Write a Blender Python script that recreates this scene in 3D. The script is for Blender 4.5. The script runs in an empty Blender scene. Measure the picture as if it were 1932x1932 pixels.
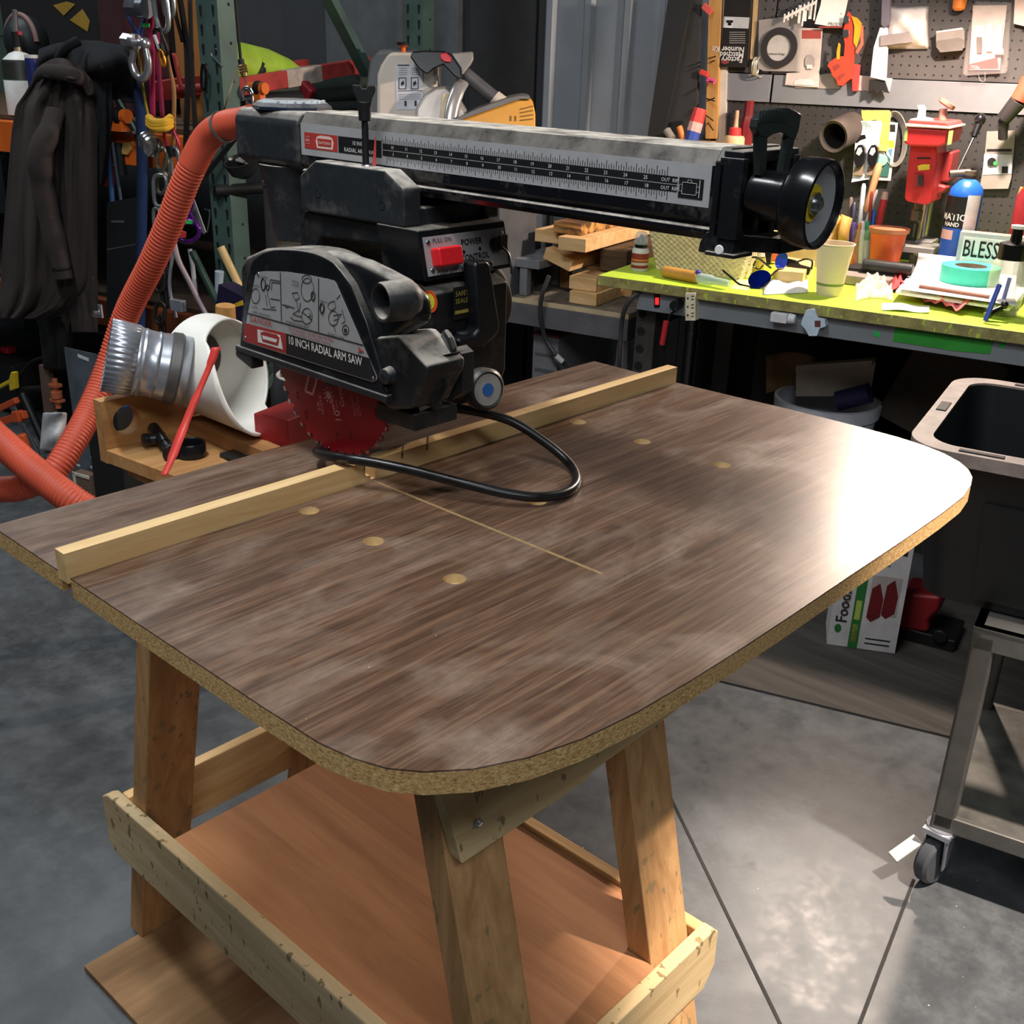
import bpy, bmesh, math, random
from mathutils import Vector, Matrix, noise as NZ
random.seed(7)
V = Vector; PI = math.pi
S = bpy.context.scene; COL = S.collection
T = 0.9                                   # table top height above the floor
# ---------------------------------------------------------------- camera
F = 2045.7847
R0 = V((0.67867268, -0.73381997, 0.03019354)); R1 = V((-0.26674432, -0.28458488, -0.92079255)); R2 = V((0.68428858, 0.61686279, -0.38888229))
CAM = V((-0.83699341, -0.99469964, 0.50611746 + T))
cd = bpy.data.cameras.new('camera'); cam = bpy.data.objects.new('camera', cd); COL.objects.link(cam)
m3 = Matrix((R0, -R1, -R2)).transposed(); m3 = m3.to_quaternion().to_matrix()
cam.matrix_world = Matrix.Translation(CAM) @ m3.to_4x4()
cd.sensor_width = 36; cd.sensor_fit = 'HORIZONTAL'; cd.lens = 36 * F / 1932; cd.clip_start = .02
S.camera = cam
# measured photo pixel -> place in the room (on a known plane, or at a known distance)
BD = V((.21492, -.97663, 0)); ND = V((.97663, .21492, 0)); UP = V((0, 0, 1))   # along bench (towards right), into bench, up
AX = {'x': V((1, 0, 0)), 'y': V((0, 1, 0)), 'z': V((0, 0, 1)), 'n': ND, 's': BD}
def ray(u, v): return R0 * ((u - 966) / F) + R1 * ((v - 966) / F) + R2
def on(u, v, ax, val):
    a = AX[ax]; d = ray(u, v); return CAM + d * ((val - a.dot(CAM)) / a.dot(d))
def at(u, v, t): return CAM + ray(u, v) * t
def bn(s, n, z): return BD * s + ND * n + UP * z
# ---------------------------------------------------------------- materials
MATS = {}
def lin(c):
    if isinstance(c, str): c = [int(c[i:i+2], 16) for i in (1, 3, 5)]
    return tuple(((x/255)/12.92 if x/255 <= .04045 else ((x/255+.055)/1.055)**2.4) for x in c) + (1,)
def nd(nt, t, **k):
    n = nt.nodes.new(t)
    for a, b in k.items(): setattr(n, a, b)
    return n
def base(name):
    m = bpy.data.materials.new(name); m.use_nodes = True; nt = m.node_tree
    b = nt.nodes['Principled BSDF']; return m, nt, b
def coords(nt, scale=(1, 1, 1), rot=(0, 0, 0), kind='Object'):
    tc = nd(nt, 'ShaderNodeTexCoord'); mp = nd(nt, 'ShaderNodeMapping'); mp.inputs['Scale'].default_value = scale; mp.inputs['Rotation'].default_value = rot
    nt.links.new(tc.outputs[kind], mp.inputs['Vector']); return mp.outputs['Vector']
def noise(nt, vec, scale, detail=4, rough=.6, dist=0):
    n = nd(nt, 'ShaderNodeTexNoise'); n.inputs['Scale'].default_value = scale; n.inputs['Detail'].default_value = detail
    n.inputs['Roughness'].default_value = rough; n.inputs['Distortion'].default_value = dist
    nt.links.new(vec, n.inputs['Vector']); return n.outputs['Fac']
def ramp(nt, fac, stops):
    r = nd(nt, 'ShaderNodeValToRGB'); e = r.color_ramp.elements
    while len(e) < len(stops): e.new(.5)
    for i, (p, c) in enumerate(stops): e[i].position = p; e[i].color = lin(c) if not isinstance(c, (int, float)) else (c, c, c, 1)
    nt.links.new(fac, r.inputs['Fac']); return r.outputs['Color']
def mixc(nt, fac, a, b):
    m = nd(nt, 'ShaderNodeMix', data_type='RGBA')
    if isinstance(fac, (int, float)): m.inputs[0].default_value = fac
    else: nt.links.new(fac, m.inputs[0])
    for i, x in ((6, a), (7, b)):
        if isinstance(x, (str, tuple, list)): m.inputs[i].default_value = lin(x)
        else: nt.links.new(x, m.inputs[i])
    return m.outputs[2]
def bump(nt, b, h, s=.2, d=.002):
    bp = nd(nt, 'ShaderNodeBump'); bp.inputs['Strength'].default_value = s; bp.inputs['Distance'].default_value = d
    nt.links.new(h, bp.inputs['Height']); nt.links.new(bp.outputs['Normal'], b.inputs['Normal'])
def pm(col, rough=.5, metal=0, var=.12, sc=14, bmp=0, trans=0, alpha=1, emit=0, dust=0, coat=0, ior=1.45, sheen=0):
    """painted / plastic / metal surface with faint mottling; dust settles on faces that look up"""
    key = ('pm', str(col), rough, metal, var, sc, bmp, trans, alpha, emit, dust, coat)
    if key in MATS: return MATS[key]
    m, nt, b = base('surface_%d' % len(MATS)); MATS[key] = m
    vec = coords(nt); f = noise(nt, vec, sc)
    l = lin(col); d = tuple(max(0, x * (1 - var * 1.6)) for x in l[:3]) + (1,); h = tuple(min(1, x * (1 + var)) for x in l[:3]) + (1,)
    r = nd(nt, 'ShaderNodeValToRGB'); r.color_ramp.elements[0].position = .3; r.color_ramp.elements[1].position = .7
    r.color_ramp.elements[0].color = d; r.color_ramp.elements[1].color = h; nt.links.new(f, r.inputs['Fac']); c = r.outputs['Color']
    if dust:
        g = nd(nt, 'ShaderNodeNewGeometry'); sx = nd(nt, 'ShaderNodeSeparateXYZ'); nt.links.new(g.outputs['Normal'], sx.inputs[0])
        k = ramp(nt, sx.outputs['Z'], [(.45, 0.0), (.97, 1.0)])
        dn = ramp(nt, noise(nt, vec, 26, 6, .7), [(.34, 0.3), (.58, 1.0)])
        mu = nd(nt, 'ShaderNodeMath', operation='MULTIPLY'); nt.links.new(k, mu.inputs[0]); nt.links.new(dn, mu.inputs[1])
        sp = ramp(nt, noise(nt, vec, 11, 5, .75), [(.5, 0.0), (.8, .22)])
        ad = nd(nt, 'ShaderNodeMath', operation='MAXIMUM'); nt.links.new(mu.outputs[0], ad.inputs[0]); nt.links.new(sp, ad.inputs[1])
        m2 = nd(nt, 'ShaderNodeMath', operation='MULTIPLY'); nt.links.new(ad.outputs[0], m2.inputs[0]); m2.inputs[1].default_value = dust
        c = mixc(nt, m2.outputs[0], c, '#d0c7ba')
        rr = nd(nt, 'ShaderNodeMapRange'); nt.links.new(m2.outputs[0], rr.inputs['Value']); rr.inputs['To Min'].default_value = rough; rr.inputs['To Max'].default_value = .85
        nt.links.new(rr.outputs[0], b.inputs['Roughness'])
    else: b.inputs['Roughness'].default_value = rough
    nt.links.new(c, b.inputs['Base Color']); b.inputs['Metallic'].default_value = metal
    b.inputs['Transmission Weight'].default_value = trans; b.inputs['Alpha'].default_value = alpha; b.inputs['IOR'].default_value = ior
    b.inputs['Coat Weight'].default_value = coat; b.inputs['Sheen Weight'].default_value = sheen
    if emit: b.inputs['Emission Color'].default_value = l; b.inputs['Emission Strength'].default_value = emit
    if bmp: bump(nt, b, f, bmp)
    return m
def wood(name, c1, c2, axis='x', sc=1.0, rough=.6, spots=None, contrast=.5):
    key = ('wood', name)
    if key in MATS: return MATS[key]
    m, nt, b = base(name); MATS[key] = m
    st = {'x': (1.2, 16, 16), 'y': (16, 1.2, 16), 'z': (16, 16, 1.2)}[axis]
    vec = coords(nt, tuple(q * sc for q in st)); f = noise(nt, vec, 2.2, 6, .65, .6)
    v2 = coords(nt, tuple(q * sc * 3 for q in st)); f2 = noise(nt, v2, 4, 3, .6)
    c = ramp(nt, f, [(.5 - contrast * .35, c2), (.5 + contrast * .3, c1)])
    c = mixc(nt, ramp(nt, f2, [(.45, 0.0), (.75, .35)]), c, c2)
    if spots:
        sv = noise(nt, coords(nt, (70, 70, 34)), 1.0, 3, .5); c = mixc(nt, ramp(nt, sv, [(.635, 0.0), (.67, .85)]), c, spots)
    nt.links.new(c, b.inputs['Base Color']); b.inputs['Roughness'].default_value = rough; bump(nt, b, f2, .15, .0008)
    return m
def mat_laminate():
    m, nt, b = base('walnut_laminate')
    vec = coords(nt, (1.3, 38, 38)); f = noise(nt, vec, 2.6, 9, .72, .6)
    f3 = noise(nt, coords(nt, (5, 120, 1)), 2, 4, .6)
    c = ramp(nt, f, [(.3, '#402d1e'), (.48, '#604736'), (.66, '#7e634e')])
    c = mixc(nt, ramp(nt, f3, [(.47, 0.0), (.66, .65)]), c, '#33251e')
    du = noise(nt, coords(nt, (3.2, 6, 1)), 1.6, 5, .55, 1.2)
    d2 = noise(nt, coords(nt, (30, 30, 1)), 2, 6, .7)
    df = ramp(nt, du, [(.46, 0.0), (.74, .6)])
    mu = nd(nt, 'ShaderNodeMath', operation='MULTIPLY'); nt.links.new(df, mu.inputs[0]); nt.links.new(ramp(nt, d2, [(.3, .35), (.65, 1.0)]), mu.inputs[1])
    c = mixc(nt, mu.outputs[0], c, '#a08d7e')
    ch = noise(nt, coords(nt, (90, 150, 1)), 1, 2, .5); c = mixc(nt, ramp(nt, ch, [(.775, 0.0), (.79, .9)]), c, '#cdb8a6')
    nt.links.new(c, b.inputs['Base Color'])
    rr = nd(nt, 'ShaderNodeMapRange'); nt.links.new(mu.outputs[0], rr.inputs['Value']); rr.inputs['To Min'].default_value = .36; rr.inputs['To Max'].default_value = .55
    nt.links.new(rr.outputs[0], b.inputs['Roughness']); b.inputs['Specular IOR Level'].default_value = .5
    bump(nt, b, f3, .05, .0004); return m
def mat_chip():
    m, nt, b = base('particle_board')
    f = noise(nt, coords(nt, (110, 110, 230)), 2.2, 5, .75); g = noise(nt, coords(nt, (330, 330, 450)), 1.2, 3, .6)
    c = ramp(nt, f, [(.32, '#7d5a30'), (.45, '#b8925a'), (.58, '#d8b47a'), (.7, '#ecd3a0')])
    c = mixc(nt, ramp(nt, g, [(.62, 0.0), (.7, .6)]), c, '#4d3517')
    nt.links.new(c, b.inputs['Base Color']); b.inputs['Roughness'].default_value = .8; bump(nt, b, f, .4, .001); return m
def mat_concrete():
    m, nt, b = base('polished_concrete')
    vec = coords(nt); f = noise(nt, vec, 2.3, 9, .66, .4); g = noise(nt, vec, 17, 6, .7); sp = noise(nt, vec, 120, 2, .5)
    c = ramp(nt, f, [(.3, '#3a3d3f'), (.5, '#4c5053'), (.7, '#62676a')])
    c = mixc(nt, ramp(nt, g, [(.45, 0.0), (.72, .4)]), c, '#74797b')
    c = mixc(nt, ramp(nt, g, [(.25, .6), (.4, 0.0)]), c, '#303234')
    c = mixc(nt, ramp(nt, sp, [(.76, 0.0), (.8, .8)]), c, '#d4d6d4')
    nt.links.new(c, b.inputs['Base Color']); nt.links.new(ramp(nt, g, [(.3, .30), (.7, .52)]), b.inputs['Roughness']); bump(nt, b, g, .12, .001); return m
def mat_peg(ca='#454140', cb='#565150'):
    m, nt, b = base('pegboard_hardboard')
    tc = nd(nt, 'ShaderNodeTexCoord'); sx = nd(nt, 'ShaderNodeSeparateXYZ'); nt.links.new(tc.outputs['Object'], sx.inputs[0])
    def frac(o):
        a = nd(nt, 'ShaderNodeMath', operation='DIVIDE'); nt.links.new(o, a.inputs[0]); a.inputs[1].default_value = .0254
        q = nd(nt, 'ShaderNodeMath', operation='FRACT'); nt.links.new(a.outputs[0], q.inputs[0])
        s = nd(nt, 'ShaderNodeMath', operation='SUBTRACT'); nt.links.new(q.outputs[0], s.inputs[0]); s.inputs[1].default_value = .5
        p = nd(nt, 'ShaderNodeMath', operation='MULTIPLY'); nt.links.new(s.outputs[0], p.inputs[0]); nt.links.new(s.outputs[0], p.inputs[1]); return p.outputs[0]
    ad = nd(nt, 'ShaderNodeMath', operation='ADD'); nt.links.new(frac(sx.outputs['X']), ad.inputs[0]); nt.links.new(frac(sx.outputs['Z']), ad.inputs[1])
    hole = ramp(nt, ad.outputs[0], [(.010, 1.0), (.014, 0.0)])
    f = noise(nt, coords(nt), 5, 5, .6)
    c = mixc(nt, hole, ramp(nt, f, [(.3, ca), (.7, cb)]), '#0a0909')
    nt.links.new(c, b.inputs['Base Color']); b.inputs['Roughness'].default_value = .55
    inv = nd(nt, 'ShaderNodeMath', operation='SUBTRACT'); inv.inputs[0].default_value = 1; nt.links.new(hole, inv.inputs[1]); bump(nt, b, inv.outputs[0], .8, .003); return m
# ---------------------------------------------------------------- mesh builder
WL = {}
class MB:
    def __init__(s): s.v = []; s.f = []; s.m = []
    def add(s, vs, fs, m=0):
        o = len(s.v); s.v += [V(p) for p in vs]; s.f += [[i + o for i in f] for f in fs]; s.m += [m] * len(fs); return s
    def box(s, c, size, m=0, r=None):
        c = V(c); h = V(size) / 2; r = r or Matrix.Identity(3)
        vs = [c + r @ V((h.x * i, h.y * j, h.z * k)) for i in (-1, 1) for j in (-1, 1) for k in (-1, 1)]
        return s.add(vs, [(0, 1, 3, 2), (4, 6, 7, 5), (0, 4, 5, 1), (2, 3, 7, 6), (0, 2, 6, 4), (1, 5, 7, 3)], m)
    def bar(s, a, b, w, h, side=None, m=0):          # rectangular bar a->b ; w measured along side, h across
        a = V(a); b = V(b); d = (b - a).normalized(); side = V(side) if side else UP
        x = (side - d * side.dot(d)).normalized(); y = d.cross(x)
        vs = [p + x * (w / 2 * i) + y * (h / 2 * j) for p in (a, b) for i, j in ((-1, -1), (1, -1), (1, 1), (-1, 1))]
        return s.add(vs, [(3, 2, 1, 0), (4, 5, 6, 7), (0, 1, 5, 4), (1, 2, 6, 5), (2, 3, 7, 6), (3, 0, 4, 7)], m)
    def lathe(s, a, d, prof, seg=28, m=0, cap=True, mi=None):   # prof: (radius, distance along d)
        a = V(a); d = V(d).normalized(); x = d.orthogonal().normalized(); y = d.cross(x); n = len(prof)
        vs = [a + d * h + (x * math.cos(2*PI*k/seg) + y * math.sin(2*PI*k/seg)) * r for r, h in prof for k in range(seg)]
        o = len(s.v); s.v += vs
        for i in range(n - 1):
            for k in range(seg):
                q = (k + 1) % seg; s.f.append([o+i*seg+k, o+i*seg+q, o+(i+1)*seg+q, o+(i+1)*seg+k]); s.m.append(mi[i] if mi else m)
        if cap:
            s.f.append([o + k for k in range(seg)][::-1]); s.m.append(mi[0] if mi else m)
            s.f.append([o + (n-1)*seg + k for k in range(seg)]); s.m.append(mi[-1] if mi else m)
        return s
    def cyl(s, a, b, r, r2=None, seg=20, m=0, cap=True):
        a = V(a); b = V(b); return s.lathe(a, b - a, [(r, 0), (r if r2 is None else r2, (b - a).length)], seg, m, cap)
    def tube(s, pts, r, seg=10, m=0, sub=6, closed=False, flat=None):
        P = spline(pts, sub, closed); n = len(P); rr = r if callable(r) else (lambda t: r); px = None
        o = len(s.v)
        for i, p in enumerate(P):
            t = (P[(i+1) % n] - P[i-1]) if closed else (P[min(i+1, n-1)] - P[max(i-1, 0)])
            t.normalize(); px = (px - t * px.dot(t)).normalized() if px is not None and (px - t * px.dot(t)).length > 1e-6 else t.orthogonal().normalized()
            if flat is not None and i == 0: px = (V(flat[0]) - t * V(flat[0]).dot(t)).normalized()
            py = t.cross(px); k1, k2 = (flat[1], flat[2]) if flat else (1, 1)
            s.v += [p + (px * (math.cos(2*PI*k/seg) * k1) + py * (math.sin(2*PI*k/seg) * k2)) * rr(i / max(1, n-1)) for k in range(seg)]
        for i in range(n if closed else n - 1):
            for k in range(seg):
                q = (k+1) % seg; j = (i+1) % n
                s.f.append([o+i*seg+k, o+i*seg+q, o+j*seg+q, o+j*seg+k]); s.m.append(m)
        if not closed:
            s.f.append([o+k for k in range(seg)][::-1]); s.m.append(m); s.f.append([o+(n-1)*seg+k for k in range(seg)]); s.m.append(m)
        return s
    def prism(s, pts, vec, m=0, m2=None):
        pts = [V(p) for p in pts]; vec = V(vec); n = len(pts)
        o = len(s.v); s.v += pts + [p + vec for p in pts]
        s.f.append([o+i for i in range(n)]); s.m.append(m); s.f.append([o+n+i for i in range(n)][::-1]); s.m.append(m)
        for i in range(n):
            j = (i+1) % n; s.f.append([o+i, o+n+i, o+n+j, o+j]); s.m.append(m if m2 is None else m2)
        return s
    def poly(s, pts, m=0): return s.add(pts, [list(range(len(pts)))], m)
    def ball(s, c, r, m=0, sc=(1, 1, 1), seg=16, ring=10):
        c = V(c); vs = []; fs = []
        for i in range(ring + 1):
            a = PI * i / ring
            for k in range(seg): vs.append(c + V((math.sin(a)*math.cos(2*PI*k/seg)*sc[0], math.sin(a)*math.sin(2*PI*k/seg)*sc[1], math.cos(a)*sc[2])) * r)
        for i in range(ring):
            for k in range(seg): q = (k+1) % seg; fs.append([i*seg+k, (i+1)*seg+k, (i+1)*seg+q, i*seg+q])
        return s.add(vs, fs, m)
    def grid(s, fn, nu, nv, m=0, wrap=False):
        vs = [V(fn(i / (nu if wrap else nu - 1), j / (nv - 1))) for j in range(nv) for i in range(nu)]
        fs = [[j*nu+i, j*nu+(i+1) % nu, (j+1)*nu+(i+1) % nu, (j+1)*nu+i] for j in range(nv-1) for i in range(nu if wrap else nu-1)]
        return s.add(vs, fs, m)
    def text(s, txt, o, x, y, size, m=0, lift=.0006, bold=0, wide=1.0, align='LEFT'):   # lettering lying on a surface: origin, right, up
        cu = bpy.data.curves.new('t', 'FONT'); cu.body = txt; cu.size = size; cu.align_x = align; cu.offset = bold; cu.resolution_u = 2
        ob = bpy.data.objects.new('t', cu); COL.objects.link(ob); dg = bpy.context.evaluated_depsgraph_get()
        me = bpy.data.meshes.new_from_object(ob.evaluated_get(dg)); o = V(o); x = V(x).normalized(); y = V(y); y = (y - x * y.dot(x)).normalized(); z = x.cross(y)
        s.add([o + x * (q.co.x * wide) + y * q.co.y + z * lift for q in me.vertices], [list(p.vertices) for p in me.polygons], m)
        bpy.data.objects.remove(ob); bpy.data.curves.remove(cu); bpy.data.meshes.remove(me); return s
    def make(s, name, mats, parent=None, bevel=0, angle=35, seg=2, solid=0, subd=0):
        mats = mats if isinstance(mats, (list, tuple)) else [mats]
        lo = V([min(p[i] for p in s.v) for i in range(3)]); hi = V([max(p[i] for p in s.v) for i in range(3)])
        c = V(((lo.x+hi.x)/2, (lo.y+hi.y)/2, lo.z))
        me = bpy.data.meshes.new(name); me.from_pydata([p - c for p in s.v], [], s.f)
        for q in mats: me.materials.append(q)
        me.polygons.foreach_set('material_index', s.m); me.validate()
        b = bmesh.new(); b.from_mesh(me); bmesh.ops.remove_doubles(b, verts=b.verts, dist=1e-6); bmesh.ops.recalc_face_normals(b, faces=b.faces); b.to_mesh(me); b.free()
        me.polygons.foreach_set('use_smooth', [True] * len(me.polygons)); me.set_sharp_from_angle(angle=math.radians(angle))
        o = bpy.data.objects.new(name, me); COL.objects.link(o); WL[o.name] = c
        if parent: o.parent = parent; o.location = c - WL[parent.name]
        else: o.location = c
        if solid: md = o.modifiers.new('s', 'SOLIDIFY'); md.thickness = solid; md.offset = 0
        if bevel: md = o.modifiers.new('b', 'BEVEL'); md.width = bevel; md.segments = seg; md.limit_method = 'ANGLE'; md.angle_limit = math.radians(35); md.harden_normals = True
        if subd: md = o.modifiers.new('u', 'SUBSURF'); md.levels = subd; md.render_levels = subd
        return o
def spline(pts, sub, closed=False):
    pts = [V(p) for p in pts]
    if sub <= 1 or len(pts) < 3: return pts
    n = len(pts); out = []
    for i in range(n if closed else n - 1):
        p1, p2 = pts[i], pts[(i+1) % n]; p0 = pts[i-1] if (closed or i > 0) else p1 * 2 - p2; p3 = pts[(i+2) % n] if (closed or i < n-2) else p2 * 2 - p1
        for k in range(sub):
            t = k / sub; out.append(.5 * (2*p1 + (p2-p0)*t + (2*p0-5*p1+4*p2-p3)*t*t + (3*p1-p0-3*p2+p3)*t**3))
    if not closed: out.append(pts[-1])
    return out
def tag(o, label, cat, group=None, kind=None):
    o['label'] = label; o['category'] = cat
    if group: o['group'] = group
    if kind: o['kind'] = kind
    return o
def struct(o): o['kind'] = 'structure'; return o
def thing(name, loc, label, cat, group=None):
    o = bpy.data.objects.new(name, None); o.empty_display_size = .05; COL.objects.link(o); o.location = V(loc); WL[o.name] = V(loc)
    return tag(o, label, cat, group)
def cut(o, cutter):                       # carve real recesses
    md = o.modifiers.new('c', 'BOOLEAN'); md.object = cutter; md.operation = 'DIFFERENCE'; md.solver = 'EXACT'; md.material_mode = 'INDEX'
    dg = bpy.context.evaluated_depsgraph_get(); me = bpy.data.meshes.new_from_object(o.evaluated_get(dg)); o.modifiers.clear(); o.data = me
    me.polygons.foreach_set('use_smooth', [True] * len(me.polygons)); me.set_sharp_from_angle(angle=math.radians(30)); bpy.data.objects.remove(cutter)
def pts(lst, ax, val): return [on(u, v, ax, val) for u, v in lst]
def patch(mb, lst, ax, val, thick, m=0, m2=None):   # a flat-faced thing with its own thickness, facing the room
    a = AX[ax]; d = a if a.dot(R2) > 0 else -a; return mb.prism(pts(lst, ax, val), d * thick, m, m2)
def rect(u0, v0, u1, v1): return [(u0, v0), (u1, v0), (u1, v1), (u0, v1)]
# shared looks
BLK = pm('#1b1c1f', .38, dust=.55); BLKs = pm('#141518', .22, var=.2); BLKm = pm('#101113', .6, var=.25); CAST = pm('#24282c', .5, dust=.8, bmp=.25, sc=60)
STEEL = pm('#b9bcc0', .3, 1, .1); GALV = pm('#c3c8d2', .3, .7, .2, 9); DKST = pm('#4a4b4c', .4, .8, .2); ALU = pm('#b4b5b8', .42, .25, .05, 50)
WHT = pm('#e6e6e2', .5); PAPER = pm('#efeee8', .8, var=.04); REDP = pm('#b5202a', .4); CLEAR = pm('#eef2f4', .08, trans=.9, alpha=.38, var=.02); CLEARB = pm('#e8e6e4', .2, trans=.4, alpha=.4, var=.05)
INK = pm('#141414', .6); CREAM = pm('#e2d9ba', .5)
PINE = wood('pine_board', '#f0d09a', '#d2a86c', 'x'); PINEy = wood('pine_board_y', '#dcb47a', '#a97c48', 'y'); PINEz = wood('pine_board_z', '#d8b583', '#a5794a', 'z')
CHIP = mat_chip()
# ================================================================ SETTING
fl = MB(); q = [bn(-4.7, -3.2, 0), bn(3, -3.2, 0), bn(3, 2.9, 0), bn(-4.7, 2.9, 0)]
fl.prism(q, V((0, 0, -.1)))
struct(fl.make('floor', mat_concrete()))
GRYW = pm('#8d949c', .5, .3, .08, 3); DKW = pm('#3c3c40', .8, 0, .15, 3)
w = MB(); w.prism([bn(-4.7, 2.80, 0), bn(3.0, 2.80, 0), bn(3.0, 2.9, 0), bn(-4.7, 2.9, 0)], UP * 3.0); struct(w.make('wall_right', pm('#43464a', .7, 0, .12, 2)))
sec = []; s = -1.30                                      # ribbed grey metal sheet on the right wall
while s < -.62: sec += [(s, 2.775), (s+.012, 2.76), (s+.035, 2.76), (s+.047, 2.775)]; s += .155
sec.append((-.56, 2.775)); poly = [bn(a, n, 0) for a, n in sec] + [bn(-.56, 2.795, 0), bn(-1.3, 2.795, 0)]
w = MB(); w.prism(poly, UP * 2.9); tag(w.make('metal_wall_sheet', GRYW, angle=20), 'light grey ribbed metal sheet on the wall left of the nailed pine upright', 'metal sheet')
for sa, sb, th, c, lb_ in ((-1.62, -1.34, .03, '#2e3033', 'dark upright panel between the ribbed sheet and the grey panel'), (-2.3, -1.66, .05, '#5d6367', 'flat grey wall panel behind the yellow machine')):
    w = MB(); w.prism([bn(sa, 2.795 - th, 0), bn(sb, 2.795 - th, 0), bn(sb, 2.795, 0), bn(sa, 2.795, 0)], UP * 2.9)
    if th > .04: w.prism([bn(-1.93, 2.795 - th, 0), bn(-1.91, 2.795 - th, 0), bn(-1.91, 2.78 - th, 0), bn(-1.93, 2.78 - th, 0)], UP * 2.9)
    tag(w.make('wall_panel', pm(c, .6, .1)), lb_, 'panel')
w = MB(); w.prism([bn(-4.7, -3.2, 0), bn(-4.7, 2.8, 0), bn(-4.8, 2.8, 0), bn(-4.8, -3.2, 0)], UP * 3.0)
for n0 in (.3, 1.0, 1.75, 2.3): w.box(bn(-4.69, n0, 1.5), (.03, .09, 3.0), 0, Matrix((ND, BD, UP)).transposed())
struct(w.make('wall_back', DKW))
# saw cut joints in the slab
JNT = pm('#2b2b2a', .9)
def joint(a, b, name):
    A = on(*a, 'z', 0); B = on(*b, 'z', 0); d = (B - A).normalized(); k = d.cross(UP) * .003
    struct(MB().prism([A+k, B+k, B-k, A-k], V((0, 0, .0012))).make(name, JNT))
joint((1258, 1490), (1478, 1945), 'trim_1'); joint((1724, 1660), (1600, 1990), 'trim_2')
# ================================================================ TABLE
LAM = mat_laminate(); TAN = pm('#cdb488', .85, var=.12, sc=60)
TH = .0225
out = [(-.4035, 0), (-.4035, -.33), (-.402, -.405), (-.396, -.44), (-.386, -.468), (-.369, -.491), (-.34, -.515), (-.298, -.5355), (-.249, -.549), (-.187, -.557), (-.112, -.5605), (-.026, -.562), (.072, -.562), (.19, -.561), (.321, -.5605), (.441, -.5585), (.516, -.555), (.564, -.546), (.596, -.5355), (.622, -.520), (.644, -.499), (.662, -.47), (.675, -.435), (.683, -.39), (.6855, -.33), (.684, -.2), (.679, -.12), (.674, 0)]
def slab(o2, name, parent):
    mb = MB(); n = len(o2)
    mb.add([V((x, y, T + z)) for z in (0, -.0017, -TH) for x, y in o2], [list(range(n)), list(range(3*n-1, 2*n-1, -1))] + [[k*n+i, k*n+n+i, k*n+n+(i+1) % n, k*n+(i+1) % n] for k in (0, 1) for i in range(n)])
    mb.m = [0, 1] + [0] * n + [1] * n
    return mb.make(name, [LAM, CHIP, TAN], parent, angle=30)
tb = thing('saw_table', (.13, -.2, T - TH), 'worn walnut laminate saw table with chipboard edge and rounded front corners', 'table')
fb = slab(out, 'front_board', tb)
k = MB(); k.box((0, -.1845, T + .0), (.0045, .375, .012), 2)
for p in [(583, 963.5), (705, 1021), (858, 1092), (1091, 796), (1212, 833), (1362, 877), (1013, 946)]:
    c = on(*p, 'z', T); k.cyl((c.x, c.y, T - .011), (c.x, c.y, T + .02), .0122, seg=28, m=2)
kc = k.make('cutter', [LAM, CHIP, TAN]); fb_parent = fb.parent
cut(fb, kc)
slab([(-.4035, .0205), (.674, .0205), (.6764, .1817), (-.4035, .1817)], 'rear_board', tb)
scr = pm('#cdb9a8', .8, var=.3)
# ---------------------------------------------------------------- fence
f = MB(); HF = .0275
prof = [(-.4065, -.006), (.672, -.006), (.672, HF), (.004, HF), (.004, .002), (-.004, .002), (-.004, .008), (-.0125, .008), (-.0125, .0165), (-.0145, .0165), (-.0145, HF), (-.032, HF), (-.034, .0255), (-.043, .0255), (-.045, HF), (-.4065, HF)]
f.prism([V((x, .0004, T + z)) for x, z in prof], V((0, .0196, 0)))
fe = f.make('saw_fence', PINE, bevel=.0012); fe.modifiers.clear()
c = MB(); r45 = Matrix.Rotation(math.radians(45), 3, 'Z')
for x, d in ((.058, .012), (.102, .010)): c.box((x, .008, T + HF), (.05, .0028, d * 2), 0, r45)
for x in (.30,): c.box((x, .01, T + HF), (.0012, .05, .001), 0)
cut(fe, c.make('cutter', PINE))
tag(fe, 'straight pine fence strip with saw notches across the brown table', 'fence')
# ================================================================ SAWHORSE
PAINT = wood('old_painted_board', '#e0c898', '#c4a877', 'x', .6, .75, '#7d6d4a', .35); PAINTy = wood('old_painted_board_y', '#d8c49c', '#bda67c', 'y', .6, .75, '#75643f', .35)
LEGW = wood('stud_leg', '#cfa470', '#a87c4e', 'z', .8, .75, '#8d7a55', .4); PLY = wood('stained_plywood', '#c08a5e', '#a06e48', 'y', .35, .7, None, .3)
sh = thing('sawhorse', (0, 0, 0), 'paint-spotted wooden sawhorse with plywood shelf under the brown table', 'sawhorse')
def yf(z): return -.294 + .227 * (z - T + .229)         # back edge of front legs
def yr(z): return .2607 - .233 * (z - T + .333)         # front edge of rear legs
ZT = T - .125
for x in (-.2, .109):
    for fr in (1, 0):
        mb = MB(); g = []
        for z in (.0127, ZT):
            y0 = yf(z) if fr else yr(z); y1 = y0 - .038 if fr else y0 + .038
            g += [V((x, y0, z)), V((x + .085, y0, z)), V((x + .085, y1, z)), V((x, y1, z))]
        mb.add(g, [(3, 2, 1, 0), (4, 5, 6, 7), (0, 1, 5, 4), (1, 2, 6, 5), (2, 3, 7, 6), (3, 0, 4, 7)])
        if not fr and x < 0: mb.m = [0]*6
        mb.make('leg', LEGW, sh, bevel=.002)
def hor(name, pl, vec, mat, bv=.0025): return MB().prism(pl, vec).make(name, mat, sh, bevel=bv)
zl = T - .60
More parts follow.
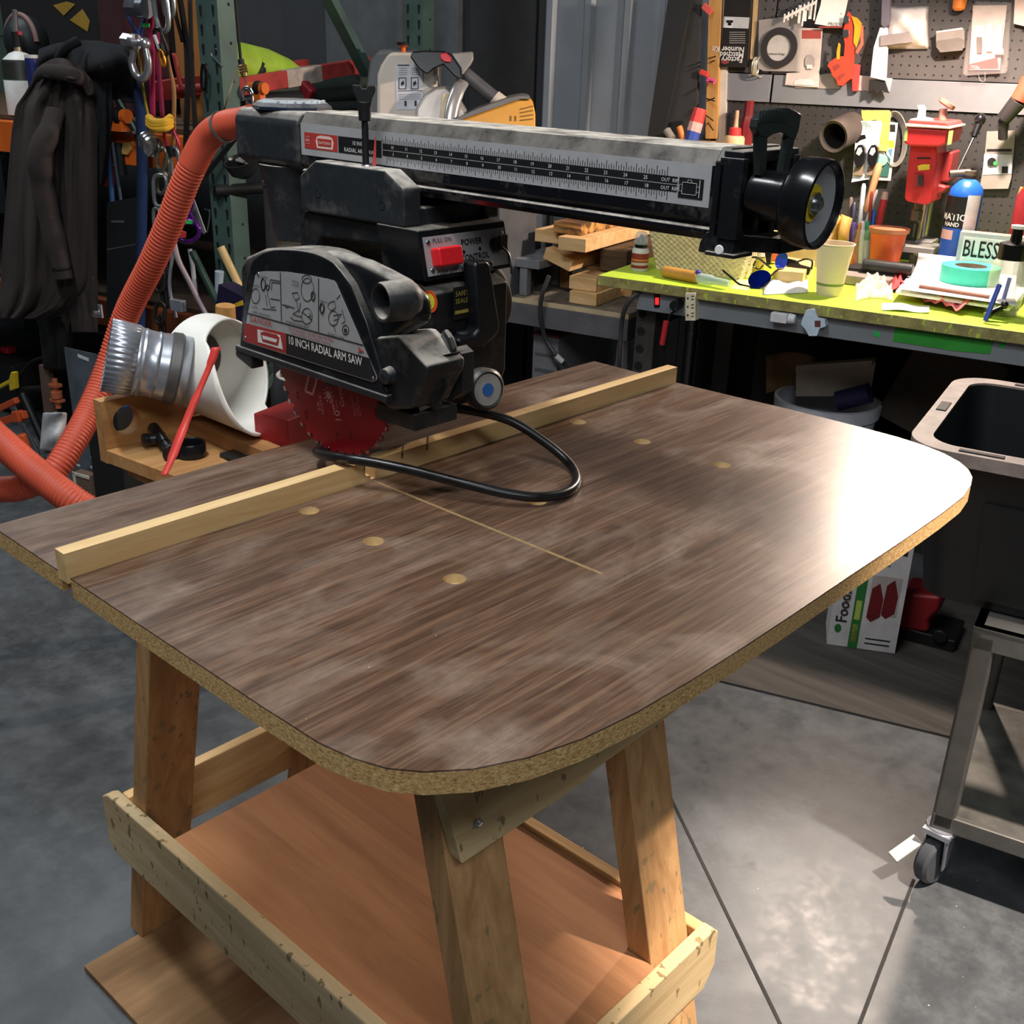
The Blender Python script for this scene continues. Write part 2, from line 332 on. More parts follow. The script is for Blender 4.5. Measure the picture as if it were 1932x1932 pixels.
hor('brace', [(-.2205, -.445, zl - .095), (-.2205, .395, zl - .1), (-.2205, .415, zl - .085), (-.2205, .42, zl + .0), (-.2205, .40, zl + .012), (-.2205, -.445, zl + .012)], V((.02, 0, 0)), PAINTy)
hor('brace', [(.195, -.43, zl - .09), (.195, .40, zl - .09), (.195, .40, zl + .012), (.195, -.43, zl + .012)], V((.02, 0, 0)), PINEy)
zb = zl - .04; yb = yf(zb) - .0385
hor('brace', [(-.2, yb, zl - .085), (.205, yb, zl - .09), (.228, yb, zl - .06), (.226, yb, zl + .0), (.215, yb, zl + .012), (-.2, yb, zl + .012)], V((0, -.02, 0)), PAINT)
yb2 = yr(zb) + .0385
hor('brace', [(-.2, yb2, zl - .09), (.194, yb2, zl - .09), (.194, yb2, zl + .012), (-.2, yb2, zl + .012)], V((0, .02, 0)), PINE)
ya = yf(T - .271) - .0385; yt = yf(T - .125) - .0385
mb = MB(); mb.prism([(-.212, yt, T - .125), (.197, yt, T - .125), (.197, ya + .0, T - .262), (.02, ya, T - .268), (.015, ya, T - .275), (-.195, ya, T - .272)], V((0, -.02, -.004)))
for x, z in ((-.168, -.238), (-.118, -.215), (.15, -.235)):
    p = V((x, yf(T + z) - .0605, T + z)); mb.cyl(p, p + V((0, -.006, -.001)), .006, .004, seg=10, m=1)
mb.make('top_rail', [PAINT, GALV], sh, bevel=.002)
yt2 = yr(T - .125) + .0385; ya2 = yr(T - .26) + .0385
MB().prism([(-.2, yt2, T - .125), (.197, yt2, T - .125), (.197, ya2, T - .26), (-.2, ya2, T - .26)], V((0, .02, 0))).make('top_rail', PAINT, sh, bevel=.002)
MB().box((-.003, 0, T - .118), (.41, .5, .014)).make('top_panel', PLY, sh, bevel=.001)
zs = zl + .004; e = .001
MB().prism([(-.2, .245, zs), (.194, .245, zs), (.194, -.376, zs), (.108, -.376, zs), (.108, -.435, zs), (-.112, -.435, zs), (-.112, -.376, zs), (-.2, -.376, zs)], V((0, 0, -.012))).make('shelf', PLY, sh, bevel=.001)
# boards under its feet
z0 = .0125
A = on(158, 1822, 'z', z0); B = on(268, 1757, 'z', z0); Cc = on(262, 1950, 'z', z0); u1 = (B - A).normalized(); v1 = (Cc - A).normalized(); v1 = (v1 - u1 * v1.dot(u1)).normalized()
PLYF = wood('floor_plywood', '#a5825a', '#7d5d3c', 'x', .4, .7, None, .4)
tag(MB().prism([A, A + u1 * .56, A + u1 * .56 + v1 * .90, A + v1 * .90], V((0, 0, -.0118))).make('plywood_sheet', PLYF, bevel=.001), 'thin plywood sheet lying on the floor under the sawhorse feet', 'board')
# ================================================================ RADIAL ARM SAW
saw = thing('radial_arm_saw', (.136, .33, T - .1), 'black radial arm saw with red blade standing on the brown table', 'saw')
DUST = pm('#25292d', .42, dust=.75, bmp=.15, sc=50)
# base frame under the table and the column
fr = MB(); zf = T - .0665
fr.box((.13, -.24, zf), (.36, .03, .087)); fr.box((.13, .26, zf), (.36, .03, .087)); fr.box((-.035, .01, zf), (.03, .47, .087)); fr.box((.295, .01, zf), (.03, .47, .087)); fr.box((.136, .33, zf - .005), (.14, .13, .076))
fr.make('base_frame', DKST, saw, bevel=.003)
COLM = pm('#9b9080', .45, .35, .2, 6)
MB().cyl((.136, .305, T - .1), (.136, .305, T + .40), .038, seg=40).make('column', COLM, saw)
MB().lathe((.136, .305, T - .024), UP, [(.06, 0), (.06, .05), (.05, .075)], 36).make('column_collar', CAST, saw, bevel=.002)
# arm beam
am = MB(); prof = [(.092, .344), (.087, .350), (.087, .3545), (.0905, .357), (.0905, .361), (.087, .3635), (.087, .3735), (.0872, .414), (.097, .4285), (.176, .4285), (.186, .414), (.186, .35), (.181, .344), (.152, .344), (.150, .36), (.122, .36), (.120, .344)]
am.prism([V((x, .236, T + z)) for x, z in prof], V((0, -.645, 0)))
arm = am.make('arm', pm('#121318', .22, dust=1.0, var=.1), saw, bevel=.0008, angle=25)  # dust on top is real, but lightened to carry lamp brightness too
# rear casting with bell-shaped neck over the column
hc = MB(); hp = [(.082, .362), (.082, .414), (.092, .427), (.18, .427), (.19, .414), (.19, .362), (.175, .352), (.097, .352)]
hc.prism([V((x, .237, T + z)) for x, z in hp], V((0, .145, 0)))
hd = hc.make('column_head', CAST, saw, bevel=.006, seg=3)
MB().lathe((.136, .305, T + .255), UP, [(.042, 0), (.044, .03), (.05, .07), (.058, .10)], 36).make('neck', CAST, hd)
d8 = [V((.136 + math.cos(PI/8 + i*PI/4) * rx, .325 + math.sin(PI/8 + i*PI/4) * rx * 1.0, 0)) for i in range(8) for rx in (.052,)]
dl = MB(); dl.lathe((.136, .318, T + .4265), UP, [(.055, 0), (.055, .004), (.049, .009), (.038, .013)], 8, mi=[0, 0, 1, 0])
for i in range(9):
    a = PI + .5 + i * .26; p = V((.136 + math.cos(a) * .0435, .318 + math.sin(a) * .0435, T + .438)); dl.box(p, (.0035, .0035, .0022), 2)
dl.make('angle_dial', [pm('#1f2a3c', .3, dust=.4), pm('#aab0b6', .4), WHT], hd, angle=20)
# scale plate on the arm, drawn on the metal
XP = .0869; sp = MB(); yp = lambda t: .307 - .0254 * t; yq = lambda t: .1275 - .0254 * t
zc = lambda y, k: 0
pl = lambda y0, y1, a, b, m, lift: sp.prism([(XP - lift, y0, T + a), (XP - lift, y1, T + a), (XP - lift, y1, T + b), (XP - lift, y0, T + b)], V((.0004, 0, 0)), m)
pl(.2352, -.4042, .3748, .4142, 0, .0002)
def Y(u, v): return on(u, v, 'x', XP)
r0, r1 = Y(574.5, 249), Y(637.5, 284); pl(r0.y, r1.y, .3835, .4035, 2, .0006)
b0 = Y(638.5, 255); b1 = Y(720.5, 295); pl(b0.y, b1.y, .3832, .4032, 1, .0006)
xr, yu = V((0, -1, 0)), UP
sp.text('10 INCH', (XP, (b0.y+b1.y)/2, T + .3945), xr, yu, .0072, 3, .0014, align='CENTER'); sp.text('RADIAL ARM SAW', (XP, (b0.y+b1.y)/2, T + .3856), xr, yu, .0072, 3, .0014, align='CENTER')
ym = (r0.y * .38 + r1.y * .62); hw = abs(r0.y - r1.y) * .27
lg = [(-1, .1), (-.85, .75), (-.5, .95), (.5, .95), (.85, .75), (1, .1), (.88, -.9), (-.88, -.9)]
sp.prism([(XP - .0008, ym - a * hw, T + .3932 + c2 * .0085) for a, c2 in lg], V((.0004, 0, 0)), 4)
sp.prism([(XP - .0010, ym - a * hw * .8, T + .3932 + c2 * .0055) for a, c2 in [(-1, .8), (1, .8), (.92, -.9), (-.92, -.9)]], V((.0004, 0, 0)), 2)
sp.text('CRAFTSMAN', (XP, ym, T + .3908), xr, yu, .0052, 4, .0016, align='CENTER', wide=.88)
y7 = r0.y - .003
for zz in (.398, .3925, .3895): pl(y7, y7 - .0085, zz, zz + .0004, 4, .0009)
sp.text('SEARS', (XP, y7 - .0002, T + .3935), xr, yu, .0032, 4, .0014)
pl(b1.y - .002, -.366, .3936, .4003, 1, .0005); pl(b1.y - .002, -.366, .3860, .3924, 1, .0005)
e0, e1 = Y(1283, 330).y, Y(1326, 370).y
pl(e0, e1, .3815, .4005, 1, .0007)
for i in range(-4, 151):
    t = 9.5 + i * .125 * .9 if False else 9.25 + i * .125
    if t > 26.01 or t < 9.2: continue
    L = .0085 if abs(t * 2 - round(t * 2)) < .01 else (.0058 if abs(t*4 - round(t*4)) < .01 else .0045)
    y = yp(t); pl(y + .00028, y - .00028, .4004, .4004 + L, 1, .0005)
    if t - 7 >= 2.4: y = yq(t - 7.0); pl(y + .00028, y - .00028, .3859 - L, .3859, 1, .0005)
for t in range(10, 26): sp.text(str(t), (XP, yp(t), T + .3950), xr, yu, .0052, 3, .0012, align='CENTER')
for t in range(3, 19): sp.text(str(t), (XP, yq(t), T + .3872), xr, yu, .0052, 3, .0012, align='CENTER')
for zz in (.3950, .3872): sp.text('OUT  RIP', (XP, yp(25.75), T + zz), xr, yu, .0050, 3, .0012)
ec = (e0 + e1) / 2                                        # little motor pictogram
for a0, a1, z1, z2 in ((.010, -.007, .3850, .3853), (.010, -.007, .3960, .3963), (.010, .0097, .385, .3963), (-.0067, -.007, .385, .3963), (.004, -.001, .3985, .3988), (.004, .0037, .396, .3988), (-.0007, -.001, .396, .3988), (-.010, -.0106, .383, .3995), (.0135, .0132, .3875, .394), (.0135, .010, .3938, .394), (.0135, .010, .3875, .3877), (-.007, -.010, .388, .3883), (-.007, -.010, .393, .3933)): pl(ec + a0, ec + a1, z1, z2, 3, .0012)
sp.make('scale_plate', [ALU, pm('#17181a', .5), pm('#b23a34', .5), pm('#d5d5d2', .5), pm('#e0c8bd', .5)], arm)
# arm front: bracket, latch lever, elevation handwheel
ep = MB()
ep.prism([V((x, -.409, T + z)) for x, z in [(.083, .336), (.083, .418), (.093, .4315), (.18, .4315), (.19, .418), (.19, .336)]], V((0, -.012, 0)))
for x in (.0885, .118, .150, .184): ep.box((x, -.427, T + .386), (.011, .026, .075))
ep.box((.136, -.428, T + .424), (.104, .022, .011))
cap = ep.make('arm_end_cap', pm('#16181c', .35, dust=.55, var=.3), saw, bevel=.002)
ft = MB(); ft.prism([V((.085, y, T + z)) for y, z in [(-.405, .352), (-.432, .362), (-.438, .342), (-.436, .3325), (-.398, .3325), (-.399, .342)]], V((.022, 0, 0))); ft.box((.098, -.425, T + .3335), (.034, .034, .004)); ft.cyl((.0835, -.424, T + .338), (.081, -.424, T + .338), .005, seg=14, m=1)
ft.prism([V((.11, y, T + z)) for y, z in [(-.42, .35), (-.47, .352), (-.475, .338), (-.42, .334)]], V((.05, 0, 0)))
ft.make('front_bracket', [pm('#17191c', .4, dust=.6, var=.3), WHT], cap, bevel=.0015)
lv = MB(); yl = -.447
o1 = [(1421, 330), (1421, 255), (1413, 240), (1416, 224), (1430, 210), (1452, 203), (1473, 203), (1489, 209), (1498, 216), (1494, 240), (1487, 262), (1472, 330)]
i1 = [(1470, 330), (1474, 268), (1476, 254), (1458, 250), (1443, 253), (1436, 262), (1433, 330)]
lv.prism(pts(o1[:2] + [(1436, 256), (1433, 330)], 'y', yl), V((0, -.007, 0)))
lv.prism(pts([(1421, 255), (1413, 240), (1416, 224), (1430, 210), (1452, 203), (1473, 203), (1489, 209), (1498, 216), (1494, 240), (1487, 262), (1476, 258), (1470, 252), (1458, 249), (1445, 252), (1436, 258)], 'y', yl), V((0, -.008, 0)))
lv.prism(pts([(1476, 257), (1488, 260), (1474, 330), (1463, 330)], 'y', yl), V((0, -.007, 0)))
for i in range(12): p = on(1434 + i * 4.6, 221 - 3.5 * math.sin(i / 11 * PI), 'y', yl - .0085); lv.box(p, (.0012, .0018, .011))
lv.make('lock_lever', pm('#2b3230', .25, var=.2), cap, bevel=.0012)
wc = V((.106, -.432, T + .392)); hw2 = thing  # handwheel
wh = MB(); wh.lathe(wc, (.05, -1, -.06), [(.013, -.012), (.013, .010), (.022, .0105), (.024, .045), (.036, .052), (.040, .056), (.041, .076), (.040, .081), (.0375, .082), (.0355, .076), (.0348, .064)], 48)
wheel = wh.make('handwheel', BLKs, saw, bevel=0, angle=50)
wd = V((.05, -1, -.06)).normalized()
MB().lathe(wc, wd, [(.0350, .0745), (.022, .0690), (.0168, .0683)], 48, cap=False, m=0).make('wheel_dish', pm('#c9ccd0', .32, .55, .05), wheel)
ring = MB(); ring.lathe(wc, wd, [(.0175, .0685), (.0168, .0701), (.0105, .0701)], 40, cap=False); ring.make('yellow_ring', pm('#d8c020', .5), wheel)['label'] = 'yellow ring'
MB().lathe(wc, wd, [(.0105, .070), (.0105, .0735), (.007, .0735), (.0068, .077), (.004, .079)], 20).make('hub_bolt', STEEL, wheel)
# ---- carriage with clamp knob and pointer
cg = MB(); oc = [(-.003, .310), (.199, .309), (.199, .353), (.166, .374), (.031, .374), (-.003, .3555)]
cg.prism([V((.0535, y, T + z)) for y, z in oc], V((.029, 0, 0)))
cg.prism([V((.191, y, T + z)) for y, z in oc], V((.029, 0, 0)))
cg.box((.136, .098, T + .316), (.14, .19, .03))
car = cg.make('carriage', CAST, saw, bevel=.004, seg=3)
for p in [(600, 365), (721, 387)]:
    c = on(*p, 'x', .0535); s_ = MB(); s_.lathe(c + V((.001, 0, 0)), (-1, 0, 0), [(.0052, 0), (.0052, .0016), (.0036, .0012), (.0034, -.001)], 18); s_.make('screw', DKST, car)
k0 = on(690, 301, 'x', .068); k0 = V((.068, k0.y, T + .374)); k1 = on(683, 215, 'y', k0.y); k1 = V((k0.x, k0.y, k1.z))
kn = MB(); kn.cyl(k0, k1, .0042, seg=14); kb = V((k0.x, k0.y, k1.z))
kn.lathe(kb + V((0, 0, -.008)), UP, [(.0075, 0), (.0078, .010), (.009, .022)], 16)
kn.prism([kb + V((.684 * a * .014 - .0, -.73 * a * .014, z)) + V((-.0035, -.0035, 0)) for a, z in [(-.55, .008), (.55, .008), (.7, .018), (1, .026), (1, .033), (.35, .0325), (.2, .029), (-.2, .029), (-.35, .0325), (-1, .033), (-1, .026), (-.7, .018)]], V((.007, .007, 0)))
kn.make('clamp_knob', BLKm, saw, bevel=.0015)
pa = on(705, 302, 'x', .074); pa = V((.074, pa.y, T + .3745)); pb = V((pa.x + .003, pa.y, T + .3745 + .033))
MB().prism([pa + V((0, .0028, 0)), pa + V((0, -.0028, 0)), pb + V((0, -.0006, 0)), pb + V((0, .0006, 0))], V((.0012, 0, 0))).make('pointer', pm('#d8554f', .35), saw)['label'] = 'red scale pointer'
MB().lathe(V((.072, pa.y + .008, T + .374)), UP, [(.009, 0), (.008, .0015), (.004, .003)], 20).make('pointer_washer', STEEL, saw)
# ---- yoke, motor, control box
yk = MB(); zY = T + .2985
yk.prism([V((.06, y, T + z)) for y, z in [(-.02, .31), (.2, .309), (.212, .29), (.214, .13), (.196, .11), (.188, .13), (.186, .25), (.165, .278), (.02, .284), (.003, .27), (-.002, .10), (-.03, .08), (-.045, .12), (-.045, .236), (-.02, .246)]], V((.135, 0, 0)))
yo = yk.make('yoke', pm('#16181b', .5, dust=.4), saw, bevel=.004)
mo = MB(); mc = (.09, .135)
mo.lathe((.028, .092, T + .135), (1, 0, 0), [(.03, 0), (.052, .004), (.066, .012), (.069, .03), (.069, .15), (.076, .165), (.076, .22), (.05, .245)], 44, mi=[0, 0, 0, 0, 1, 1, 1])
for i in range(10):
    a = i * PI / 5; p = V((.19, .092 + math.cos(a) * .069, T + .135 + math.sin(a) * .069)); mo.bar(p + V((-.05, 0, 0)), p + V((.03, 0, 0)), .006, .005, (0, math.cos(a), math.sin(a)), 1)
mot = mo.make('motor', [pm('#1d1f22', .45, dust=.4), pm('#a39b8c', .5, .1, .2)], saw, angle=40)
st = MB(); q = on(811, 569, 'x', .0595); st.lathe(q, (-1, 0, 0), [(.0135, 0), (.0135, .0006)], 32, m=0); st.lathe(q + V((-.0006, 0, 0)), (-1, 0, 0), [(.0092, 0), (.0092, .0004)], 32, m=1); st.text('UL', q + V((-.001, .005, -.004)), (0, -1, 0), UP, .008, 2, .0004)
st.make('round_sticker', [pm('#d8552a', .5), pm('#d8cf3a', .5), INK], yo)['label'] = 'orange and yellow round sticker'
fl_ = MB(); c0 = on(860, 572, 'y', -.0475); xx, yy2 = V((1, 0, 0)), V((0, .05, 1)); fl_.box(c0 + V((.012, -.002, -.0)), (.036, .001, .04), 0)
for tx, dz in (('SAFETY', .009), ('SEALED', .0)): fl_.text(tx, c0 + V((-.004, -.0032, dz)), xx, UP, .0085, 1, .0003)
fl_.box(c0 + V((.012, -.003, -.011)), (.032, .0006, .004), 1)
fl_.make('motor_label', [pm('#1b1b18', .5), pm('#a89a48', .5)], yo)
bx = MB(); A, B, Cq, D = [V(p) for p in ((.052, -.028, T + .3105), (.203, -.028, T + .3105), (.2055, -.040, T + .252), (.0535, -.040, T + .252))]
bx.prism([A, B, Cq, D], V((0, .075, .0)))
box_ = bx.make('control_box', pm('#131416', .3, dust=.35), saw, bevel=.002)
u = (B - A).normalized(); w_ = (A - D).normalized(); nn = u.cross(w_)
def bp(a, b, l=0): return D + u * (a * .1505) + w_ * (b * (A - D).length) + nn * l
pn = MB(); pn.prism([bp(.04, .09, .0016), bp(.97, .09, .0016), bp(.97, .86, .0016), bp(.04, .86, .0016)], nn * -.0014, 0)
for a, b in ((.085, .74), (.93, .74), (.09, .19)): pn.lathe(bp(a, b, .0016), nn, [(.0034, 0), (.003, .001), (.001, .0016)], 14, m=2)
for a, b in ((.46, .47), (.65, .49), (.40, .44)): pn.lathe(bp(a, b, .0016), nn, [(.0025, 0), (.0025, .0006)], 12, m=3)
for tx, a, b, z in (('POWER', .44, .60, .0105), ('CONTROL', .41, .29, .0105), ('PULL ON', .13, .72, .0078), ('PUSH OFF', .13, .10, .0076), ('LOCK', .78, .35, .006)): pn.text(tx, bp(a, b, .0018), u, w_, z, 1, .0006, .0002 if z > .01 else 0)
pan = pn.make('power_panel', [ALU, INK, STEEL, DKST], box_)
sw = MB(); sw.prism([bp(.095, .25), bp(.36, .25), bp(.36, .63), bp(.095, .63)], nn * .017); sw.make('red_switch', pm('#e3232b', .4, var=.05), box_, bevel=.003)['label'] = 'bright red pull switch'
ky = MB(); ky.lathe(bp(.83, .52, .0016), nn, [(.009, 0), (.009, .004), (.006, .006)], 18); ky.box(bp(.86, .56, .012), (.014, .004, .018)); ky.box(bp(.80, .54, .010), (.003, .004, .017)); ky.tube([bp(.83, .5, .012), bp(.86, .3, .02), bp(.84, .05, .024), bp(.86, -.1, .02)], .0013, 6)
ky.make('switch_key', DKST, box_)
# D-handle in front of the yoke
hp_ = [(897, 503), (900, 494), (921, 492), (927, 500), (945, 612), (943, 628), (932, 640), (914, 654), (880, 661), (866, 655), (866, 640), (895, 634), (904, 622)]
hn = MB(); hn.prism(pts(hp_, 'y', -.068), V((0, .024, 0))); hn.make('yoke_handle', pm('#121418', .4, var=.1), saw, bevel=.005, seg=3)
hs = MB(); hs.box(on(905, 500, 'y', -.04), (.018, .03, .012)); hs.make('handle_mount', pm('#3a3936', .5, .3, .2), saw, bevel=.002); hs = MB(); hs.box(on(885, 648, 'y', -.045), (.03, .03, .012)); hs.lathe(on(873, 629, 'y', -.045), UP, [(.012, 0), (.011, .004)], 18, m=0)
hs.make('handle_mount', pm('#3a3936', .5, .3, .2), saw, bevel=.002)
cb = MB(); cb.tube([on(931, 505, 'y', -.02), on(946, 525, 'y', .0), on(958, 555, 'y', .02), on(957, 590, 'y', .03), on(944, 615, 'y', .04)], .0055, 12); cb.make('motor_cord', pm('#5d5a55', .6), saw)
# ---- blade
bc = V((0, .0733, T + .1318)); RB = .1175
def bp2(r, a): return bc + V((0, math.cos(a) * r, math.sin(a) * r))
bl = MB(); o2 = []
for i in range(40):
    a = i * 2 * PI / 40; o2 += [bp2(RB - .006, a), bp2(RB + .0012, a + .012), bp2(RB + .0008, a + .05), bp2(RB - .0025, a + .09), bp2(RB - .009, a + .115)]
bl.prism([p + V((-.0012, 0, 0)) for p in o2], V((.0024, 0, 0)))
for i in range(40): a = i * 2 * PI / 40 + .028; bl.box(bp2(RB - .002, a), (.0034, .003, .006), 2, Matrix.Rotation(a, 3, 'X'))
Bx, By = V((0, -.57, -.82)).normalized(), V((0, -.82, .57)).normalized()
def bt(txt, u, v, size, m=1, wide=1, rx=None): 
    p = on(u, v, 'x', -.0013); bl.text(txt, p, rx or V((0, .30, .95)), (V((0, .95, -.3)) if rx is None else By), size, m, -.0004 if False else .0005, 0, wide)
up1 = V((0, .22, .97)); lf1 = V((0, .97, -.22))           # lettering that runs up the disc
for tx, (u, v), sz in (('10"', (645, 798), .017), ('General', (651, 768), .0125), ('CARBIDE', (633, 782), .0055), ('40 TEETH', (640, 780), .004), ('7000 MAX RPM', (672, 787), .004), ('WEAR EYE', (677, 785), .004), ('PROTECTION', (682, 785), .004), ('HI-ATB', (613, 782), .008), ('5/8', (606, 775), .009)):
    bl.text(tx, on(u, v, 'x', -.0013), up1, lf1, sz, 1, .0004)
for s2 in (1,): # logo frame
    p = [(576, 738), (584, 704), (599, 704), (596, 724), (590, 744)]
    for a, b in zip(p, p[1:] + p[:1]): A_, B_ = on(*a, 'x', -.0014), on(*b, 'x', -.0014); bl.bar(A_, B_, .0035, .0004, (0, .5, -.5), 1)
c5 = on(620, 745, 'x', -.0014)
for i in range(10):
    a = i * PI / 5; bl.box(c5 + V((0, math.cos(a), math.sin(a))) * .009, (.0004, .003, .002), 1, Matrix.Rotation(a, 3, 'X'))
bl.prism([c5 + V((0, math.cos(i*PI/8), math.sin(i*PI/8))) * .0055 for i in range(16)], V((-.0003, 0, 0)), 1)
for u, v in ((637, 825), (662, 822), (578, 782), (562, 747), (710, 780)):
    c = on(u, v, 'x', -.0013); bl.tube([c + V((0, a * .006, b * .006)) for a, b in ((-.6, 1), (.4, .8), (-.2, .3), (.5, -.2), (-.3, -.6), (.3, -1))], .0005, 5, 3, 3)
blade = bl.make('saw_blade', [pm('#8a0d1b', .36, .0, .1), pm('#cf8f92', .5), STEEL, pm('#4d0a10', .6)], saw, angle=30)
ar = MB(); ar.cyl(bc + V((-.012, 0, 0)), bc + V((.03, 0, 0)), .008, seg=16); ar.cyl(bc + V((-.006, 0, 0)), bc + V((-.0013, 0, 0)), .023, seg=32); ar.cyl(bc + V((-.013, 0, 0)), bc + V((-.006, 0, 0)), .012, seg=6)
ar.make('arbor_nut', DKST, blade)
# ---- guard over the blade
gd = MB(); go = [(.2365, .1355), (.2225, .189), (.205, .238), (.187, .2585), (.148, .2735), (.079, .2805), (.037, .276), (.017, .266), (-.001, .252), (-.028, .212), (-.046, .172), (-.062, .134), (-.058, .129), (.235, .129)]
go = [(p.x, p.y) for p in spline([V((a, b, 0)) for a, b in go[:8]], 4)] + go[8:]; gd.prism([V((-.029, y, T + z)) for y, z in go], V((.05, 0, 0)))
grd = gd.make('blade_guard', pm('#191b1e', .24, dust=.5, var=.25, bmp=.08, sc=30), saw, bevel=.007, seg=4)
g2 = MB(); o_ = [(.245, .205), (.243, .237), (.229, .252), (.19, .267), (.119, .2785), (.05, .281), (-.004, .2785), (-.041, .272), (-.069, .266), (-.098, .252), (-.104, .225), (-.06, .195), (-.045, .15), (.23, .15)]
g2.prism([V((-.018, y, T + z)) for y, z in o_], V((.030, 0, 0))); g2.make('guard_shell', pm('#191b1e', .26, dust=.65, var=.25, bmp=.08, sc=30), grd, bevel=.011, seg=5)
fl2 = MB(); fl2.prism([V((-.032, y, T + z)) for y, z in [(.243, .1345), (-.064, .1325), (-.064, .1235), (.243, .126)]], V((.056, 0, 0))); fl2.prism([V((-.030, y, T + z)) for y, z in [(.246, .126), (.246, .118), (.21, .107), (.208, .126)]], V((.02, 0, 0)))
fl2.make('guard_lip', pm('#26282a', .4, dust=.3), grd, bevel=.002)
XL = -.0296; lb = MB()
def G(u, v, l=0): p = on(u, v, 'x', XL); return p + V((-l, 0, 0))
lo_ = [(482, 520), (487, 513), (500, 511.5), (540, 512.5), (580, 518), (618, 526), (630, 529), (634, 533), (712, 712), (711, 717), (704, 721), (463, 645), (459, 640)]
lb.prism([G(*p, .0) for p in lo_], V((-.0005, 0, 0)), 0)
lb.prism([G(*p, .0007) for p in [(462.5, 609), (541, 629), (541, 667.5), (463, 643.5), (459.6, 638)]], V((-.0002, 0, 0)), 2)
lb.prism([G(*p, .0007) for p in [(541, 629), (697, 675.5), (711, 710), (709, 717), (703, 719), (541, 667.5)]], V((-.0002, 0, 0)), 1)
def line(p, q, w=.0008, m=1): lb.bar(G(*p, .0009), G(*q, .0009), w, .0004, (0, .3, 1) if abs(p[0]-q[0]) > abs(p[1]-q[1]) else (0, 1, 0), m)
for p, q in (((466, 590), (686, 651)), ((530, 514), (532, 606)), ((602, 525), (602, 627))): line(p, q, .0011)
def GT(tx, a, b, size, m, wide=1, bold=0): A_, B_ = G(*a), G(*b); x = B_ - A_; lb.text(tx, A_, x, V((0, .0, 1)), size, m, .0012, bold, wide)
GT('DANGER:', (473, 606), (523, 619), .0118, 3)
GT('TO AVOID INJURY, DO NOT FEED MATERIAL', (545, 621), (650, 650), .0048, 3, .95); GT('INTO CUTTING TOOL FROM THIS END', (550, 630), (641, 656), .0048, 3, .95)
GT('10 INCH RADIAL ARM SAW', (545, 648), (690, 692), .0148, 4, .80, .0002)
GT('DEPTH ADJUSTMENT', (478, 590), (522, 602), .0042, 1); GT('KICKBACK ADJUSTMENT', (541, 608), (594, 623), .0042, 1); GT('GUARD-CLAMP', (619, 631), (654, 642), .0046, 1)
for tx, a, b in (('TIGHTEN', (493, 524), (506, 526)), ('HANDLE', (479, 540), (491, 542)), ('LOOSEN', (476, 580), (488, 582)), ('TIGHTEN', (552, 531), (568, 536)), ('LOOSEN', (552, 538), (568, 542)), ('WRENCH', (604, 569), (616, 572))): GT(tx, a, b, .0036, 1)
def loop(c, rx, ry, w=.0006, n=18, rot=0): lb.tube([G(c[0] + math.cos(i*2*PI/n) * rx - math.sin(i*2*PI/n)*ry*rot, c[1] + math.sin(i*2*PI/n) * ry, .0008) for i in range(n)], w, 4, 1, 1, True)
def zig(ps, w=.0004): lb.tube([G(*p, .0008) for p in ps], w, 4, 1, 1)
for c, rx, ry, w in (((498, 536), 4, 11, .0009), ((506, 542), 2.5, 5, .0007), ((483, 558), 8, 14, .0004), ((592, 558), 3.5, 8, .0008), ((581, 546), 12, 22, .0004), ((580, 526), 9, 8, .0004), ((580, 596), 10, 15, .0004), ((609, 581), 3.8, 9, .0011), ((630, 600), 9, 14, .0004), ((653, 622), 6, 9, .0005), ((653, 623), 2, 3, .0009)): loop(c, rx, ry, w)
for ps in ([(502, 556), (505, 578)], [(505, 552), (512, 580), (520, 578)], [(496, 582), (522, 584)], [(509, 545), (511, 527), (529, 530)], [(513, 548), (514, 532), (529, 534)], [(511, 563), (529, 566)], [(533, 574), (545, 577), (556, 581)], [(552, 553), (562, 551), (566, 562), (558, 566), (552, 553)], [(560, 567), (564, 585), (553, 592), (570, 598)], [(568, 572), (565, 590)], [(571, 588), (590, 604)], [(584, 590), (588, 596), (582, 597)], [(622, 571), (632, 567), (634, 580), (626, 586), (619, 578), (622, 571)], [(636, 564), (643, 556)], [(630, 595), (645, 592), (638, 602), (631, 604)], [(646, 584), (652, 606), (646, 610)], [(630, 612), (634, 626)], [(549, 598), (556, 604), (572, 606)], [(538, 575), (541, 580), (548, 578)]): zig(ps)
lb.prism([G(*p, .001) for p in [(676, 654), (688, 663), (676, 665), (680, 660)]], V((-.0003, 0, 0)), 3)
fr_ = [(487, 621), (530, 632), (535, 659), (488, 645)]
lb.prism([G(*p, .0011) for p in fr_], V((-.0002, 0, 0)), 4); lb.prism([G(*p, .0014) for p in [(493, 627), (500, 625), (524, 631), (529, 637), (526, 652), (497, 644)]], V((-.0002, 0, 0)), 2); lb.prism([G(*p, .0016) for p in [(496, 632), (525, 640), (523, 646), (498, 639)]], V((-.0001, 0, 0)), 4); GT('CRAFTSMAN', (497, 638), (523, 645.5), .0056, 2, .8)
for p in ((463.5, 636.5), (704.5, 713.5), (488, 517)): lb.lathe(G(*p, .0005), (-1, 0, 0), [(.0026, 0), (.0022, .001), (.001, .0014)], 12, m=5)
lb.make('guard_label', [pm('#a9aaab', .4, .25, .06, 30), pm('#1e1f21', .5), pm('#96302c', .5), pm('#a8403a', .5), pm('#d6d2cc', .5), STEEL], grd)['label'] = 'silver instruction plate on the guard'
el = MB(); ec_ = on(719.6, 571, 'x', -.05); ec_ = V((-.05, -.0795, ec_.z))
